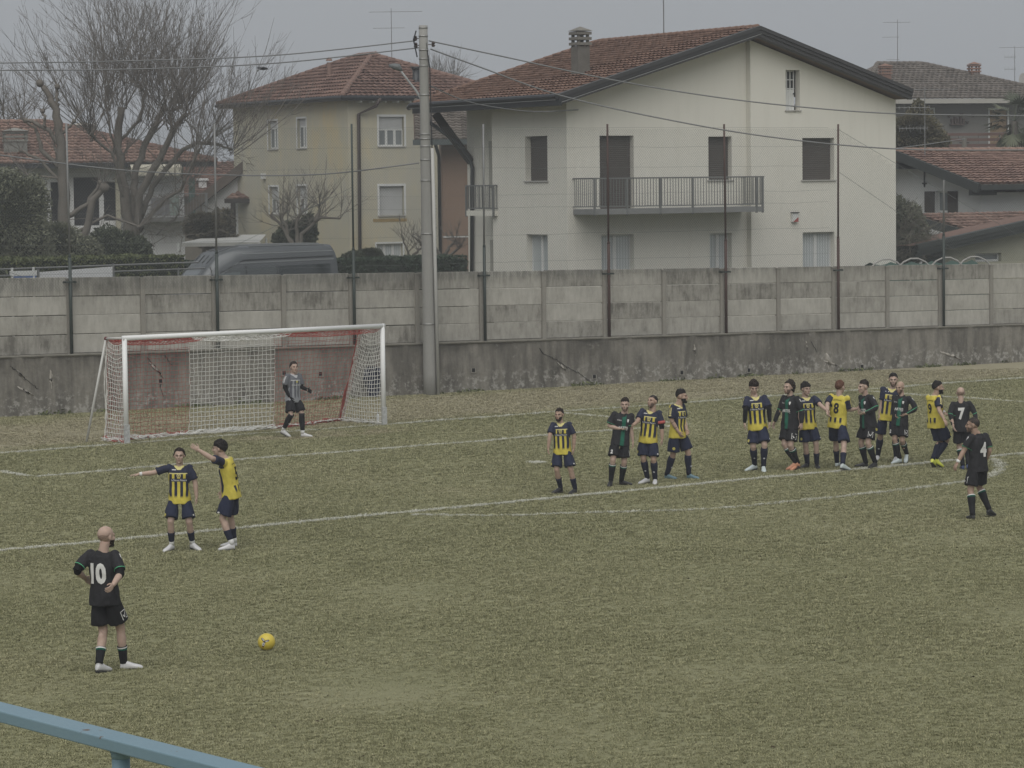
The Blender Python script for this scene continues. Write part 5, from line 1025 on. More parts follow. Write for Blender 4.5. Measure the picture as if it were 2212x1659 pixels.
# ---- van behind the wall
VZ = BT; yv = 2.6; VA = WF.py(734, 560, yv)[0]; va0 = WF.py(385, 592, yv)[0]; LV = VA-va0+.75
vn = thing('grey_van', 'dark grey high-roof van parked behind the wall facing left', 'van', WF.wld((VA, yv, VZ)), WF.deg)
zr_ = WF.py(720, 526, yv+.3)[2]-VZ
g = G('van_paint'); MAT_VAN = g.out(g.mix(g.noise(g.pos(), 1.5, 3), (.10, .108, .115), (.135, .145, .152)), .26, .4, .5)
ST = [(-LV, .55, 1.15, .80), (-LV+.15, .75, 1.25, .90), (-LV+.75, 1.15, 1.55, .94), (-LV+1.25, 1.75, 1.75, .95), (-LV+1.75, 2.25, 2.0, .96), (-LV+2.2, zr_-.20, 2.2, .97), (-LV+2.7, zr_-.04, 2.3, .98), (-LV+3.4, zr_-.005, 2.35, .98), (-2.0, zr_, 2.35, .98), (-.35, zr_, 2.35, .98), (-.08, zr_-.02, 2.33, .975), (-.0, zr_-.14, 2.25, .96)]
V = []; NP = 22
for x, zt, zs, hw in ST:
    for k in range(NP):
        t = k/(NP-1); a = math.pi*t; c, s = math.cos(a), math.sin(a); ex = .30
        px_ = math.copysign(abs(c)**ex, c); pz_ = abs(s)**ex
        z = .35+(zt-.35)*pz_; tum = 1-.16*max(0, (z-1.35)/1.5)**1.2; V.append((x, 1.0+hw*px_*tum, z))
F_ = [(i*NP+k, i*NP+k+1, (i+1)*NP+k+1, (i+1)*NP+k) for i in range(len(ST)-1) for k in range(NP-1)]
me = npmesh('van_body', V, F_, True); bd = link('body', me, MAT_VAN, vn); MB().poly([V[(len(ST)-1)*NP+k] for k in range(NP)]).build('rear_door', MAT_VAN, vn)
VB = BVHTree.FromPolygons([Vector(v) for v in V], F_)
def van_side(x, z, off=.006):
    h_ = VB.ray_cast(Vector((x, -2, z)), Vector((0, 1, 0)))[0]; return Vector((x, (h_.y if h_ else .05)-off, z))
def van_strip(name, pts, h_, mat, off=.008):
    m = MB(); P = []
    for (xa, za), (xb, zb) in zip(pts[:-1], pts[1:]):
        for k in range(8): t = k/8; P.append((xa+(xb-xa)*t, za+(zb-za)*t))
    P.append(pts[-1])
    for (xa, za), (xb, zb) in zip(P[:-1], P[1:]): m.poly([van_side(xa, za-h_/2, off), van_side(xb, zb-h_/2, off), van_side(xb, zb+h_/2, off), van_side(xa, za+h_/2, off)])
    return m.build(name, mat, vn)
BLKT = M('black_trim', (.016, .017, .019), .5, .1); LGT = M('van_highlight_crease', (.17, .18, .185), .35, .1, 2, 0, 1, 0, .2)  # paler colour paints in the highlight along the van's body creases
van_strip('roof_gutter', [(-LV+2.15, 2.12), (-LV+2.9, zr_-.42), (-.12, zr_-.36)], .035, BLKT); van_strip('crease_highlight', [(-LV+2.0, 2.0), (-LV+2.7, zr_-.50), (-.1, zr_-.44)], .05, LGT); van_strip('crease_highlight', [(-LV+2.9, zr_-.24), (-.1, zr_-.20)], .03, LGT)
VG = M('van_glass', (.028, .034, .037), .1, .15, 1, 0, 1, 0, 0, .7)
van_strip('rear_side_window', [(-1.95, 2.06), (-.25, 2.10)], .44, VG, .01); van_strip('side_window', [(-3.5, 2.04), (-2.05, 2.06)], .40, M('tinted_panel', (.075, .085, .09), .25, .1, 1, 0, 1, 0, 0, .6), .01); van_strip('cab_window', [(-LV+2.05, 1.92), (-LV+2.75, 1.98)], .34, M('cab_glass', (.11, .13, .135), .1, .2, 1, 0, 1, 0, 0, .7), .01)
van_strip('pillar_line', [(-1.99, 1.5), (-1.99, 1.98)], .02, BLKT, .012) if False else None
m = MB(); [m.poly([van_side(x-.012, z, .012), van_side(x+.012, z, .012), van_side(x+.012, z+.1, .012), van_side(x-.012, z+.1, .012)]) for x in (-2.0, -LV+2.95, -LV+1.88) for z in np.arange(1.5, 2.3, .1)]; m.build('door_gap', BLKT, vn)
def van_top(x, y, off=.008):
    h_ = VB.ray_cast(Vector((x, y, 6)), Vector((0, 0, -1)))[0]; return Vector((x, y, h_.z+off)) if h_ else Vector((x, y, 1))
m = MB(); xs_ = np.linspace(-LV+.78, -LV+1.72, 7); ys_ = np.linspace(.28, 1.72, 6)
for i in range(6):
    for j in range(5): m.poly([van_top(xs_[i], ys_[j]), van_top(xs_[i+1], ys_[j]), van_top(xs_[i+1], ys_[j+1]), van_top(xs_[i], ys_[j+1])])
m.build('windscreen', M('windscreen', (.13, .145, .155), .08, .3, 1.5, 0, 1, 0, 0, .8), vn)
for yy in (.55, .85, 1.15, 1.45): m = MB(); m.tube([van_top(x, yy, .004) for x in np.linspace(-LV+1.9, -LV+2.9, 6)], .012, 5); m.build('roof_rib', BLKT, vn)
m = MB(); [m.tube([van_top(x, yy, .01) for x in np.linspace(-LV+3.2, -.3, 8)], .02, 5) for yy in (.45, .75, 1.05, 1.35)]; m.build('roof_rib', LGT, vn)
MB().ell((-LV+1.95, -.16, 1.42), (.09, .13, .17), 10, 8).build('mirror', BLKT, vn, True)
for x in (-LV+1.05, -1.05):
    for y in (.12, 1.88): w_ = MB().tube([(x, y-.1, .34), (x, y+.1, .34)], .34, 18).build('wheel', BLKT, vn)
# ---- things peeping over the wall on the left
def wthing(name, label, cat, u, v, y): q = WF.py(u, v, y); return thing(name, label, cat, WF.wld((q[0], y, 0)), WF.deg), q
t, q = wthing('site_board', 'long white board leaning behind the wall under the hedge', 'board', 85, 600, .9); q1 = WF.py(243, 580, .9); L_ = q1[0]-q[0]
m = MB(); z0, z1 = WF.py(85, 588, .9)[2], WF.py(243, 576, .9)[2]; m.poly([(0, 0, z0-.6), (L_, 0, z1-.75), (L_, 0, z1), (0, 0, z0)]).poly([(0, .04, z0-.6), (0, .04, z0), (L_, .04, z1), (L_, .04, z1-.75)]).poly([(0, 0, z0), (L_, 0, z1), (L_, .04, z1), (0, .04, z0)]); m.build('panel', M('white_board', (.62, .63, .64), .6, .1, 4, .08, 30, 0), t); MB().box(L_, L_+.05, -.02, .06, BT, z1+.08).box(-.05, 0, -.02, .06, BT, z0+.08).build('stake', GAL, t)
t, q = wthing('sign_board', 'white and blue board behind the wall at the left edge', 'board', 22, 600, .9); L_ = WF.py(80, 590, .9)[0]-q[0]; z0 = WF.py(50, 585, .9)[2]
MB().box(0, L_, 0, .04, z0-.14, z0).build('panel', WHITE_FR, t); MB().box(.05, L_-.02, 0, .04, z0-.5, z0-.142).build('blue_panel', M('blue_panel', (.10, .16, .33), .6, .15), t); m = MB(); [m.box(x, x+.05, -.01, .05, BT, z0+.09) for x in (.04, L_-.12)]; m.build('stake', WHITE_FR, t)
t = thing('pipe_rail', 'thin grey pipe rail in front of the hedge behind the wall', 'railing', WF.o, WF.deg)
for z_, a0, a1 in ((WF.py(200, 574, 1.6)[2], -9, 4.6), (WF.py(300, 585, 1.6)[2], -9, 4.8)): MB().tube([(a0, 1.6, z_-.1), (a1, 1.6, z_+.02)], .025, 6).build('rail', GAL, t)
for u in (385,): q = WF.py(u, 580, 1.6); MB().tube([(q[0], 1.6, BT), (q[0], 1.6, q[2]+.02)], .03, 6).build('rail_post', GAL, t)
# carport roof behind the van
t = thing('carport', 'flat pale carport roof seen between the van and the villa', 'carport', at(480, 530, 116)*np.array([1, 1, 0]), 20); q = [Fr(t.location, 20).loc(at(u, v, y)) for u, v, y in ((385, 524, 112), (560, 527, 112), (575, 514, 121), (470, 514, 121))]
z_ = at(480, 522, 114)[2]; m = MB().poly([(p_[0], p_[1], z_+.15*(i > 1)) for i, p_ in enumerate(q)]).poly([(q[0][0], q[0][1]-.01, z_-.14), (q[1][0], q[1][1]-.01, z_-.14), (q[1][0], q[1][1]-.01, z_), (q[0][0], q[0][1]-.01, z_)]); m.build('roof_sheet', M('pale_sheet', (.42, .42, .40), .7, .2), t)
for p_ in q: MB().tube([(p_[0], p_[1], BT), (p_[0], p_[1], z_)], .05, 6).build('post', WHITE_FR, t)
# garden tunnel on the right
t = thing('garden_tunnel', 'green garden net tunnel on white hoops behind the wall at the right', 'tunnel', at(2030, 570, 98)*np.array([1, 1, 0]), 30.5); tf = Fr(t.location, 30.5); NETG = M('green_shade_net', (.055, .10, .085), .9, .2)
zt_ = tf.py(2030, 556)[2]-BT; hx = [tf.py(u, 570)[0] for u in (1915, 1975, 2045, 2105)]
for i, x in enumerate(hx): MB().tube([(x+1.05*math.cos(a), -1.05*.3*math.cos(a), BT+zt_*math.sin(a)) for a in np.linspace(0, math.pi, 14)], .028, 6).build('hoop', SILL, t)
V = []; n1, n2 = 20, 10
for i in range(n1+1):
    x = lerp(hx[0]-.3, hx[-1]+.3, i/n1)
    for j in range(n2+1): a = math.pi*j/n2; V.append((x, -.9*math.cos(a)+.5, BT+(zt_-.12-.10*abs(math.sin(i*.78)))*math.sin(a)))
link('net', npmesh('tunnel_net', V, [(i*(n2+1)+j, i*(n2+1)+j+1, (i+1)*(n2+1)+j+1, (i+1)*(n2+1)+j) for i in range(n1) for j in range(n2)], True), NETG, t)
t = thing('garden_post', 'short wooden cable post in front of the grey house balcony', 'post', at(2083, 320, 150)*np.array([1, 1, 0])); MB().tube([(0, 0, BT), (0, 0, at(2083, 296, 150)[2])], .13, 8).build('post', M('weathered_post', (.16, .15, .13), .9, .2), t); MB().bar((-.25, 0, at(2083, 300, 150)[2]-.2), (.25, 0, at(2083, 300, 150)[2]-.2), .06, .06).build('crosspiece', WOODD, t)
# dark gate frame at the right edge of the pitch
q = gnd(2205, 778); t = thing('gate', 'dark green tubular gate with wire mesh at the right edge of the pitch', 'gate', q, 20); k = q[1]/FPX; hh = at(2186, 668, q[1])[2]
MB().tube([(-.28, 0, hh), (2.2, 0, hh)], .045, 8).build('top_rail', DGREEN, t); [MB().tube([(x, 0, -.05), (x, 0, hh)], .04, 8).build('upright', DGREEN, t) for x in (.05, 1.1, 2.2)]; MB().tube([(.05, 0, hh*.52), (2.2, 0, hh*.52)], .03, 8).build('middle_rail', DGREEN, t); MB().tube([(-.24, .0, hh), (-.24, 0, hh*.72)], .03, 8).build('drop_bar', DGREEN, t)
S = [((.05+i*.06, .0, .05), (min(2.2, .05+i*.06+hh-.1), 0, min(hh, .05+2.2-(i*.06)))) for i in range(0, 34)]+[((2.2-i*.06, .0, .05), (max(.05, 2.2-i*.06-hh+.1), 0, min(hh, .05+2.15-(i*.06)))) for i in range(0, 34)]
V, F_ = rods(S, .003); tag(link('mesh_infill', npmesh('gate_mesh', V, F_), DGREEN, t), kind='stuff')
# ---- flying bird
q = at(569, 148, 100); t = thing('bird', 'small dark bird flying left of the yellow roof', 'bird', q, -20); BIRD = M('dark_plumage', (.04, .04, .042), .8, .2)
MB().ell((0, 0, 0), (.16, .06, .055), 10, 7).ell((-.16, 0, .03), (.05, .04, .04), 8, 6).tube([(-.2, 0, .03), (-.26, 0, .025)], [.015, .003], 5).build('body', BIRD, t, True); MB().poly([(.12, -.03, 0), (.34, -.07, .02), (.36, .0, .02), (.34, .07, .02), (.12, .03, 0)]).build('tail', BIRD, t)
for s_ in (-1, 1): MB().poly([(-.08, s_*.04, .03), (-.12, s_*.22, .06), (-.04, s_*.42, -.02), (.04, s_*.36, -.03), (.05, s_*.16, .03), (.07, s_*.04, .02)]).build('wing', BIRD, t)
# ---- ball
q = gnd(576, 1404.5); R_ = .113; ball = thing('football', 'yellow football lying on the grass in front of number ten', 'ball', q+np.array([0, 0, -.004]))
bm = bmesh.new(); bmesh.ops.create_icosphere(bm, subdivisions=5, radius=1)
ico = bmesh.new(); bmesh.ops.create_icosphere(ico, subdivisions=1, radius=1); ctr = [v.co.normalized() for v in ico.verts]; ico.free()
for v in bm.verts:
    d = sorted((v.co.normalized().angle(c) for c in ctr)); seam = d[1]-d[0]; v.co = v.co*R_*(1-.018*max(0, 1-seam/.06))
me = bpy.data.meshes.new('ball'); bm.to_mesh(me); bm.free(); me.polygons.foreach_set('use_smooth', [True]*len(me.polygons)); g = G('ball_yellow'); MAT_BALL = g.out(g.mix(g.noise(g.obj(), 9, 3), (.52, .40, .045), (.66, .53, .09)), .4, 0, .45)
o = link('skin', me, MAT_BALL, ball); o.location = (0, 0, R_)
def on_ball(name, poly, mat, k, off=.0012):     # printed mark on the side facing the stand: poly in ball-radius units
    Z = Vector((.02, -1, .16)).normalized(); X = Vector((1, 0, 0)); Y = Z.cross(X).normalized(); X = Y.cross(Z).normalized(); P = []
    for i in range(len(poly)):
        (x0, y0), (x1, y1) = poly[i], poly[(i+1) % len(poly)]
        for j in range(4): t = j/4; P.append((x0+(x1-x0)*t, y0+(y1-y0)*t))
    cx, cy = sum(p[0] for p in P)/len(P), sum(p[1] for p in P)/len(P); rr = R_+off*k
    pr = lambda x, y: tuple(-X*(-x)*rr+Y*y*rr+Z*math.sqrt(max(.01, 1-x*x-y*y))*rr+Vector((0, 0, R_)))
    m = MB(); c0 = pr(cx, cy); n = len(P)
    for i in range(n):
        a, b = P[i], P[(i+1) % n]; m.poly([c0, pr(*a), pr(*b)])
    return m.build(name, mat, ball)
def rotp(P, deg, dx, dy): c, s = math.cos(math.radians(deg)), math.sin(math.radians(deg)); return [(x*c-y*s+dx, x*s+y*c+dy) for x, y in P]
BK = M('ball_dark', (.05, .04, .045), .5, .1); BW = M('ball_silver', (.52, .53, .52), .5, .1); BRD = M('ball_maroon', (.16, .03, .03), .5, .1)
arm_ = [(-.13, -.05), (.13, -.05), (.10, .50), (0, .58), (-.10, .50)]
for a in (40, 165, 285): on_ball('printed_arm', rotp(arm_, a, -.16, .02), BK, 1); on_ball('printed_stripe', rotp([(-.03, .12), (.09, .12), (.05, .46), (-.01, .46)], a, -.16, .02), BW, 2)
on_ball('printed_label', rotp([(-.13, -.18), (.13, -.18), (.13, .18), (-.13, .18)], -18, -.28, -.26), BW, 3); on_ball('printed_dot', rotp([(-.04, -.05), (.04, -.05), (.04, .05), (-.04, .05)], -18, -.28, -.25), BK, 4); on_ball('printed_patch', rotp([(-.08, -.08), (.08, -.08), (.07, .07), (-.07, .07)], -18, -.33, -.52), BRD, 3)
# ---- light blue handrail in the foreground
g = G('blue_rail_paint'); p = g.pos(); ch2 = g.smooth(g.noise(p, 16, 5, .7), .63, .68); col = g.mix(ch2, g.mix(g.noise(p, 3, 3), (.155, .245, .30), (.195, .285, .335)), (.13, .085, .06)); g.bump(g.noise(p, 60, 3), .15, .004); RAILP = g.out(col, .5, 0, .35)
z0 = 4.73; A_, B_ = gnd(-10, 1512, z0), gnd(520, 1645, z0); d = (B_-A_)/np.linalg.norm(B_-A_); hr_ = thing('handrail', 'light blue painted steel handrail crossing the bottom left corner', 'railing', A_*np.array([1, 1, 0]), math.degrees(math.atan2(d[1], d[0])))
m = MB(); Wd, Hd = .070, .030; m.box(-3, 4, -Wd, 0, z0-Hd, z0); o = m.build('top_bar', RAILP, hr_); md = o.modifiers.new('edge', 'BEVEL'); md.width = .004; md.segments = 3
fr_ = Fr(A_*np.array([1, 1, 0]), math.degrees(math.atan2(d[1], d[0]))); q = fr_.loc(gnd(292, 1612, z0-.03))
for x in (q[0], q[0]-1.5, q[0]+1.6): MB().tube([(x, -.03, 0), (x, -.03, z0-Hd-.001)], .0215, 16).build('upright', RAILP, hr_, True); MB().lathe([(.0225, -.02), (.0235, -.01), (.028, 0)], 16, (x, -.03, z0-Hd-.002)).build('weld_collar', RAILP, hr_, True)
# ================================================================== people
def remesh(mb, voxel, it=3, fac=.5):
    me = mb.mesh('tmp'); o = bpy.data.objects.new('tmp', me); COL.objects.link(o)
    r = o.modifiers.new('r', 'REMESH'); r.mode = 'VOXEL'; r.voxel_size = voxel; r.use_smooth_shade = True
    if it: s = o.modifiers.new('s', 'SMOOTH'); s.factor = fac; s.iterations = it
    dg = bpy.context.evaluated_depsgraph_get(); e = o.evaluated_get(dg); m2 = e.to_mesh()
    n = len(m2.vertices); V = np.empty(n*3, np.float32); m2.vertices.foreach_get('co', V); N_ = np.empty(n*3, np.float32); m2.vertices.foreach_get('normal', N_)
    Fq = [tuple(p.vertices) for p in m2.polygons]; e.to_mesh_clear(); bpy.data.objects.remove(o); bpy.data.meshes.remove(me)
    Fq = np.array([f if len(f) == 4 else (*f, f[-1])[:4] for f in Fq], np.int32)
    return V.reshape(-1, 3).astype(float), N_.reshape(-1, 3).astype(float), Fq
def loft(m, secs, n=18, ex=2.3):
    """secs: (centre, left vec, fwd vec, half width, half depth) -> closed tube"""
    b = len(m.v)
    for c, L_, F_, hw, hd in secs:
        for k in range(n):
            t = 2*math.pi*k/n; cc, ss = math.cos(t), math.sin(t); q = (abs(cc)**ex+abs(ss)**ex)**(-1/ex)
            m.v.append(tuple(np.array(c)+np.array(L_)*(hw*cc*q)+np.array(F_)*(hd*ss*q)))
    for i in range(len(secs)-1):
        for k in range(n): m.f.append((b+i*n+k, b+i*n+(k+1) % n, b+(i+1)*n+(k+1) % n, b+(i+1)*n+k))
    m.f.append(tuple(b+k for k in reversed(range(n)))); m.f.append(tuple(b+(len(secs)-1)*n+k for k in range(n)))
def limbtube(m, pts, rad, n=12):
    P = [Vector(p) for p in pts]; m.tube(P, rad, n)
    for p, r_ in ((P[0], rad[0]), (P[-1], rad[-1])): m.ell(p, (r_*.98,)*3, 10, 7)
# ---- templates: head, hand, shoe
m = MB(); m.ell((0, .012, .030), (.076, .097, .089), 20, 14); m.ell((0, -.035, -.030), (.062, .060, .086), 18, 12); m.ell((0, -.042, -.078), (.048, .046, .036), 14, 10); m.ell((0, -.082, -.100), (.021, .015, .016), 10, 8)
m.tube([(0, -.094, .016), (0, -.108, -.010), (0, -.116, -.028)], [.007, .010, .013], 8); m.ell((0, -.106, -.034), (.018, .014, .010), 10, 8); m.tube([(-.048, -.070, .020), (-.024, -.088, .024), (0, -.090, .020), (.024, -.088, .024), (.048, -.070, .020)], [.010, .012, .010, .012, .010], 8)
for s in (-1, 1): m.ell((s*.040, -.068, -.024), (.021, .021, .022), 10, 8); m.ell((s*.079, .006, -.006), (.009, .019, .031), 10, 8, Matrix.Rotation(s*.25, 3, 'Z'))
m.ell((0, -.094, -.060), (.024, .010, .006), 10, 6); m.ell((0, -.093, -.070), (.021, .010, .007), 10, 6); m.tube([(0, .022, -.06), (0, .034, -.13), (0, .040, -.20)], [.055, .054, .058], 16)
HV, HN, HFc = remesh(m, .0062, 2, .4)
def hand_tpl(curl, spread, rad=.0082):
    m = MB(); m.ell((0, 0, -.045), (.014, .040, .052), 12, 10); m.ell((0, 0, -.005), (.019, .026, .03), 12, 8); H = MB()
    for y, L_, k in ((-.030, .072, 1), (-.010, .080, 1), (.010, .075, 1), (.028, .058, 1)):
        p = Vector((.002, y, -.080)); a = curl*.5; P = [Vector((0, y*.8, -.055)), p.copy()]; sp = spread*y*6
        for j in range(3): p = p+Vector((math.sin(a), sp*.5, -math.cos(a)))*(L_/3); P.append(p.copy()); a += curl*.75
        m.tube(P, [rad*1.1, rad*1.1, rad, rad*.95, rad*.8], 8); m.ell(P[-1], (rad*.8,)*3, 8, 6)
    a = .35+.5*spread; P = [Vector((.004, -.024, -.022)), Vector((.010, -.042-.010*spread, -.045)), Vector((.016+.01*curl, -.052-.022*spread, -.072)), Vector((.022+.014*curl, -.052-.03*spread, -.093))]
    m.tube(P, [rad*1.5, rad*1.35, rad*1.1, rad*.85], 8); m.ell(P[-1], (rad*.85,)*3, 8, 6)
    return remesh(m, .0045, 1, .3)
HANDS = {'relaxed': hand_tpl(.55, .05), 'open': hand_tpl(.12, .5), 'fist': hand_tpl(1.5, 0.)}
m = MB(); X, Y = np.array([1., 0, 0]), np.array([0, 0, 1.])
S_ = [(.078, .030, .020, .026), (.066, .048, .032, .044), (.035, .056, .038, .054), (.0, .055, .039, .053), (-.05, .044, .043, .043), (-.10, .035, .048, .034), (-.15, .030, .047, .028), (-.185, .024, .036, .021), (-.203, .018, .018, .012)]
loft(m, [((0, y, zc+.012), X, Y, hw, hd) for y, zc, hw, hd in S_], 16, 2.6); m.tube([(0, .032, .06), (0, .036, .125)], [.037, .036], 12)
SHV, SHN, SHF = remesh(m, .0075, 2, .4); SHV[:, 2] = np.maximum(SHV[:, 2], .008)
m = MB(); loft(m, [((hx, y, .006), X, Y, hw, .0075) for y, hw, hx in ((.074, .022, 0), (.05, .034, 0), (0, .036, 0), (-.06, .043, 0), (-.13, .049, 0), (-.18, .039, 0), (-.204, .018, 0))], 12, 3.)
for x, y in ((-.02, .05), (.02, .05), (-.03, -.09), (.03, -.09), (-.032, -.14), (.032, -.14), (0, -.175)): m.tube([(x, y, .0), (x, y, -.010)], .007, 6)
SOLE = (np.array(m.v), m.f)
# ---- materials
def skin(name, c): 
    g = G(name); p = g.pos(); n = g.noise(p, 16, 4); col = g.mix(g.smooth(n, .3, .75), tuple(x*.86 for x in c), c); g.b.inputs['Subsurface Weight'].default_value = .08; g.b.inputs['Subsurface Radius'].default_value = (.01, .004, .002)
    return g.out(col, .55, 0, .3)
SKIN = [skin('skin_fair', (.46, .335, .275)), skin('skin_warm', (.42, .295, .23)), skin('skin_tan', (.37, .255, .195))]
def cloth(name, c, rough=.85, var=.15): return M(name, c, rough, var, 7, .08, 90, .25, 0, .15, dist=.003)
HAIR_B = cloth('black_hair', (.018, .016, .015), .5, .4); HAIR_D = cloth('dark_brown_hair', (.024, .017, .013), .5, .4); HAIR_M = cloth('brown_hair', (.048, .032, .024), .5, .4); HAIR_R = cloth('auburn_hair', (.115, .055, .035), .5, .35); BEARDS = cloth('stubble_beard', (.13, .092, .074), .7, .2); STUB = cloth('shaved_stubble', (.25, .18, .145), .6, .1); HAIR_G = cloth('cropped_dark_hair', (.035, .029, .026), .6, .3)
EYE = cloth('eye_dark', (.02, .015, .013), .3, 0); LIP = cloth('lips', (.26, .10, .085), .5, 0); NAVY = (.0095, .0115, .026); NAVYL = (.024, .028, .052); YELW = (.55, .465, .08); YPALE = (.60, .54, .24)
BLACK_S = cloth('black_shorts', (.017, .017, .019)); NAVY_S = cloth('navy_shorts', (.022, .027, .052)); NAVY_SOCK = cloth('navy_socks', (.018, .021, .038)); BLACK_SOCK = cloth('black_socks', (.016, .016, .018)); WHITE_C = cloth('white_cloth', (.66, .66, .65)); GREEN_C = cloth('green_cloth', (.012, .085, .058)); UNDER_B = cloth('black_undersleeve', (.009, .009, .010)); ARMBAND = cloth('red_armband', (.40, .10, .09)); PRINT_W = cloth('white_print', (.62, .62, .61), .7, .03); PRINT_N = cloth('navy_print', (.012, .013, .022), .7, .03); PRINT_Y = cloth('yellow_print', (.52, .46, .12), .7, .05); PRINT_R = cloth('red_print', (.40, .05, .05), .7, 0)
def shoe_m(n, c): return M(n, c, .4, .12, 8, .06, 60, .05, 0, .45)
SHOE_W, SHOE_K, SHOE_T, SHOE_O, SHOE_Y, SHOE_B, SHOE_P = shoe_m('white_boot', (.58, .58, .59)), shoe_m('black_boot', (.018, .018, .019)), shoe_m('teal_boot', (.12, .20, .235)), shoe_m('orange_boot', (.52, .25, .15)), shoe_m('neon_boot', (.62, .66, .10)), shoe_m('blue_boot', (.03, .05, .14)), shoe_m('ice_blue_boot', (.50, .56, .57))
SOLE_K = shoe_m('dark_sole', (.03, .03, .03))
def shirt_nodes(name):
    g = G(name); a = g.attr('loc').outputs['Vector']; s = g.sep(a); sl = g.attr('sleeve').outputs['Fac']; arm = g.attr('armc').outputs['Vector']; return g, s, sl, g.sep(arm)
def fin(g, col):
    p = g.pos(); k = g.add(.86, g.mul(g.noise(p, 9, 3), .28)); g.bump(g.add(g.noise(g.vmul(p, (1, 1, .45)), 22, 3), g.mul(g.noise(p, 160, 2), .12)), .7, .02); return g.out(g.mix(1., col, g.comb(k, k, k), 'MULTIPLY'), .8, 0, .2)
def yellow_shirt():
    g, s, sl, am = shirt_nodes('yellow_navy_shirt'); x, y, z = s; front = g.lt(y, .012); ax = g.math('ABSOLUTE', x); zn = g.add(z, g.mul(g.sub(g.noise(g.attr('loc').outputs['Vector'], 12, 2), .5), .03))
    st = g.add(g.inside(ax, .026, .074), g.inside(ax, .117, .162)); stf = g.mul(st, g.smooth(zn, -.005, .055)); col = g.mix(stf, YELW, NAVYL)
    band = g.mul(g.inside(z, .275, .325), g.inside(x, -.125, .135)); col = g.mix(band, col, NAVYL); cr = g.math('SQRT', g.add(g.mul(x, x), g.mul(g.sub(z, .372), g.sub(z, .372)))); col = g.mix(g.lt(cr, .036), col, YPALE)
    yoke = g.gt(z, .402); col = g.mix(yoke, col, NAVYL); col = g.mix(g.mul(g.inside(z, .398, .414), g.lt(ax, .165)), col, YPALE)
    sb = g.mul(g.inside(g.math('ABSOLUTE', g.sub(ax, .07)), .05, .085), g.inside(z, .0, .14)); sb = g.math('MAXIMUM', g.inside(ax, -.01, .024), g.inside(ax, .085, .128)); sb = g.mul(g.mul(sb, g.smooth(zn, -.02, .045)), g.lt(z, .115)); bcol = g.mix(sb, YELW, NAVYL)
    side = g.mul(g.gt(ax, .155), g.smooth(zn, .0, .06)); col = g.mix(front, bcol, col)
    col = g.mix(g.gt(sl, .5), col, NAVYL); ln = g.mul(g.inside(g.math('ABSOLUTE', am[0]), .007, .024), g.gt(am[1], .02)); ln = g.mul(ln, g.lt(am[2], .70)); pat = g.mul(g.mul(g.lt(g.math('ABSOLUTE', am[0]), .03), g.gt(am[1], .02)), g.inside(am[2], .74, .84)); sh_t = g.mul(g.mul(g.gt(z, .455), g.inside(y, .0, .03)), g.inside(ax, .07, .2))
    col = g.mix(g.mul(g.math('MAXIMUM', ln, pat), g.gt(sl, .5)), col, YPALE); col = g.mix(g.mul(sh_t, g.lt(sl, .5)), col, YPALE); col = g.mix(g.gt(g.attr('collar').outputs['Fac'], .5), col, YPALE)
    return fin(g, col)
def black_shirt():
    g, s, sl, am = shirt_nodes('black_green_shirt'); x, y, z = s; front = g.lt(y, .01); K = (.023, .023, .026); gb = g.mul(g.mul(g.smooth(x, -.022, -.004), g.sub(1., g.smooth(x, .052, .078))), front); n = g.noise(g.attr('loc').outputs['Vector'], 18, 3)
    col = g.mix(g.mul(gb, g.add(.45, n)), K, (.018, .125, .082)); cuff = g.mul(g.inside(am[2], .93, .965), g.gt(sl, .5)); col = g.mix(cuff, col, (.10, .42, .22)); col = g.mix(g.gt(g.attr('collar').outputs['Fac'], .5), col, (.018, .02, .02)); return fin(g, col)
def keeper_shirt():
    g, s, sl, am = shirt_nodes('grey_keeper_shirt'); x, y, z = s; ax = g.math('ABSOLUTE', x); st = g.add(g.inside(ax, .026, .07), g.inside(ax, .115, .16)); st = g.mul(g.mul(st, g.smooth(z, -.02, .06)), g.lt(y, .01)); col = g.mix(st, (.27, .28, .30), (.095, .098, .115)); col = g.mix(g.gt(z, .402), col, (.12, .125, .14)); col = g.mix(g.inside(z, .396, .414), col, (.5, .5, .5))
    col = g.mix(g.gt(sl, .5), col, (.13, .135, .15)); ln = g.mul(g.mul(g.inside(g.math('ABSOLUTE', am[0]), .008, .028), g.gt(am[1], .02)), g.lt(am[2], .8)); col = g.mix(g.mul(ln, g.gt(sl, .5)), col, (.55, .55, .55)); col = g.mix(g.gt(g.attr('collar').outputs['Fac'], .5), col, (.42, .42, .43)); return fin(g, col)
SHIRT = {'y': yellow_shirt(), 'k': black_shirt(), 'g': keeper_shirt()}
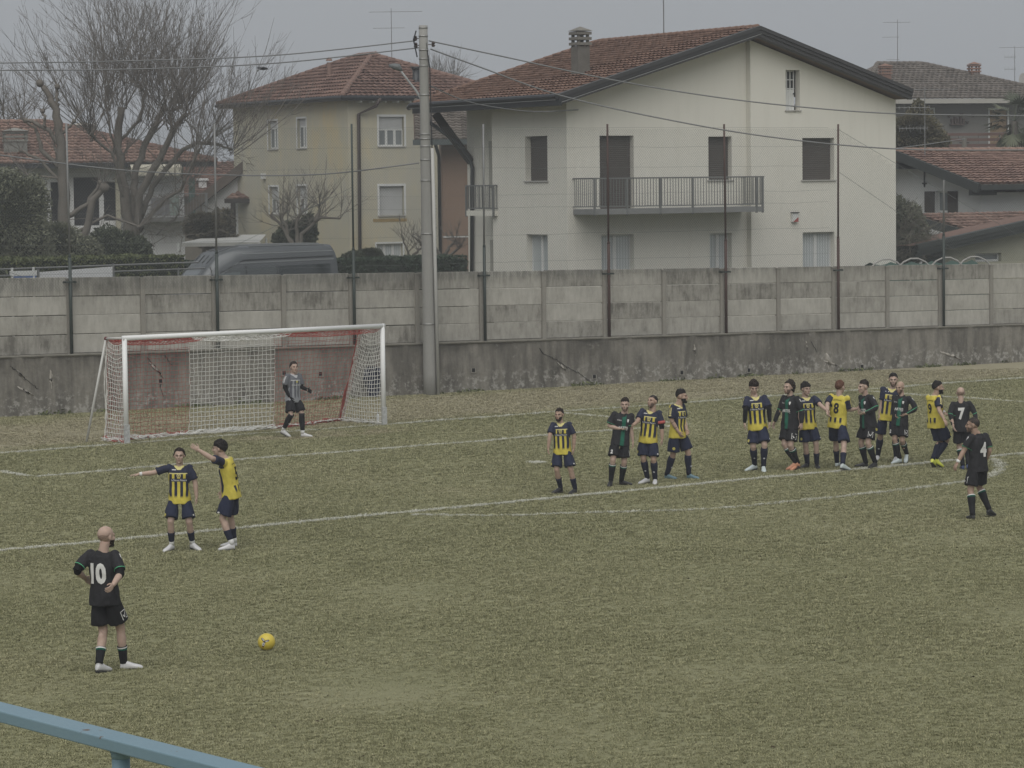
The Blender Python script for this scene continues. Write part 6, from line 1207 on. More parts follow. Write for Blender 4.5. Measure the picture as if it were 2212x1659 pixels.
# ---- text and logos as flat prints pressed onto the cloth
_tc = {}
def text_poly(txt, bold=.0, serif=False):
    if (txt, bold) in _tc: return _tc[(txt, bold)]
    cu = bpy.data.curves.new('t', 'FONT'); cu.body = txt; cu.align_x = 'CENTER'; cu.align_y = 'CENTER'; cu.offset = bold; cu.resolution_u = 3; o = bpy.data.objects.new('t', cu); COL.objects.link(o)
    dg = bpy.context.evaluated_depsgraph_get(); me = bpy.data.meshes.new_from_object(o.evaluated_get(dg)); bm = bmesh.new(); bm.from_mesh(me); bmesh.ops.triangulate(bm, faces=bm.faces[:])
    for _ in range(2):
        ed = [e for e in bm.edges if e.calc_length() > .10]
        if ed: bmesh.ops.subdivide_edges(bm, edges=ed, cuts=1); bmesh.ops.triangulate(bm, faces=bm.faces[:])
    V = [(v.co.x, v.co.y) for v in bm.verts]; bm.verts.index_update(); F_ = [tuple(v.index for v in f.verts) for f in bm.faces]; bm.free(); bpy.data.objects.remove(o); bpy.data.curves.remove(cu); bpy.data.meshes.remove(me)
    V = np.array(V); V -= (V.max(0)+V.min(0))/2; V /= (V[:, 1].max()-V[:, 1].min()); _tc[(txt, bold)] = (V, F_); return V, F_
def polyset(polys):
    V, F_ = [], []
    for P in polys: n = len(V); V += P; F_.append(tuple(range(n, n+len(P))))
    return np.array(V, float), F_
def rect(x0, x1, y0, y1): return [(x0, y0), (x1, y0), (x1, y1), (x0, y1)]
def thick(pts, w_):
    out = []
    for (a, b), (c, d) in zip(pts[:-1], pts[1:]):
        L_ = math.hypot(c-a, d-b); nx, ny = -(d-b)/L_*w_/2, (c-a)/L_*w_/2; out.append([(a-nx, b-ny), (c-nx, d-ny), (c+nx, d+ny), (a+nx, b+ny)])
    return out
CHECK = polyset([rect(-.5, .5, -.5, -.42), rect(-.5, -.42, -.42, .42), rect(-.5, .3, .42, .5), rect(.42, .5, -.42, .2)]+thick([(-.28, .08), (-.08, -.25), (.52, .5)], .13))
BOLT = polyset([[(-.2, .5), (.3, .5), (.05, .1)], [(.05, .1), (.3, .1), (-.15, -.5)], [(-.2, .5), (.05, .1), (-.25, .1)], [(-.1, .1), (.05, .1), (-.15, -.5)]])
SHIELD = polyset([[(-.38, .5), (.38, .5), (.4, .1), (.25, -.25), (0, -.5), (-.25, -.25), (-.4, .1)]]); OVAL = polyset([[(.5*math.cos(t), .32*math.sin(t)) for t in np.linspace(0, 6.283, 15)[:-1]]]); DISC = polyset([[(.5*math.cos(t), .5*math.sin(t)) for t in np.linspace(0, 6.283, 15)[:-1]]])
RING = polyset([[(.5*math.cos(t), .5*math.sin(t)), (.5*math.cos(t+.4), .5*math.sin(t+.4)), (.36*math.cos(t+.4), .36*math.sin(t+.4)), (.36*math.cos(t), .36*math.sin(t))] for t in np.arange(.5, 6.0, .4)]+[rect(.05, .5, -.08, .06)])
def press(name, bvh, shape, c, right, up, inward, w_, h_, mat, par, root, off=.006):
    V, F_ = shape; c, right, up, inward = [np.array(q, float) for q in (c, right, up, inward)]; P = []
    for x, y in V:
        q = c+right*(x*w_)+up*(y*h_)-inward*.35; hh = bvh.ray_cast(Vector(q), Vector(inward), .7)[0]; P.append((np.array(hh) if hh is not None else None))
    dep = [(p-c)@inward for p in P if p is not None]
    if not dep: return None
    md_ = float(np.median(dep)); P = [p-inward*off if p is not None else c+right*(x*w_)+up*(y*h_)+inward*(md_-off) for p, (x, y) in zip(P, V)]
    me = bpy.data.meshes.new(name); me.from_pydata([tuple(p) for p in P], [], [tuple(f) for f in F_]); o = link(name, me, mat); return wl2(root, o, par)
def nrm(v): v = np.array(v, float); return v/(np.linalg.norm(v)+1e-9)
def sphere_ray(u, v, c, r, side):
    """point on the picture ray through (u,v) at distance r from c; side picks the near (-1) or far (+1) crossing"""
    d = nrm(ray(u, v)); oc = CO-c; b = oc@d; q = oc@oc-r*r; disc = b*b-q
    if disc < 0: p = CO+d*(-b); return c+nrm(p-c)*r
    return CO+d*(-b+side*math.sqrt(disc))
def ik(a, b, l1, l2, pole):
    d = b-a; L_ = np.linalg.norm(d); L_ = min(L_, (l1+l2)*.999); dn = nrm(d); x = (l1*l1-l2*l2+L_*L_)/(2*L_); h = math.sqrt(max(0, l1*l1-x*x)); p = pole-dn*(pole@dn); return a+dn*x+nrm(p)*h
def person(label, Z, team, phi, headphi, pts, hair=('short', HAIR_D), beard=None, sk=0, number=None, sock='high', shoe=SHOE_K, long=False, pitch=0., tone=None, roll=0., arms='nn', hands=('relaxed', 'relaxed'), extra=()):
    """pts in zoom pixels: head (top), neck x, hip x, Rf/Lf = (ankle, toe[, heel lift]), Re/Rh, Le/Lh elbows and hands"""
    ox, oy, s = Z; D = lambda p: ((ox+p[0]/s)/1.82278, (oy+p[1]/s)/1.82278)
    t = math.radians(phi); F0 = np.array([math.sin(t), -math.cos(t), 0]); L0 = np.array([math.cos(t), math.sin(t), 0]); UP = np.array([0, 0, 1.])
    toes = {k: gnd(*D(pts[k][1])) for k in ('Rf', 'Lf')}; D0 = (toes['Rf'][1]+toes['Lf'][1])/2-F0[1]*.10
    hu, hv = D(pts['head']); top = at(hu, hv, D0); k = (top[2]+.0)/1.795
    root = thing('person', label, 'person', (top[0]*.2+(toes['Rf'][0]+toes['Lf'][0])*.4, D0, 0), phi)
    lk = lambda o: wl2(root, o)
    hip = at(D((pts['hip'], 0))[0], 900, D0); hip = np.array([hip[0]+0., D0, .925*k]); nu = D((pts['neck'], 0))[0]; nk = at(nu, D(pts['head'])[1]+.16*(FPX/D0)*1.8*k, D0); nk = np.array([nk[0], D0-.0, 1.49*k]); hip[0] = at(D((pts['hip'], 0))[0], D(pts['head'])[1]+.85*(FPX/D0)*k, D0)[0]
    U = nrm(nk-hip); F = nrm(F0-U*(F0@U)); L_ = np.cross(U, F); L_ = nrm(L_)
    T = lambda x, y, z: hip+L_*(x*k)-F*(y*k)+U*(z*k*1.06)      # torso coordinates
    # legs
    J = {}
    for sd, sg in (('R', -1), ('L', 1)):
        an_px, toe_px = pts[sd+'f'][:2]; toe = toes[sd]if False else toes[sd+'f']; toe = toe+np.array([0, 0, .02])
        an = sphere_ray(*D(an_px), toe, .215*k, 1 if F0[1] < 0 else -1)
        # an ankle nearer the camera when facing away, farther when facing it
        an[2] = max(an[2], .085*k); hj = hip+L_*(sg*.092*k)-U*(.0*k); l1, l2 = .435*k, .43*k; dist = np.linalg.norm(an-hj)
        if dist > (l1+l2)*.995: f_ = dist/((l1+l2)*.99); l1 *= f_; l2 *= f_
        kn = ik(hj, an, l1, l2, F0+L_*sg*.15); J[sd+'hip'], J[sd+'kn'], J[sd+'an'], J[sd+'toe'] = hj, kn, an, toe
        sh = T(sg*.178, .005, .505); J[sd+'sh'] = sh; near = {'n': -1, 'f': 1}[arms[0 if sd == 'R' else 1]]
        el = sphere_ray(*D(pts[sd+'e'][:2]), sh, .285*k, pts[sd+'e'][2] if len(pts[sd+'e']) > 2 else near); ha = sphere_ray(*D(pts[sd+'h'][:2]), el, .30*k, pts[sd+'h'][2] if len(pts[sd+'h']) > 2 else near)
        wr = el+nrm(ha-el)*.245*k; J[sd+'el'], J[sd+'wr'] = el, wr
    # body surface
    m = MB(); P = [(-.09, .06, .055), (-.05, .115, .082), (.0, .13, .092), (.08, .135, .096), (.18, .135, .094), (.29, .148, .10), (.38, .158, .105), (.43, .14, .088), (.475, .10, .07), (.51, .060, .056), (.535, .045, .045)]
    loft(m, [(T(0, .0 if z < .45 else .01+.02*(z-.45)*4, z), L_, F, hw*k, hd*k) for z, hw, hd in P])
    for sd in 'RL':
        g_ = lambda a, b, q: J[sd+a]+(J[sd+b]-J[sd+a])*q
        limbtube(m, [g_('hip', 'kn', -.02), g_('hip', 'kn', .35), g_('hip', 'kn', .8), J[sd+'kn'], g_('kn', 'an', .12), g_('kn', 'an', .32), g_('kn', 'an', .65), J[sd+'an']], [.064*k, .078*k, .064*k, .060*k, .054*k, .061*k, .045*k, .038*k])
        ba = nrm(F)*-.012*k; m.ell(g_('kn', 'an', .3)+ba, (.050*k, .050*k, .11*k), 10, 8)
        limbtube(m, [T(.10*(1 if sd == 'L' else -1), .01, .44), J[sd+'sh']+U*(-.012*k), g_('sh', 'el', .5), J[sd+'el'], g_('el', 'wr', .3), g_('el', 'wr', .75), g_('el', 'wr', 1.06)], [.05*k, .052*k, .051*k, .045*k, .046*k, .037*k, .029*k])
    V, N_, Fq = remesh(m, .0155, 3); VS, FS = [V], [Fq]
    # head
    ht = math.radians(headphi); hF = np.array([math.sin(ht), -math.cos(ht), 0]); hL = np.array([math.cos(ht), math.sin(ht), 0]); pr, rl = math.radians(pitch), math.radians(roll)
    hU = nrm(UP*math.cos(pr)+hF*math.sin(pr)); hF = nrm(hF*math.cos(pr)-UP*math.sin(pr)); hU2 = nrm(hU*math.cos(rl)+hL*math.sin(rl)); hL = nrm(np.cross(hU2, hF)); hU = hU2
    hs = 1.10*k; hc = at(hu, hv, D0)+np.array([0, 0, 0])-hU*(.119*hs+(.012 if hair[0] != 'bald' else 0.))-hF*0.; hc = hc-UP*0
    Hm = np.stack([hL, -hF, hU], 1)*hs; hw_ = lambda q: np.asarray(q)@Hm.T+hc
    hv2 = hw_(HV); VS.append(hv2); FS.append(HFc+len(V)); nv = len(V)+len(HV)
    m2 = MB(); limbtube(m2, [hw_([(0, .03, -.10)])[0], T(0, .012, .545)*.7+hw_([(0, .035, -.14)])[0]*.3, T(0, .01, .49)], [.050*k, .053*k, .060*k], 12); VS.append(np.array(m2.v)); q4 = np.array([f for f in m2.f if len(f) == 4]); FS.append(q4+nv); nv += len(m2.v)
    glove = team == 'g'; handparts = []
    for sd, sg, hk in (('R', 1, hands[0]), ('L', -1, hands[1])):
        tv, tn, tf = HANDS[hk]; z = nrm(J[sd+'wr']-J[sd+'el']); th = F0 if abs(z@F0) < .8 else UP
        th = nrm(th-z*(th@z)); pal = np.cross(-th, -z)*1.0; pal = nrm(pal)     # palm direction
        ins = -L_ if sd == 'L' else L_
        Bm = np.stack([ins-z*(ins@z) if abs(ins@z) < .8 else pal, -th, -z], 1); Bm[:, 0] = nrm(np.cross(Bm[:, 1], Bm[:, 2]))*(1 if (np.cross(Bm[:, 1], Bm[:, 2])@ins) >= 0 or sd else 1)
        if Bm[:, 0]@ins < 0: Bm[:, 0] *= -1
        sc_ = k*(1.22 if glove else 1.02); hv3 = (tv*sc_)@Bm.T+J[sd+'wr']
        if glove: handparts.append((hv3, tf))
        else: VS.append(hv3); FS.append(tf+nv); nv += len(tv)
    me = npmesh('body', np.concatenate(VS), np.concatenate(FS), True); me.materials.append(SKIN[sk]); body = lk(link('body', me))
    for hv3, tf in handparts: lk(link('glove', npmesh('glove', hv3, tf, True), UNDER_B))
    # face details
    sub = lambda o: wl2(root, o, body)
    ec = hair[1] if hair[1] not in (STUB,) else HAIR_D
    for sg in (-1, 1):
        q = MB().ell((0, 0, 0), (.0125, .007, .0052), 8, 6); sub(link('eye', npmesh('eye', hw_(np.array(q.v)+np.array([sg*.030, -.0855, .004])), np.array([f for f in q.f]), True), EYE))
        q = MB().tube([(sg*.014, -.0985, .0205), (sg*.032, -.0965, .026), (sg*.050, -.082, .021)], [.0035, .0045, .003], 6); sub(link('eyebrow', npmesh('eyebrow', hw_(q.v), np.array([f for f in q.f if len(f) == 4])), ec))
    q = MB().tube([(-.021, -.098, -.0645), (0, -.1045, -.0645), (.021, -.098, -.0645)], [.002, .004, .002], 6); sub(link('mouth', npmesh('mouth', hw_(q.v), np.array([f for f in q.f if len(f) == 4])), LIP))
    def shell(name, zmin, th, mat, bump=.3, extra=None):
        x, y, z = HV.T; keep = np.array([zmin(a, b, c+.007*noise.noise(Vector((a*60, b*60, k*9)))) for a, b, c in HV]); fk = keep[HFc].all(1)
        if not fk.any(): return
        fs = HFc[fk]; ids = np.unique(fs); cnt = np.zeros(len(HV)); np.add.at(cnt, fs.ravel(), 1); edge = cnt[ids] < 4
        nz = np.array([noise.noise(Vector(q*38)+Vector((label.__len__(), k, 0)))+.6*noise.noise(Vector(q*95)) for q in HV[ids]]); thv = np.array([th(*q) for q in HV[ids]]); d = np.where(edge, -.002, thv*(1+bump*nz)); mp = np.zeros(len(HV), int); mp[ids] = np.arange(len(ids))
        sub(link(name, npmesh(name, hw_(HV[ids]+HN[ids]*d[:, None]), mp[fs], True), mat))
    hy = hair[0]
    line = lambda y, f, tmp, ear, back: np.interp(y, [-.10, -.055, -.025, .015, .05, .10], [f, f-.004, tmp, ear, (ear+back)/2, back])
    if hy == 'short': shell('hair', lambda x, y, z: z > line(y, .066, .035, .022, -.055), lambda x, y, z: .007+.010*max(0, z-.05)/.06, hair[1], .6)
    elif hy == 'quiff': shell('hair', lambda x, y, z: z > line(y, .062, .045, .035, -.035), lambda x, y, z: (.006+.020*max(0, z-.06)/.06)*(1 if z > .05 else .5), hair[1], .6)
    elif hy == 'fringe': shell('hair', lambda x, y, z: z > line(y, .043, .030, .008, -.06), lambda x, y, z: .013+.012*max(0, z-.03)/.08, hair[1], .7)
    elif hy == 'slick': shell('hair', lambda x, y, z: z > line(y, .075, .030, -.022, -.085), lambda x, y, z: .008+.006*(y > 0), hair[1], .4)
    elif hy == 'long': shell('hair', lambda x, y, z: z > line(y, .078, .045, -.055, -.115), lambda x, y, z: .014+.016*(y > .02), hair[1], .5)
    elif hy == 'crop': shell('hair', lambda x, y, z: z > line(y, .066, .036, .020, -.05), lambda x, y, z: .004, hair[1], .4)
    elif hy == 'bald': shell('hair', lambda x, y, z: (z > line(y, .2, .06, .012, -.055)) and z < .055-.02*(y > .03), lambda x, y, z: .0012, STUB, .1)
    if beard:
        bth = beard[1]; shell('beard', lambda x, y, z: (z < -.030-.012*(abs(x) < .035) and y < -.004-.25*max(0, -.075-z) and z > -.132) and not (abs(x) < .022 and -.074 < z < -.052) and y < -.02 + .03*(z > -.08), lambda x, y, z: bth*(1.2 if z < -.085 else .8), (BEARDS if bth < .004 else beard[0]), .3)
    # shirt
    m = MB(); hem = -.096; P = [(hem, .197, .153), (-.04, .193, .149), (.04, .184, .142), (.14, .172, .130), (.26, .176, .130), (.37, .186, .134), (.435, .180, .120), (.475, .150, .104), (.505, .108, .088), (.53, .078, .076), (.545, .068, .070)]
    loft(m, [(T(0, .0 if z < .45 else .012, z), L_, F, hw*k, hd*k) for z, hw, hd in P], 22, 2.5)
    arm_pts = {}
    for sd, sg in (('R', -1), ('L', 1)):
        g_ = lambda q: J[sd+'sh']+(J[sd+'el']-J[sd+'sh'])*q; end = 1.0 if long else .80; e3 = [T(sg*.10, .01, .462), T(sg*.158, .006, .462)*.35+g_(.03)*.65, g_(.4), g_(.8 if not long else .9)]
        if long: g2 = lambda q: J[sd+'el']+(J[sd+'wr']-J[sd+'el'])*q; limbtube(m, e3+[g2(.08), g2(.5), g2(.9)], [.062*k, .070*k, .064*k, .057*k, .054*k, .047*k, .039*k])
        else: m.tube(e3, [.062*k, .071*k, .072*k, .076*k], 14); m.ell(e3[1], (.071*k,)*3, 12, 8); m.ell(e3[0], (.06*k,)*3, 10, 7)
        arm_pts[sd] = (g_(.0), g_(end))
    V, N_, Fq = remesh(m, .0125, 3)
    lc = np.stack([(V-hip)@L_, -(V-hip)@F, (V-hip)@U/1.06], 1)/k
    # creases
    sdv = float(len(label)*3.7); am = np.clip(1-(lc[:, 2]-.30)/.25, .25, 1)
    nz = np.array([noise.noise(Vector((a*7+sdv, b*7, c*5+a*4)))*.015+noise.noise(Vector((a*16, b*16+sdv, c*11)))*.009 for a, b, c in lc]); V = V+N_*(nz*am*k)[:, None]
    sl = np.zeros(len(V)); ac = np.zeros((len(V), 3))
    for sd, sg in (('R', -1), ('L', 1)):
        a, b = arm_pts[sd]; ab = b-a; tt = ((V-a)@ab)/(ab@ab); dd = np.linalg.norm(V-(a+np.clip(tt, 0, 1)[:, None]*ab), axis=1)/k
        dirn = nrm(ab); out = nrm(L_*sg*.8+U*.6-dirn*((L_*sg*.8+U*.6)@dirn)); fw = nrm(F-dirn*(F@dirn)); on = (dd < .115) & (tt > .10+.20*np.clip((lc[:, 0]*-sg+.185)/.06, 0, 1)) & (lc[:, 0]*sg > .10)
        if long: on |= (np.linalg.norm(V-J[sd+'el'], axis=1) < .10*k) | ((V-J[sd+'el'])@nrm(J[sd+'wr']-J[sd+'el']) > 0) & (np.linalg.norm(np.cross(V-J[sd+'el'], nrm(J[sd+'wr']-J[sd+'el'])), axis=1) < .075*k)
        rel = (V-a)/k; sl[on] = 1; ac[on] = np.stack([rel@fw, rel@out, tt], 1)[on]
    neck_r = np.hypot(lc[:, 0], lc[:, 1]-.012); front = lc[:, 1] < .0
    vz = np.where(front, .462+.95*np.abs(lc[:, 0]), .56); vcut = (lc[:, 2] > vz) & (neck_r < .085) & (sl < .5)
    col = ((lc[:, 2] > vz-.026) & (np.abs(lc[:, 0]) < .085) & (sl < .5) & (neck_r < .115)).astype(float)
    Fq = Fq[~vcut[Fq].all(1)]; me = npmesh('shirt', V, Fq, True)
    for nm, arr, ty, kk in (('loc', lc, 'FLOAT_VECTOR', 'vector'), ('armc', ac, 'FLOAT_VECTOR', 'vector'), ('sleeve', sl, 'FLOAT', 'value'), ('collar', col, 'FLOAT', 'value')): a = me.attributes.new(nm, ty, 'POINT'); a.data.foreach_set(kk, np.ascontiguousarray(arr, np.float32).ravel())
    me.materials.append(SHIRT[team]); shirt = lk(link('shirt', me)); sb = BVHTree.FromPolygons([Vector(v) for v in V], [tuple(f) for f in Fq])
    pk = lambda nm, shp, x, z, w_, h_, mat, back=False, off=.006: press(nm, sb, shp, T(x, 0, z), (-L_ if not back else L_)*-1 if False else (L_ if not back else -L_), U, (-F if not back else F), w_*k, h_*k, mat, shirt, root, off)
    if team == 'y':
        pk('sponsor_lettering', text_poly('la Nuova Pianura', .012), .005, .30, .0275, .033, PRINT_W); pk('crest', RING, 0, .372, .05, .05, PRINT_N); pk('brand_mark', polyset([rect(-.5, .5, -.12, .12)]), -.085, .465, .075, .055, PRINT_W)
        if number: pk('back_number', text_poly(str(number), .03), 0, .29, .17, .22, PRINT_N, True); pk('back_print', polyset([rect(-.5+i*.09, -.5+i*.09+.05, -.5+.5*(1-abs(i-5.5)/6), .0+.5*(1-abs(i-5.5)/6)) for i in range(12)]), 0, .445, .17, .03, PRINT_N, True)
    elif team == 'k':
        pk('sponsor_lettering', text_poly('ARTES', .03), .012, .255, .054, .058, PRINT_W); pk('sponsor_line', polyset([rect(-.5, .5, -.1, .1)]), .012, .212, .2, .03, PRINT_W); pk('crest', SHIELD, .105, .395, .05, .068, PRINT_W); pk('brand_mark', text_poly('Givova', .01), -.075, .40, .022, .026, PRINT_W)
        if number: pk('back_number', text_poly(str(number), .05), 0, .285, .205, .26, PRINT_W, True)
    else: pk('sponsor_lettering', text_poly('la Nuova Pianura', .012), .005, .30, .0275, .033, PRINT_W); pk('crest', DISC, .0, .372, .05, .05, PRINT_Y)
    for sd, sg in (('R', -1), ('L', 1)):
        if team == 'k': a, b = arm_pts[sd]; c = a+(b-a)*.30; ab = nrm(b-a); out = nrm(L_*sg+UP*.3-ab*((L_*sg+UP*.3)@ab)); press('sleeve_logo', sb, BOLT, c, np.cross(out, ab)*-1, -ab, -out, .05*k, .075*k, PRINT_W, shirt, root)
    for sd, kind in extra:
        g_ = lambda q: J[sd+'el']+(J[sd+'wr']-J[sd+'el'])*q; h_ = lambda q: J[sd+'sh']+(J[sd+'el']-J[sd+'sh'])*q
        if kind == 'under': mm = MB(); limbtube(mm, [h_(.7), J[sd+'el'], g_(.35), g_(.8), g_(.97)], [.055*k, .05*k, .048*k, .04*k, .034*k]); V2, N2, F2 = remesh(mm, .012, 1); lk(link('under_sleeve', npmesh('under_sleeve', V2, F2, True), UNDER_B))
        elif kind == 'underhalf': mm = MB(); limbtube(mm, [h_(.7), J[sd+'el'], g_(.12)], [.058*k, .054*k, .052*k]); V2, N2, F2 = remesh(mm, .012, 1); lk(link('under_sleeve', npmesh('under_sleeve', V2, F2, True), UNDER_B))
        elif kind == 'wrist': lk(MB().tube([g_(.80), g_(.99)], [.036*k, .034*k], 12).build('wrist_tape', WHITE_C, None, True))
        elif kind == 'band': lk(MB().tube([h_(.60), h_(.80)], [.081*k, .083*k], 14).build('captain_armband', ARMBAND, None, True))
        elif kind == 'tattoo': 
            for q in (.12, .3, .38, .62): lk(MB().tube([g_(q), g_(q+.035)], [.0455*k*(1-.25*q), .0450*k*(1-.25*q)], 12, False).build('tattoo', cloth('tattoo_ink', (.10, .075, .065)), None, True))
    # shorts
    m = MB(); loft(m, [(T(0, 0, z), L_, F, hw*k, hd*k) for z, hw, hd in ((.06, .138, .102), (.0, .148, .110), (-.05, .156, .116), (-.10, .148, .112))], 20, 2.4)
    hemf = .79 if team != 'y' else .84
    for sd, sg in (('R', -1), ('L', 1)):
        g_ = lambda q: J[sd+'hip']+(J[sd+'kn']-J[sd+'hip'])*q+L_*(sg*.006*k); dn = nrm(J[sd+'kn']-J[sd+'hip']); sF = nrm(F-dn*(F@dn)); sL = nrm(np.cross(-dn, sF))
        loft(m, [(g_(q), sL, sF, hw*k, hd*k) for q, hw, hd in ((.10, .074, .092), (.27, .090, .105), (.50, .108, .119), (hemf, .117, .125))], 18, 2.2)
    V, N_, Fq = remesh(m, .0125, 3); lz = (V-hip)/k; nz = np.array([noise.noise(Vector((a*8, b*8+sdv, c*4+a*3)))*.014+noise.noise(Vector((a*18+sdv, b*18, c*8)))*.009 for a, b, c in lz]); V = V+N_*(nz*k)[:, None]
    shorts = lk(link('shorts', npmesh('shorts', V, Fq, True), NAVY_S if team == 'y' else BLACK_S)); hb = BVHTree.FromPolygons([Vector(v) for v in V], [tuple(f) for f in Fq])
    for sd, sg in (('R', -1), ('L', 1)):
        c = J[sd+'hip']+(J[sd+'kn']-J[sd+'hip'])*.55; dn = nrm(J[sd+'kn']-J[sd+'hip'])
        if team == 'k':
            if sd == 'L' or number in (10,): o_ = nrm(L_*sg*.85+F*.35 if sd == 'L' else L_*sg); press('shorts_logo', hb, CHECK, c, nrm(np.cross(-dn, o_))*1, -dn, -o_, .105*k, .115*k, PRINT_W, shorts, root)
            else:
                o_ = nrm(F+L_*sg*.5); press('shorts_number', hb, text_poly(str(number or 2), .05), c, nrm(np.cross(-dn, o_)), -dn, -o_, .07*k, .085*k, PRINT_W, shorts, root)
        elif team == 'y':
            o_ = nrm(F*.75+L_*sg); press('shorts_logo', hb, OVAL if sd == 'L' else DISC, J[sd+'hip']+(J[sd+'kn']-J[sd+'hip'])*.68, nrm(np.cross(-dn, o_)), -dn, -o_, .045*k if sd == 'L' else .06*k, .045*k if sd == 'L' else .06*k, PRINT_W if sd == 'L' else PRINT_Y, shorts, root)
    # socks and boots
    for sd, sg in (('R', -1), ('L', 1)):
        g_ = lambda q: J[sd+'kn']+(J[sd+'an']-J[sd+'kn'])*q; st = {'high': .10, 'mid': .46, 'keeper': -.10, 'halfk': .52, 'kneek': .16}[sock]; wr_ = lambda q: float(np.interp(q, [-.1, .12, .32, .65, 1.], [.069, .067, .074, .056, .047]))*k
        cb_ = nrm(F)*-.010*k; qs = np.linspace(st, 1.02, 8); mt = NAVY_SOCK if team == 'y' else BLACK_SOCK; low = sock == 'mid' and shoe is SHOE_W or team == 'g'
        if low: qs = np.linspace(st, .84, 7)
        so = MB().tube([g_(q)+cb_*(.0+math.sin(min(1, max(0, q*1.8))*math.pi)) for q in qs], [wr_(q) for q in qs], 14).build('sock', mt, None, True); lk(so)
        if low: wl2(root, MB().tube([g_(q) for q in (.83, .92, 1.03)], [wr_(.8)*.93, wr_(.95)*.93, wr_(1)*.95], 12).build('ankle_sock', WHITE_C, None, True), so)
        if team == 'k':
            for a_, b_, mt2 in ((.012, .05, WHITE_C), (.055, .11, GREEN_C)):
                wl2(root, MB().tube([g_(st+a_)+cb_*math.sin(min(1, max(0, (st+a_)*1.8))*math.pi), g_(st+b_)+cb_*math.sin(min(1, max(0, (st+b_)*1.8))*math.pi)], [wr_(st+a_)+.003, wr_(st+b_)+.003], 14, False).build('sock_band', mt2, None, True), so)
        elif team == 'y' and sock == 'high':
            c = g_(.62); of = nrm(F); wl2(root, MB().ell(c+of*(wr_(.62)+.0), (.022*k, .022*k, .018*k), 8, 6).build('sock_badge', M('badge_grey', (.33, .34, .36), .8, .1), None, True), so)
        an, toe = J[sd+'an'], J[sd+'toe']; fd = toe-an; yaw_ = nrm(np.array([fd[0], fd[1], 0])) if np.hypot(fd[0], fd[1]) > .06 else F0; toe0 = toe*np.array([1, 1, 0])
        # foot basis: toe direction, tilt the heel up when the ankle is high
        ankz = an[2]/k-.092; tilt = math.asin(max(0, min(.9, ankz/.21))); fdir = nrm(yaw_*math.cos(tilt)-UP*math.sin(tilt)); fup = nrm(UP*math.cos(tilt)+yaw_*math.sin(tilt)); fl = np.cross(fup, fdir)
        Bm = np.stack([fl, -fdir, fup], 1)*k; org = an-np.array([0., .034, .092])@Bm.T
        low_ = (SHV@Bm.T+org)[:, 2].min(); org = org-UP*(low_-.001)*(1 if low_ < .012 or tilt < .15 else 1)
        sh_ = lk(link('boot', npmesh('boot', SHV@Bm.T+org, SHF, True), shoe)); me = bpy.data.meshes.new('sole'); me.from_pydata([tuple(q) for q in SOLE[0]@Bm.T+org], [], SOLE[1]); wl2(root, link('sole', me, SOLE_K), sh_)
    return root
def wl2(root, o, par=None):
    o.parent = par or root
    if par is None: o.matrix_parent_inverse = (Matrix.LocRotScale(root.location, root.rotation_euler, None)).inverted()
    return o
Z1, Z2, Z3, Z4, Z5, Z6, Z7 = (2100, 1480, 3.16), (2880, 1440, 3.607), (3200, 1440, 3.607), (3580, 1460, 2.593), (250, 1980, 2.3029), (450, 1680, 3.0717), (1050, 1380, 4.148)
person('bearded player in yellow and navy striding left with tattooed forearm', Z1, 'y', -12, -22, dict(head=(322, 398), neck=345, hip=362, Rf=((338, 1385), (248, 1470)), Lf=((520, 1405), (455, 1478)), Re=(205, 745), Rh=(180, 960), Le=(515, 770), Lh=(500, 985)), ('short', HAIR_D), (HAIR_D, .008), 1, None, 'mid', SHOE_K, extra=(('L', 'tattoo'),))
person('player in black with green stripe holding one hand at his belly', Z1, 'k', 2, -8, dict(head=(1140, 272), neck=1120, hip=1082, Rf=((965, 1300), (945, 1382)), Lf=((1095, 1310), (1215, 1362)), Re=(935, 640), Rh=(1105, 665), Le=(1215, 680), Lh=(1245, 860)), ('quiff', HAIR_D), (HAIR_M, .0025), 0, 2, 'kneek', SHOE_K)
person('captain in yellow and navy with a red armband, chin raised', Z1, 'y', -14, -42, dict(head=(1495, 232), neck=1465, hip=1428, Rf=((1420, 1268), (1325, 1348)), Lf=((1515, 1285), (1512, 1356)), Re=(1300, 560), Rh=(1232, 625), Le=(1605, 670), Lh=(1605, 880)), ('crop', HAIR_B), (HAIR_B, .0035), 1, None, 'high', SHOE_W, pitch=-12, extra=(('L', 'band'), ('L', 'underhalf')))
person('bearded player in yellow walking right in teal boots', Z1, 'y', 52, 75, dict(head=(1842, 165), neck=1795, hip=1795, Rf=((1660, 1240), (1770, 1290)), Lf=((1935, 1225), (2045, 1288)), Re=(1722, 610), Rh=(1838, 750), Le=(1880, 600, 1), Lh=(1915, 700, -1)), ('quiff', HAIR_B), (HAIR_B, .009), 1, None, 'high', SHOE_T, extra=(('R', 'tattoo'),))
person('player in yellow with long black sleeves standing and looking down', Z2, 'y', 0, 2, dict(head=(322, 212), neck=340, hip=370, Rf=((330, 1400), (215, 1502)), Lf=((455, 1425), (462, 1522)), Re=(200, 630), Rh=(182, 890), Le=(535, 620), Lh=(548, 880)), ('fringe', HAIR_D), None, 0, None, 'high', SHOE_P, pitch=16, extra=(('L', 'under'), ('R', 'under')))
person('long-haired player in black long sleeves and orange boots facing left', Z2, 'k', -50, -48, dict(head=(815, 205), neck=835, hip=835, Rf=((915, 1370), (800, 1488)), Lf=((940, 1380), (855, 1492)), Re=(672, 650), Rh=(600, 835), Le=(1005, 660), Lh=(995, 880)), ('long', HAIR_D), (HAIR_M, .002), 0, None, 'kneek', SHOE_O, True)
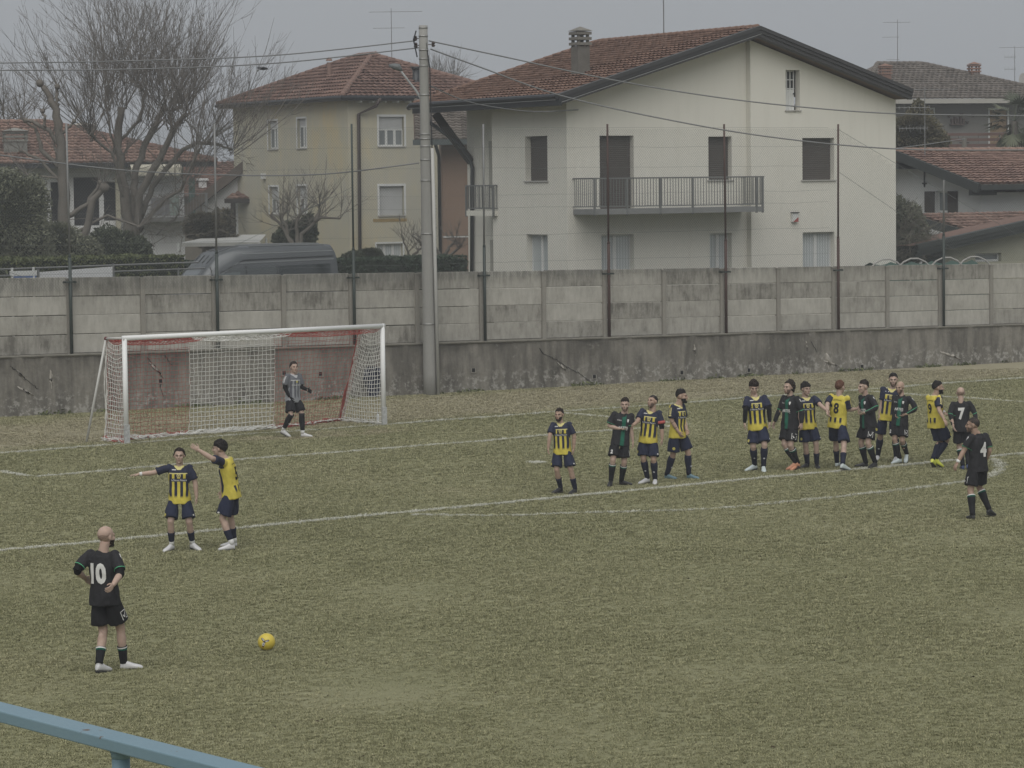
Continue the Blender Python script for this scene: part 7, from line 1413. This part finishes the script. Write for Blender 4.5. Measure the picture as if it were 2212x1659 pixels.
person('dark-haired player in yellow and black boots reaching to the right', Z2, 'y', 8, 28, dict(head=(1055, 234), neck=1060, hip=1080, Rf=((1078, 1395), (1005, 1462)), Lf=((1212, 1390), (1232, 1468)), Re=(950, 650), Rh=(960, 850), Le=(1262, 560), Lh=(1375, 655)), ('fringe', HAIR_B), None, 0, None, 'mid', SHOE_K)
person('auburn-haired player with number 8 seen from behind', Z3, 'y', 152, 140, dict(head=(388, 205), neck=385, hip=350, Rf=((425, 1395), (512, 1492)), Lf=((345, 1365), (395, 1420)), Re=(505, 630), Rh=(655, 608), Le=(205, 560), Lh=(212, 690)), ('short', HAIR_R), None, 0, 8, 'mid', SHOE_P, arms='fn')
person('young player in black facing left with hands joined in front', Z3, 'k', -62, -66, dict(head=(722, 203), neck=752, hip=790, Rf=((765, 1380), (612, 1440)), Lf=((888, 1370), (810, 1462)), Re=(720, 620, 1), Rh=(650, 640), Le=(905, 600), Lh=(690, 690)), ('quiff', HAIR_D), None, 0, None, 'kneek', SHOE_K, True)
person('tall player in yellow half hidden behind the bald one', Z3, 'y', -6, -8, dict(head=(1145, 103), neck=1125, hip=1075, Rf=((925, 1285), (905, 1350)), Lf=((1185, 1300), (1165, 1372)), Re=(985, 590), Rh=(932, 775), Le=(1255, 600, 1), Lh=(1270, 760, 1)), ('short', HAIR_B), (HAIR_B, .003), 0, None, 'high', SHOE_W)
person('bald player in black with a hand on his hip', Z3, 'k', -34, -36, dict(head=(1238, 225), neck=1262, hip=1240, Rf=((1235, 1315), (1135, 1395)), Lf=((1335, 1245), (1322, 1382)), Re=(1180, 600, 1), Rh=(1190, 720, -1), Le=(1466, 610), Lh=(1300, 705)), ('bald', HAIR_D), (HAIR_M, .0025), 1, None, 'kneek', SHOE_P, True, 6)
person('player with number 9 in neon boots turned away to the right', Z4, 'y', 122, 92, dict(head=(292, 100), neck=255, hip=275, Rf=((272, 893), (328, 990)), Lf=((240, 900), (262, 990)), Re=(302, 395), Rh=(368, 515), Le=(330, 400, 1), Lh=(378, 445, -1)), ('short', HAIR_B), (HAIR_B, .008), 1, 9, 'high', SHOE_Y, extra=(('L', 'wrist'),))
person('bald player with number 7 seen from behind', Z4, 'k', 174, 178, dict(head=(525, 167), neck=528, hip=535, Rf=((600, 955), (610, 1002)), Lf=((548, 965), (535, 1000)), Re=(678, 450), Rh=(680, 560), Le=(420, 450), Lh=(455, 585)), ('bald', HAIR_D), None, 0, 7, 'kneek', SHOE_B, True)
person('player with number 4 in front of the others looking left', Z4, 'k', -142, -98, dict(head=(650, 470), neck=705, hip=700, Rf=((815, 1410), (868, 1486)), Lf=((648, 1472), (600, 1512)), Re=(830, 850, 1), Rh=(760, 960, 1), Le=(545, 840), Lh=(478, 965)), ('crop', HAIR_G), (HAIR_D, .003), 2, 4, 'kneek', SHOE_K, arms='nn', extra=(('L', 'wrist'),))
person('bald player with number 10 standing near the ball hands on hips', Z5, 'k', 156, 136, dict(head=(385, 210), neck=355, hip=372, Rf=((545, 1445), (698, 1505)), Lf=((322, 1455), (415, 1528)), Re=(516, 645), Rh=(436, 765, -1), Le=(118, 612), Lh=(215, 700, 1)), ('bald', HAIR_D), (HAIR_D, .006), 0, 10, 'halfk', SHOE_W, extra=(('R', 'underhalf'), ('L', 'underhalf')))
person('player in yellow facing the camera with one arm stretched out', Z6, 'y', 0, 2, dict(head=(785, 252), neck=788, hip=790, Rf=((695, 1420), (610, 1520)), Lf=((945, 1405), (1030, 1505)), Re=(470, 560), Rh=(240, 580), Le=(980, 680), Lh=(1000, 905)), ('slick', HAIR_D), None, 0, None, 'mid', SHOE_W, hands=('open', 'relaxed'), extra=(('R', 'wrist'),))
person('dark-haired player in yellow pointing to the left with raised arm', Z6, 'y', -102, -102, dict(head=(1275, 160), neck=1345, hip=1415, Rf=((1468, 1395), (1300, 1455)), Lf=((1435, 1410), (1280, 1500)), Re=(1290, 640, 1), Rh=(1300, 820, 1), Le=(1180, 385), Lh=(985, 262)), ('fringe', HAIR_B), None, 0, 5, 'mid', SHOE_W, hands=('relaxed', 'open'))
person('goalkeeper in grey walking in front of the net with black gloves', Z7, 'g', 42, 26, dict(head=(442, 175), neck=440, hip=432, Rf=((272, 1290), (362, 1420)), Lf=((575, 1345), (728, 1415)), Re=(290, 620), Rh=(395, 800), Le=(570, 600), Lh=(690, 655)), ('slick', HAIR_D), None, 0, None, 'keeper', SHOE_W, hands=('relaxed', 'open'), extra=(('L', 'under'), ('R', 'under')))
# ================================================================== the damp air of the day
m = MB().box(-160, 160, -8, 330, -1., 26.); hz = m.build('haze', None); tag(hz, kind='stuff')
hm = bpy.data.materials.new('haze'); hm.use_nodes = True; ht = hm.node_tree; ht.nodes.remove(ht.nodes['Principled BSDF']); pv = ht.nodes.new('ShaderNodeVolumePrincipled')
pv.inputs['Color'].default_value = (.93, .96, 1., 1); pv.inputs['Density'].default_value = .0009; pv.inputs['Anisotropy'].default_value = .0
ht.links.new(pv.outputs[0], [n for n in ht.nodes if n.type == 'OUTPUT_MATERIAL'][0].inputs['Volume']); hz.data.materials.append(hm)
GROUPS = {'person': 'football players on the pitch', 'overhead_cable': 'overhead cables hung on the utility pole', 'tv_antenna': 'television aerials on the roofs', 'fruit_tree': 'bare fruit trees behind the wall', 'bare_tree': 'bare winter trees', 'hedge': 'clipped hedges behind the wall', 'evergreen_shrub': 'evergreen shrubs behind the wall', 'olive_tree': 'olive trees behind the wall'}
for o in SC.objects:
    b = o.name.split('.')[0]
    if o.parent is None and b in GROUPS: o['group'] = GROUPS[b]
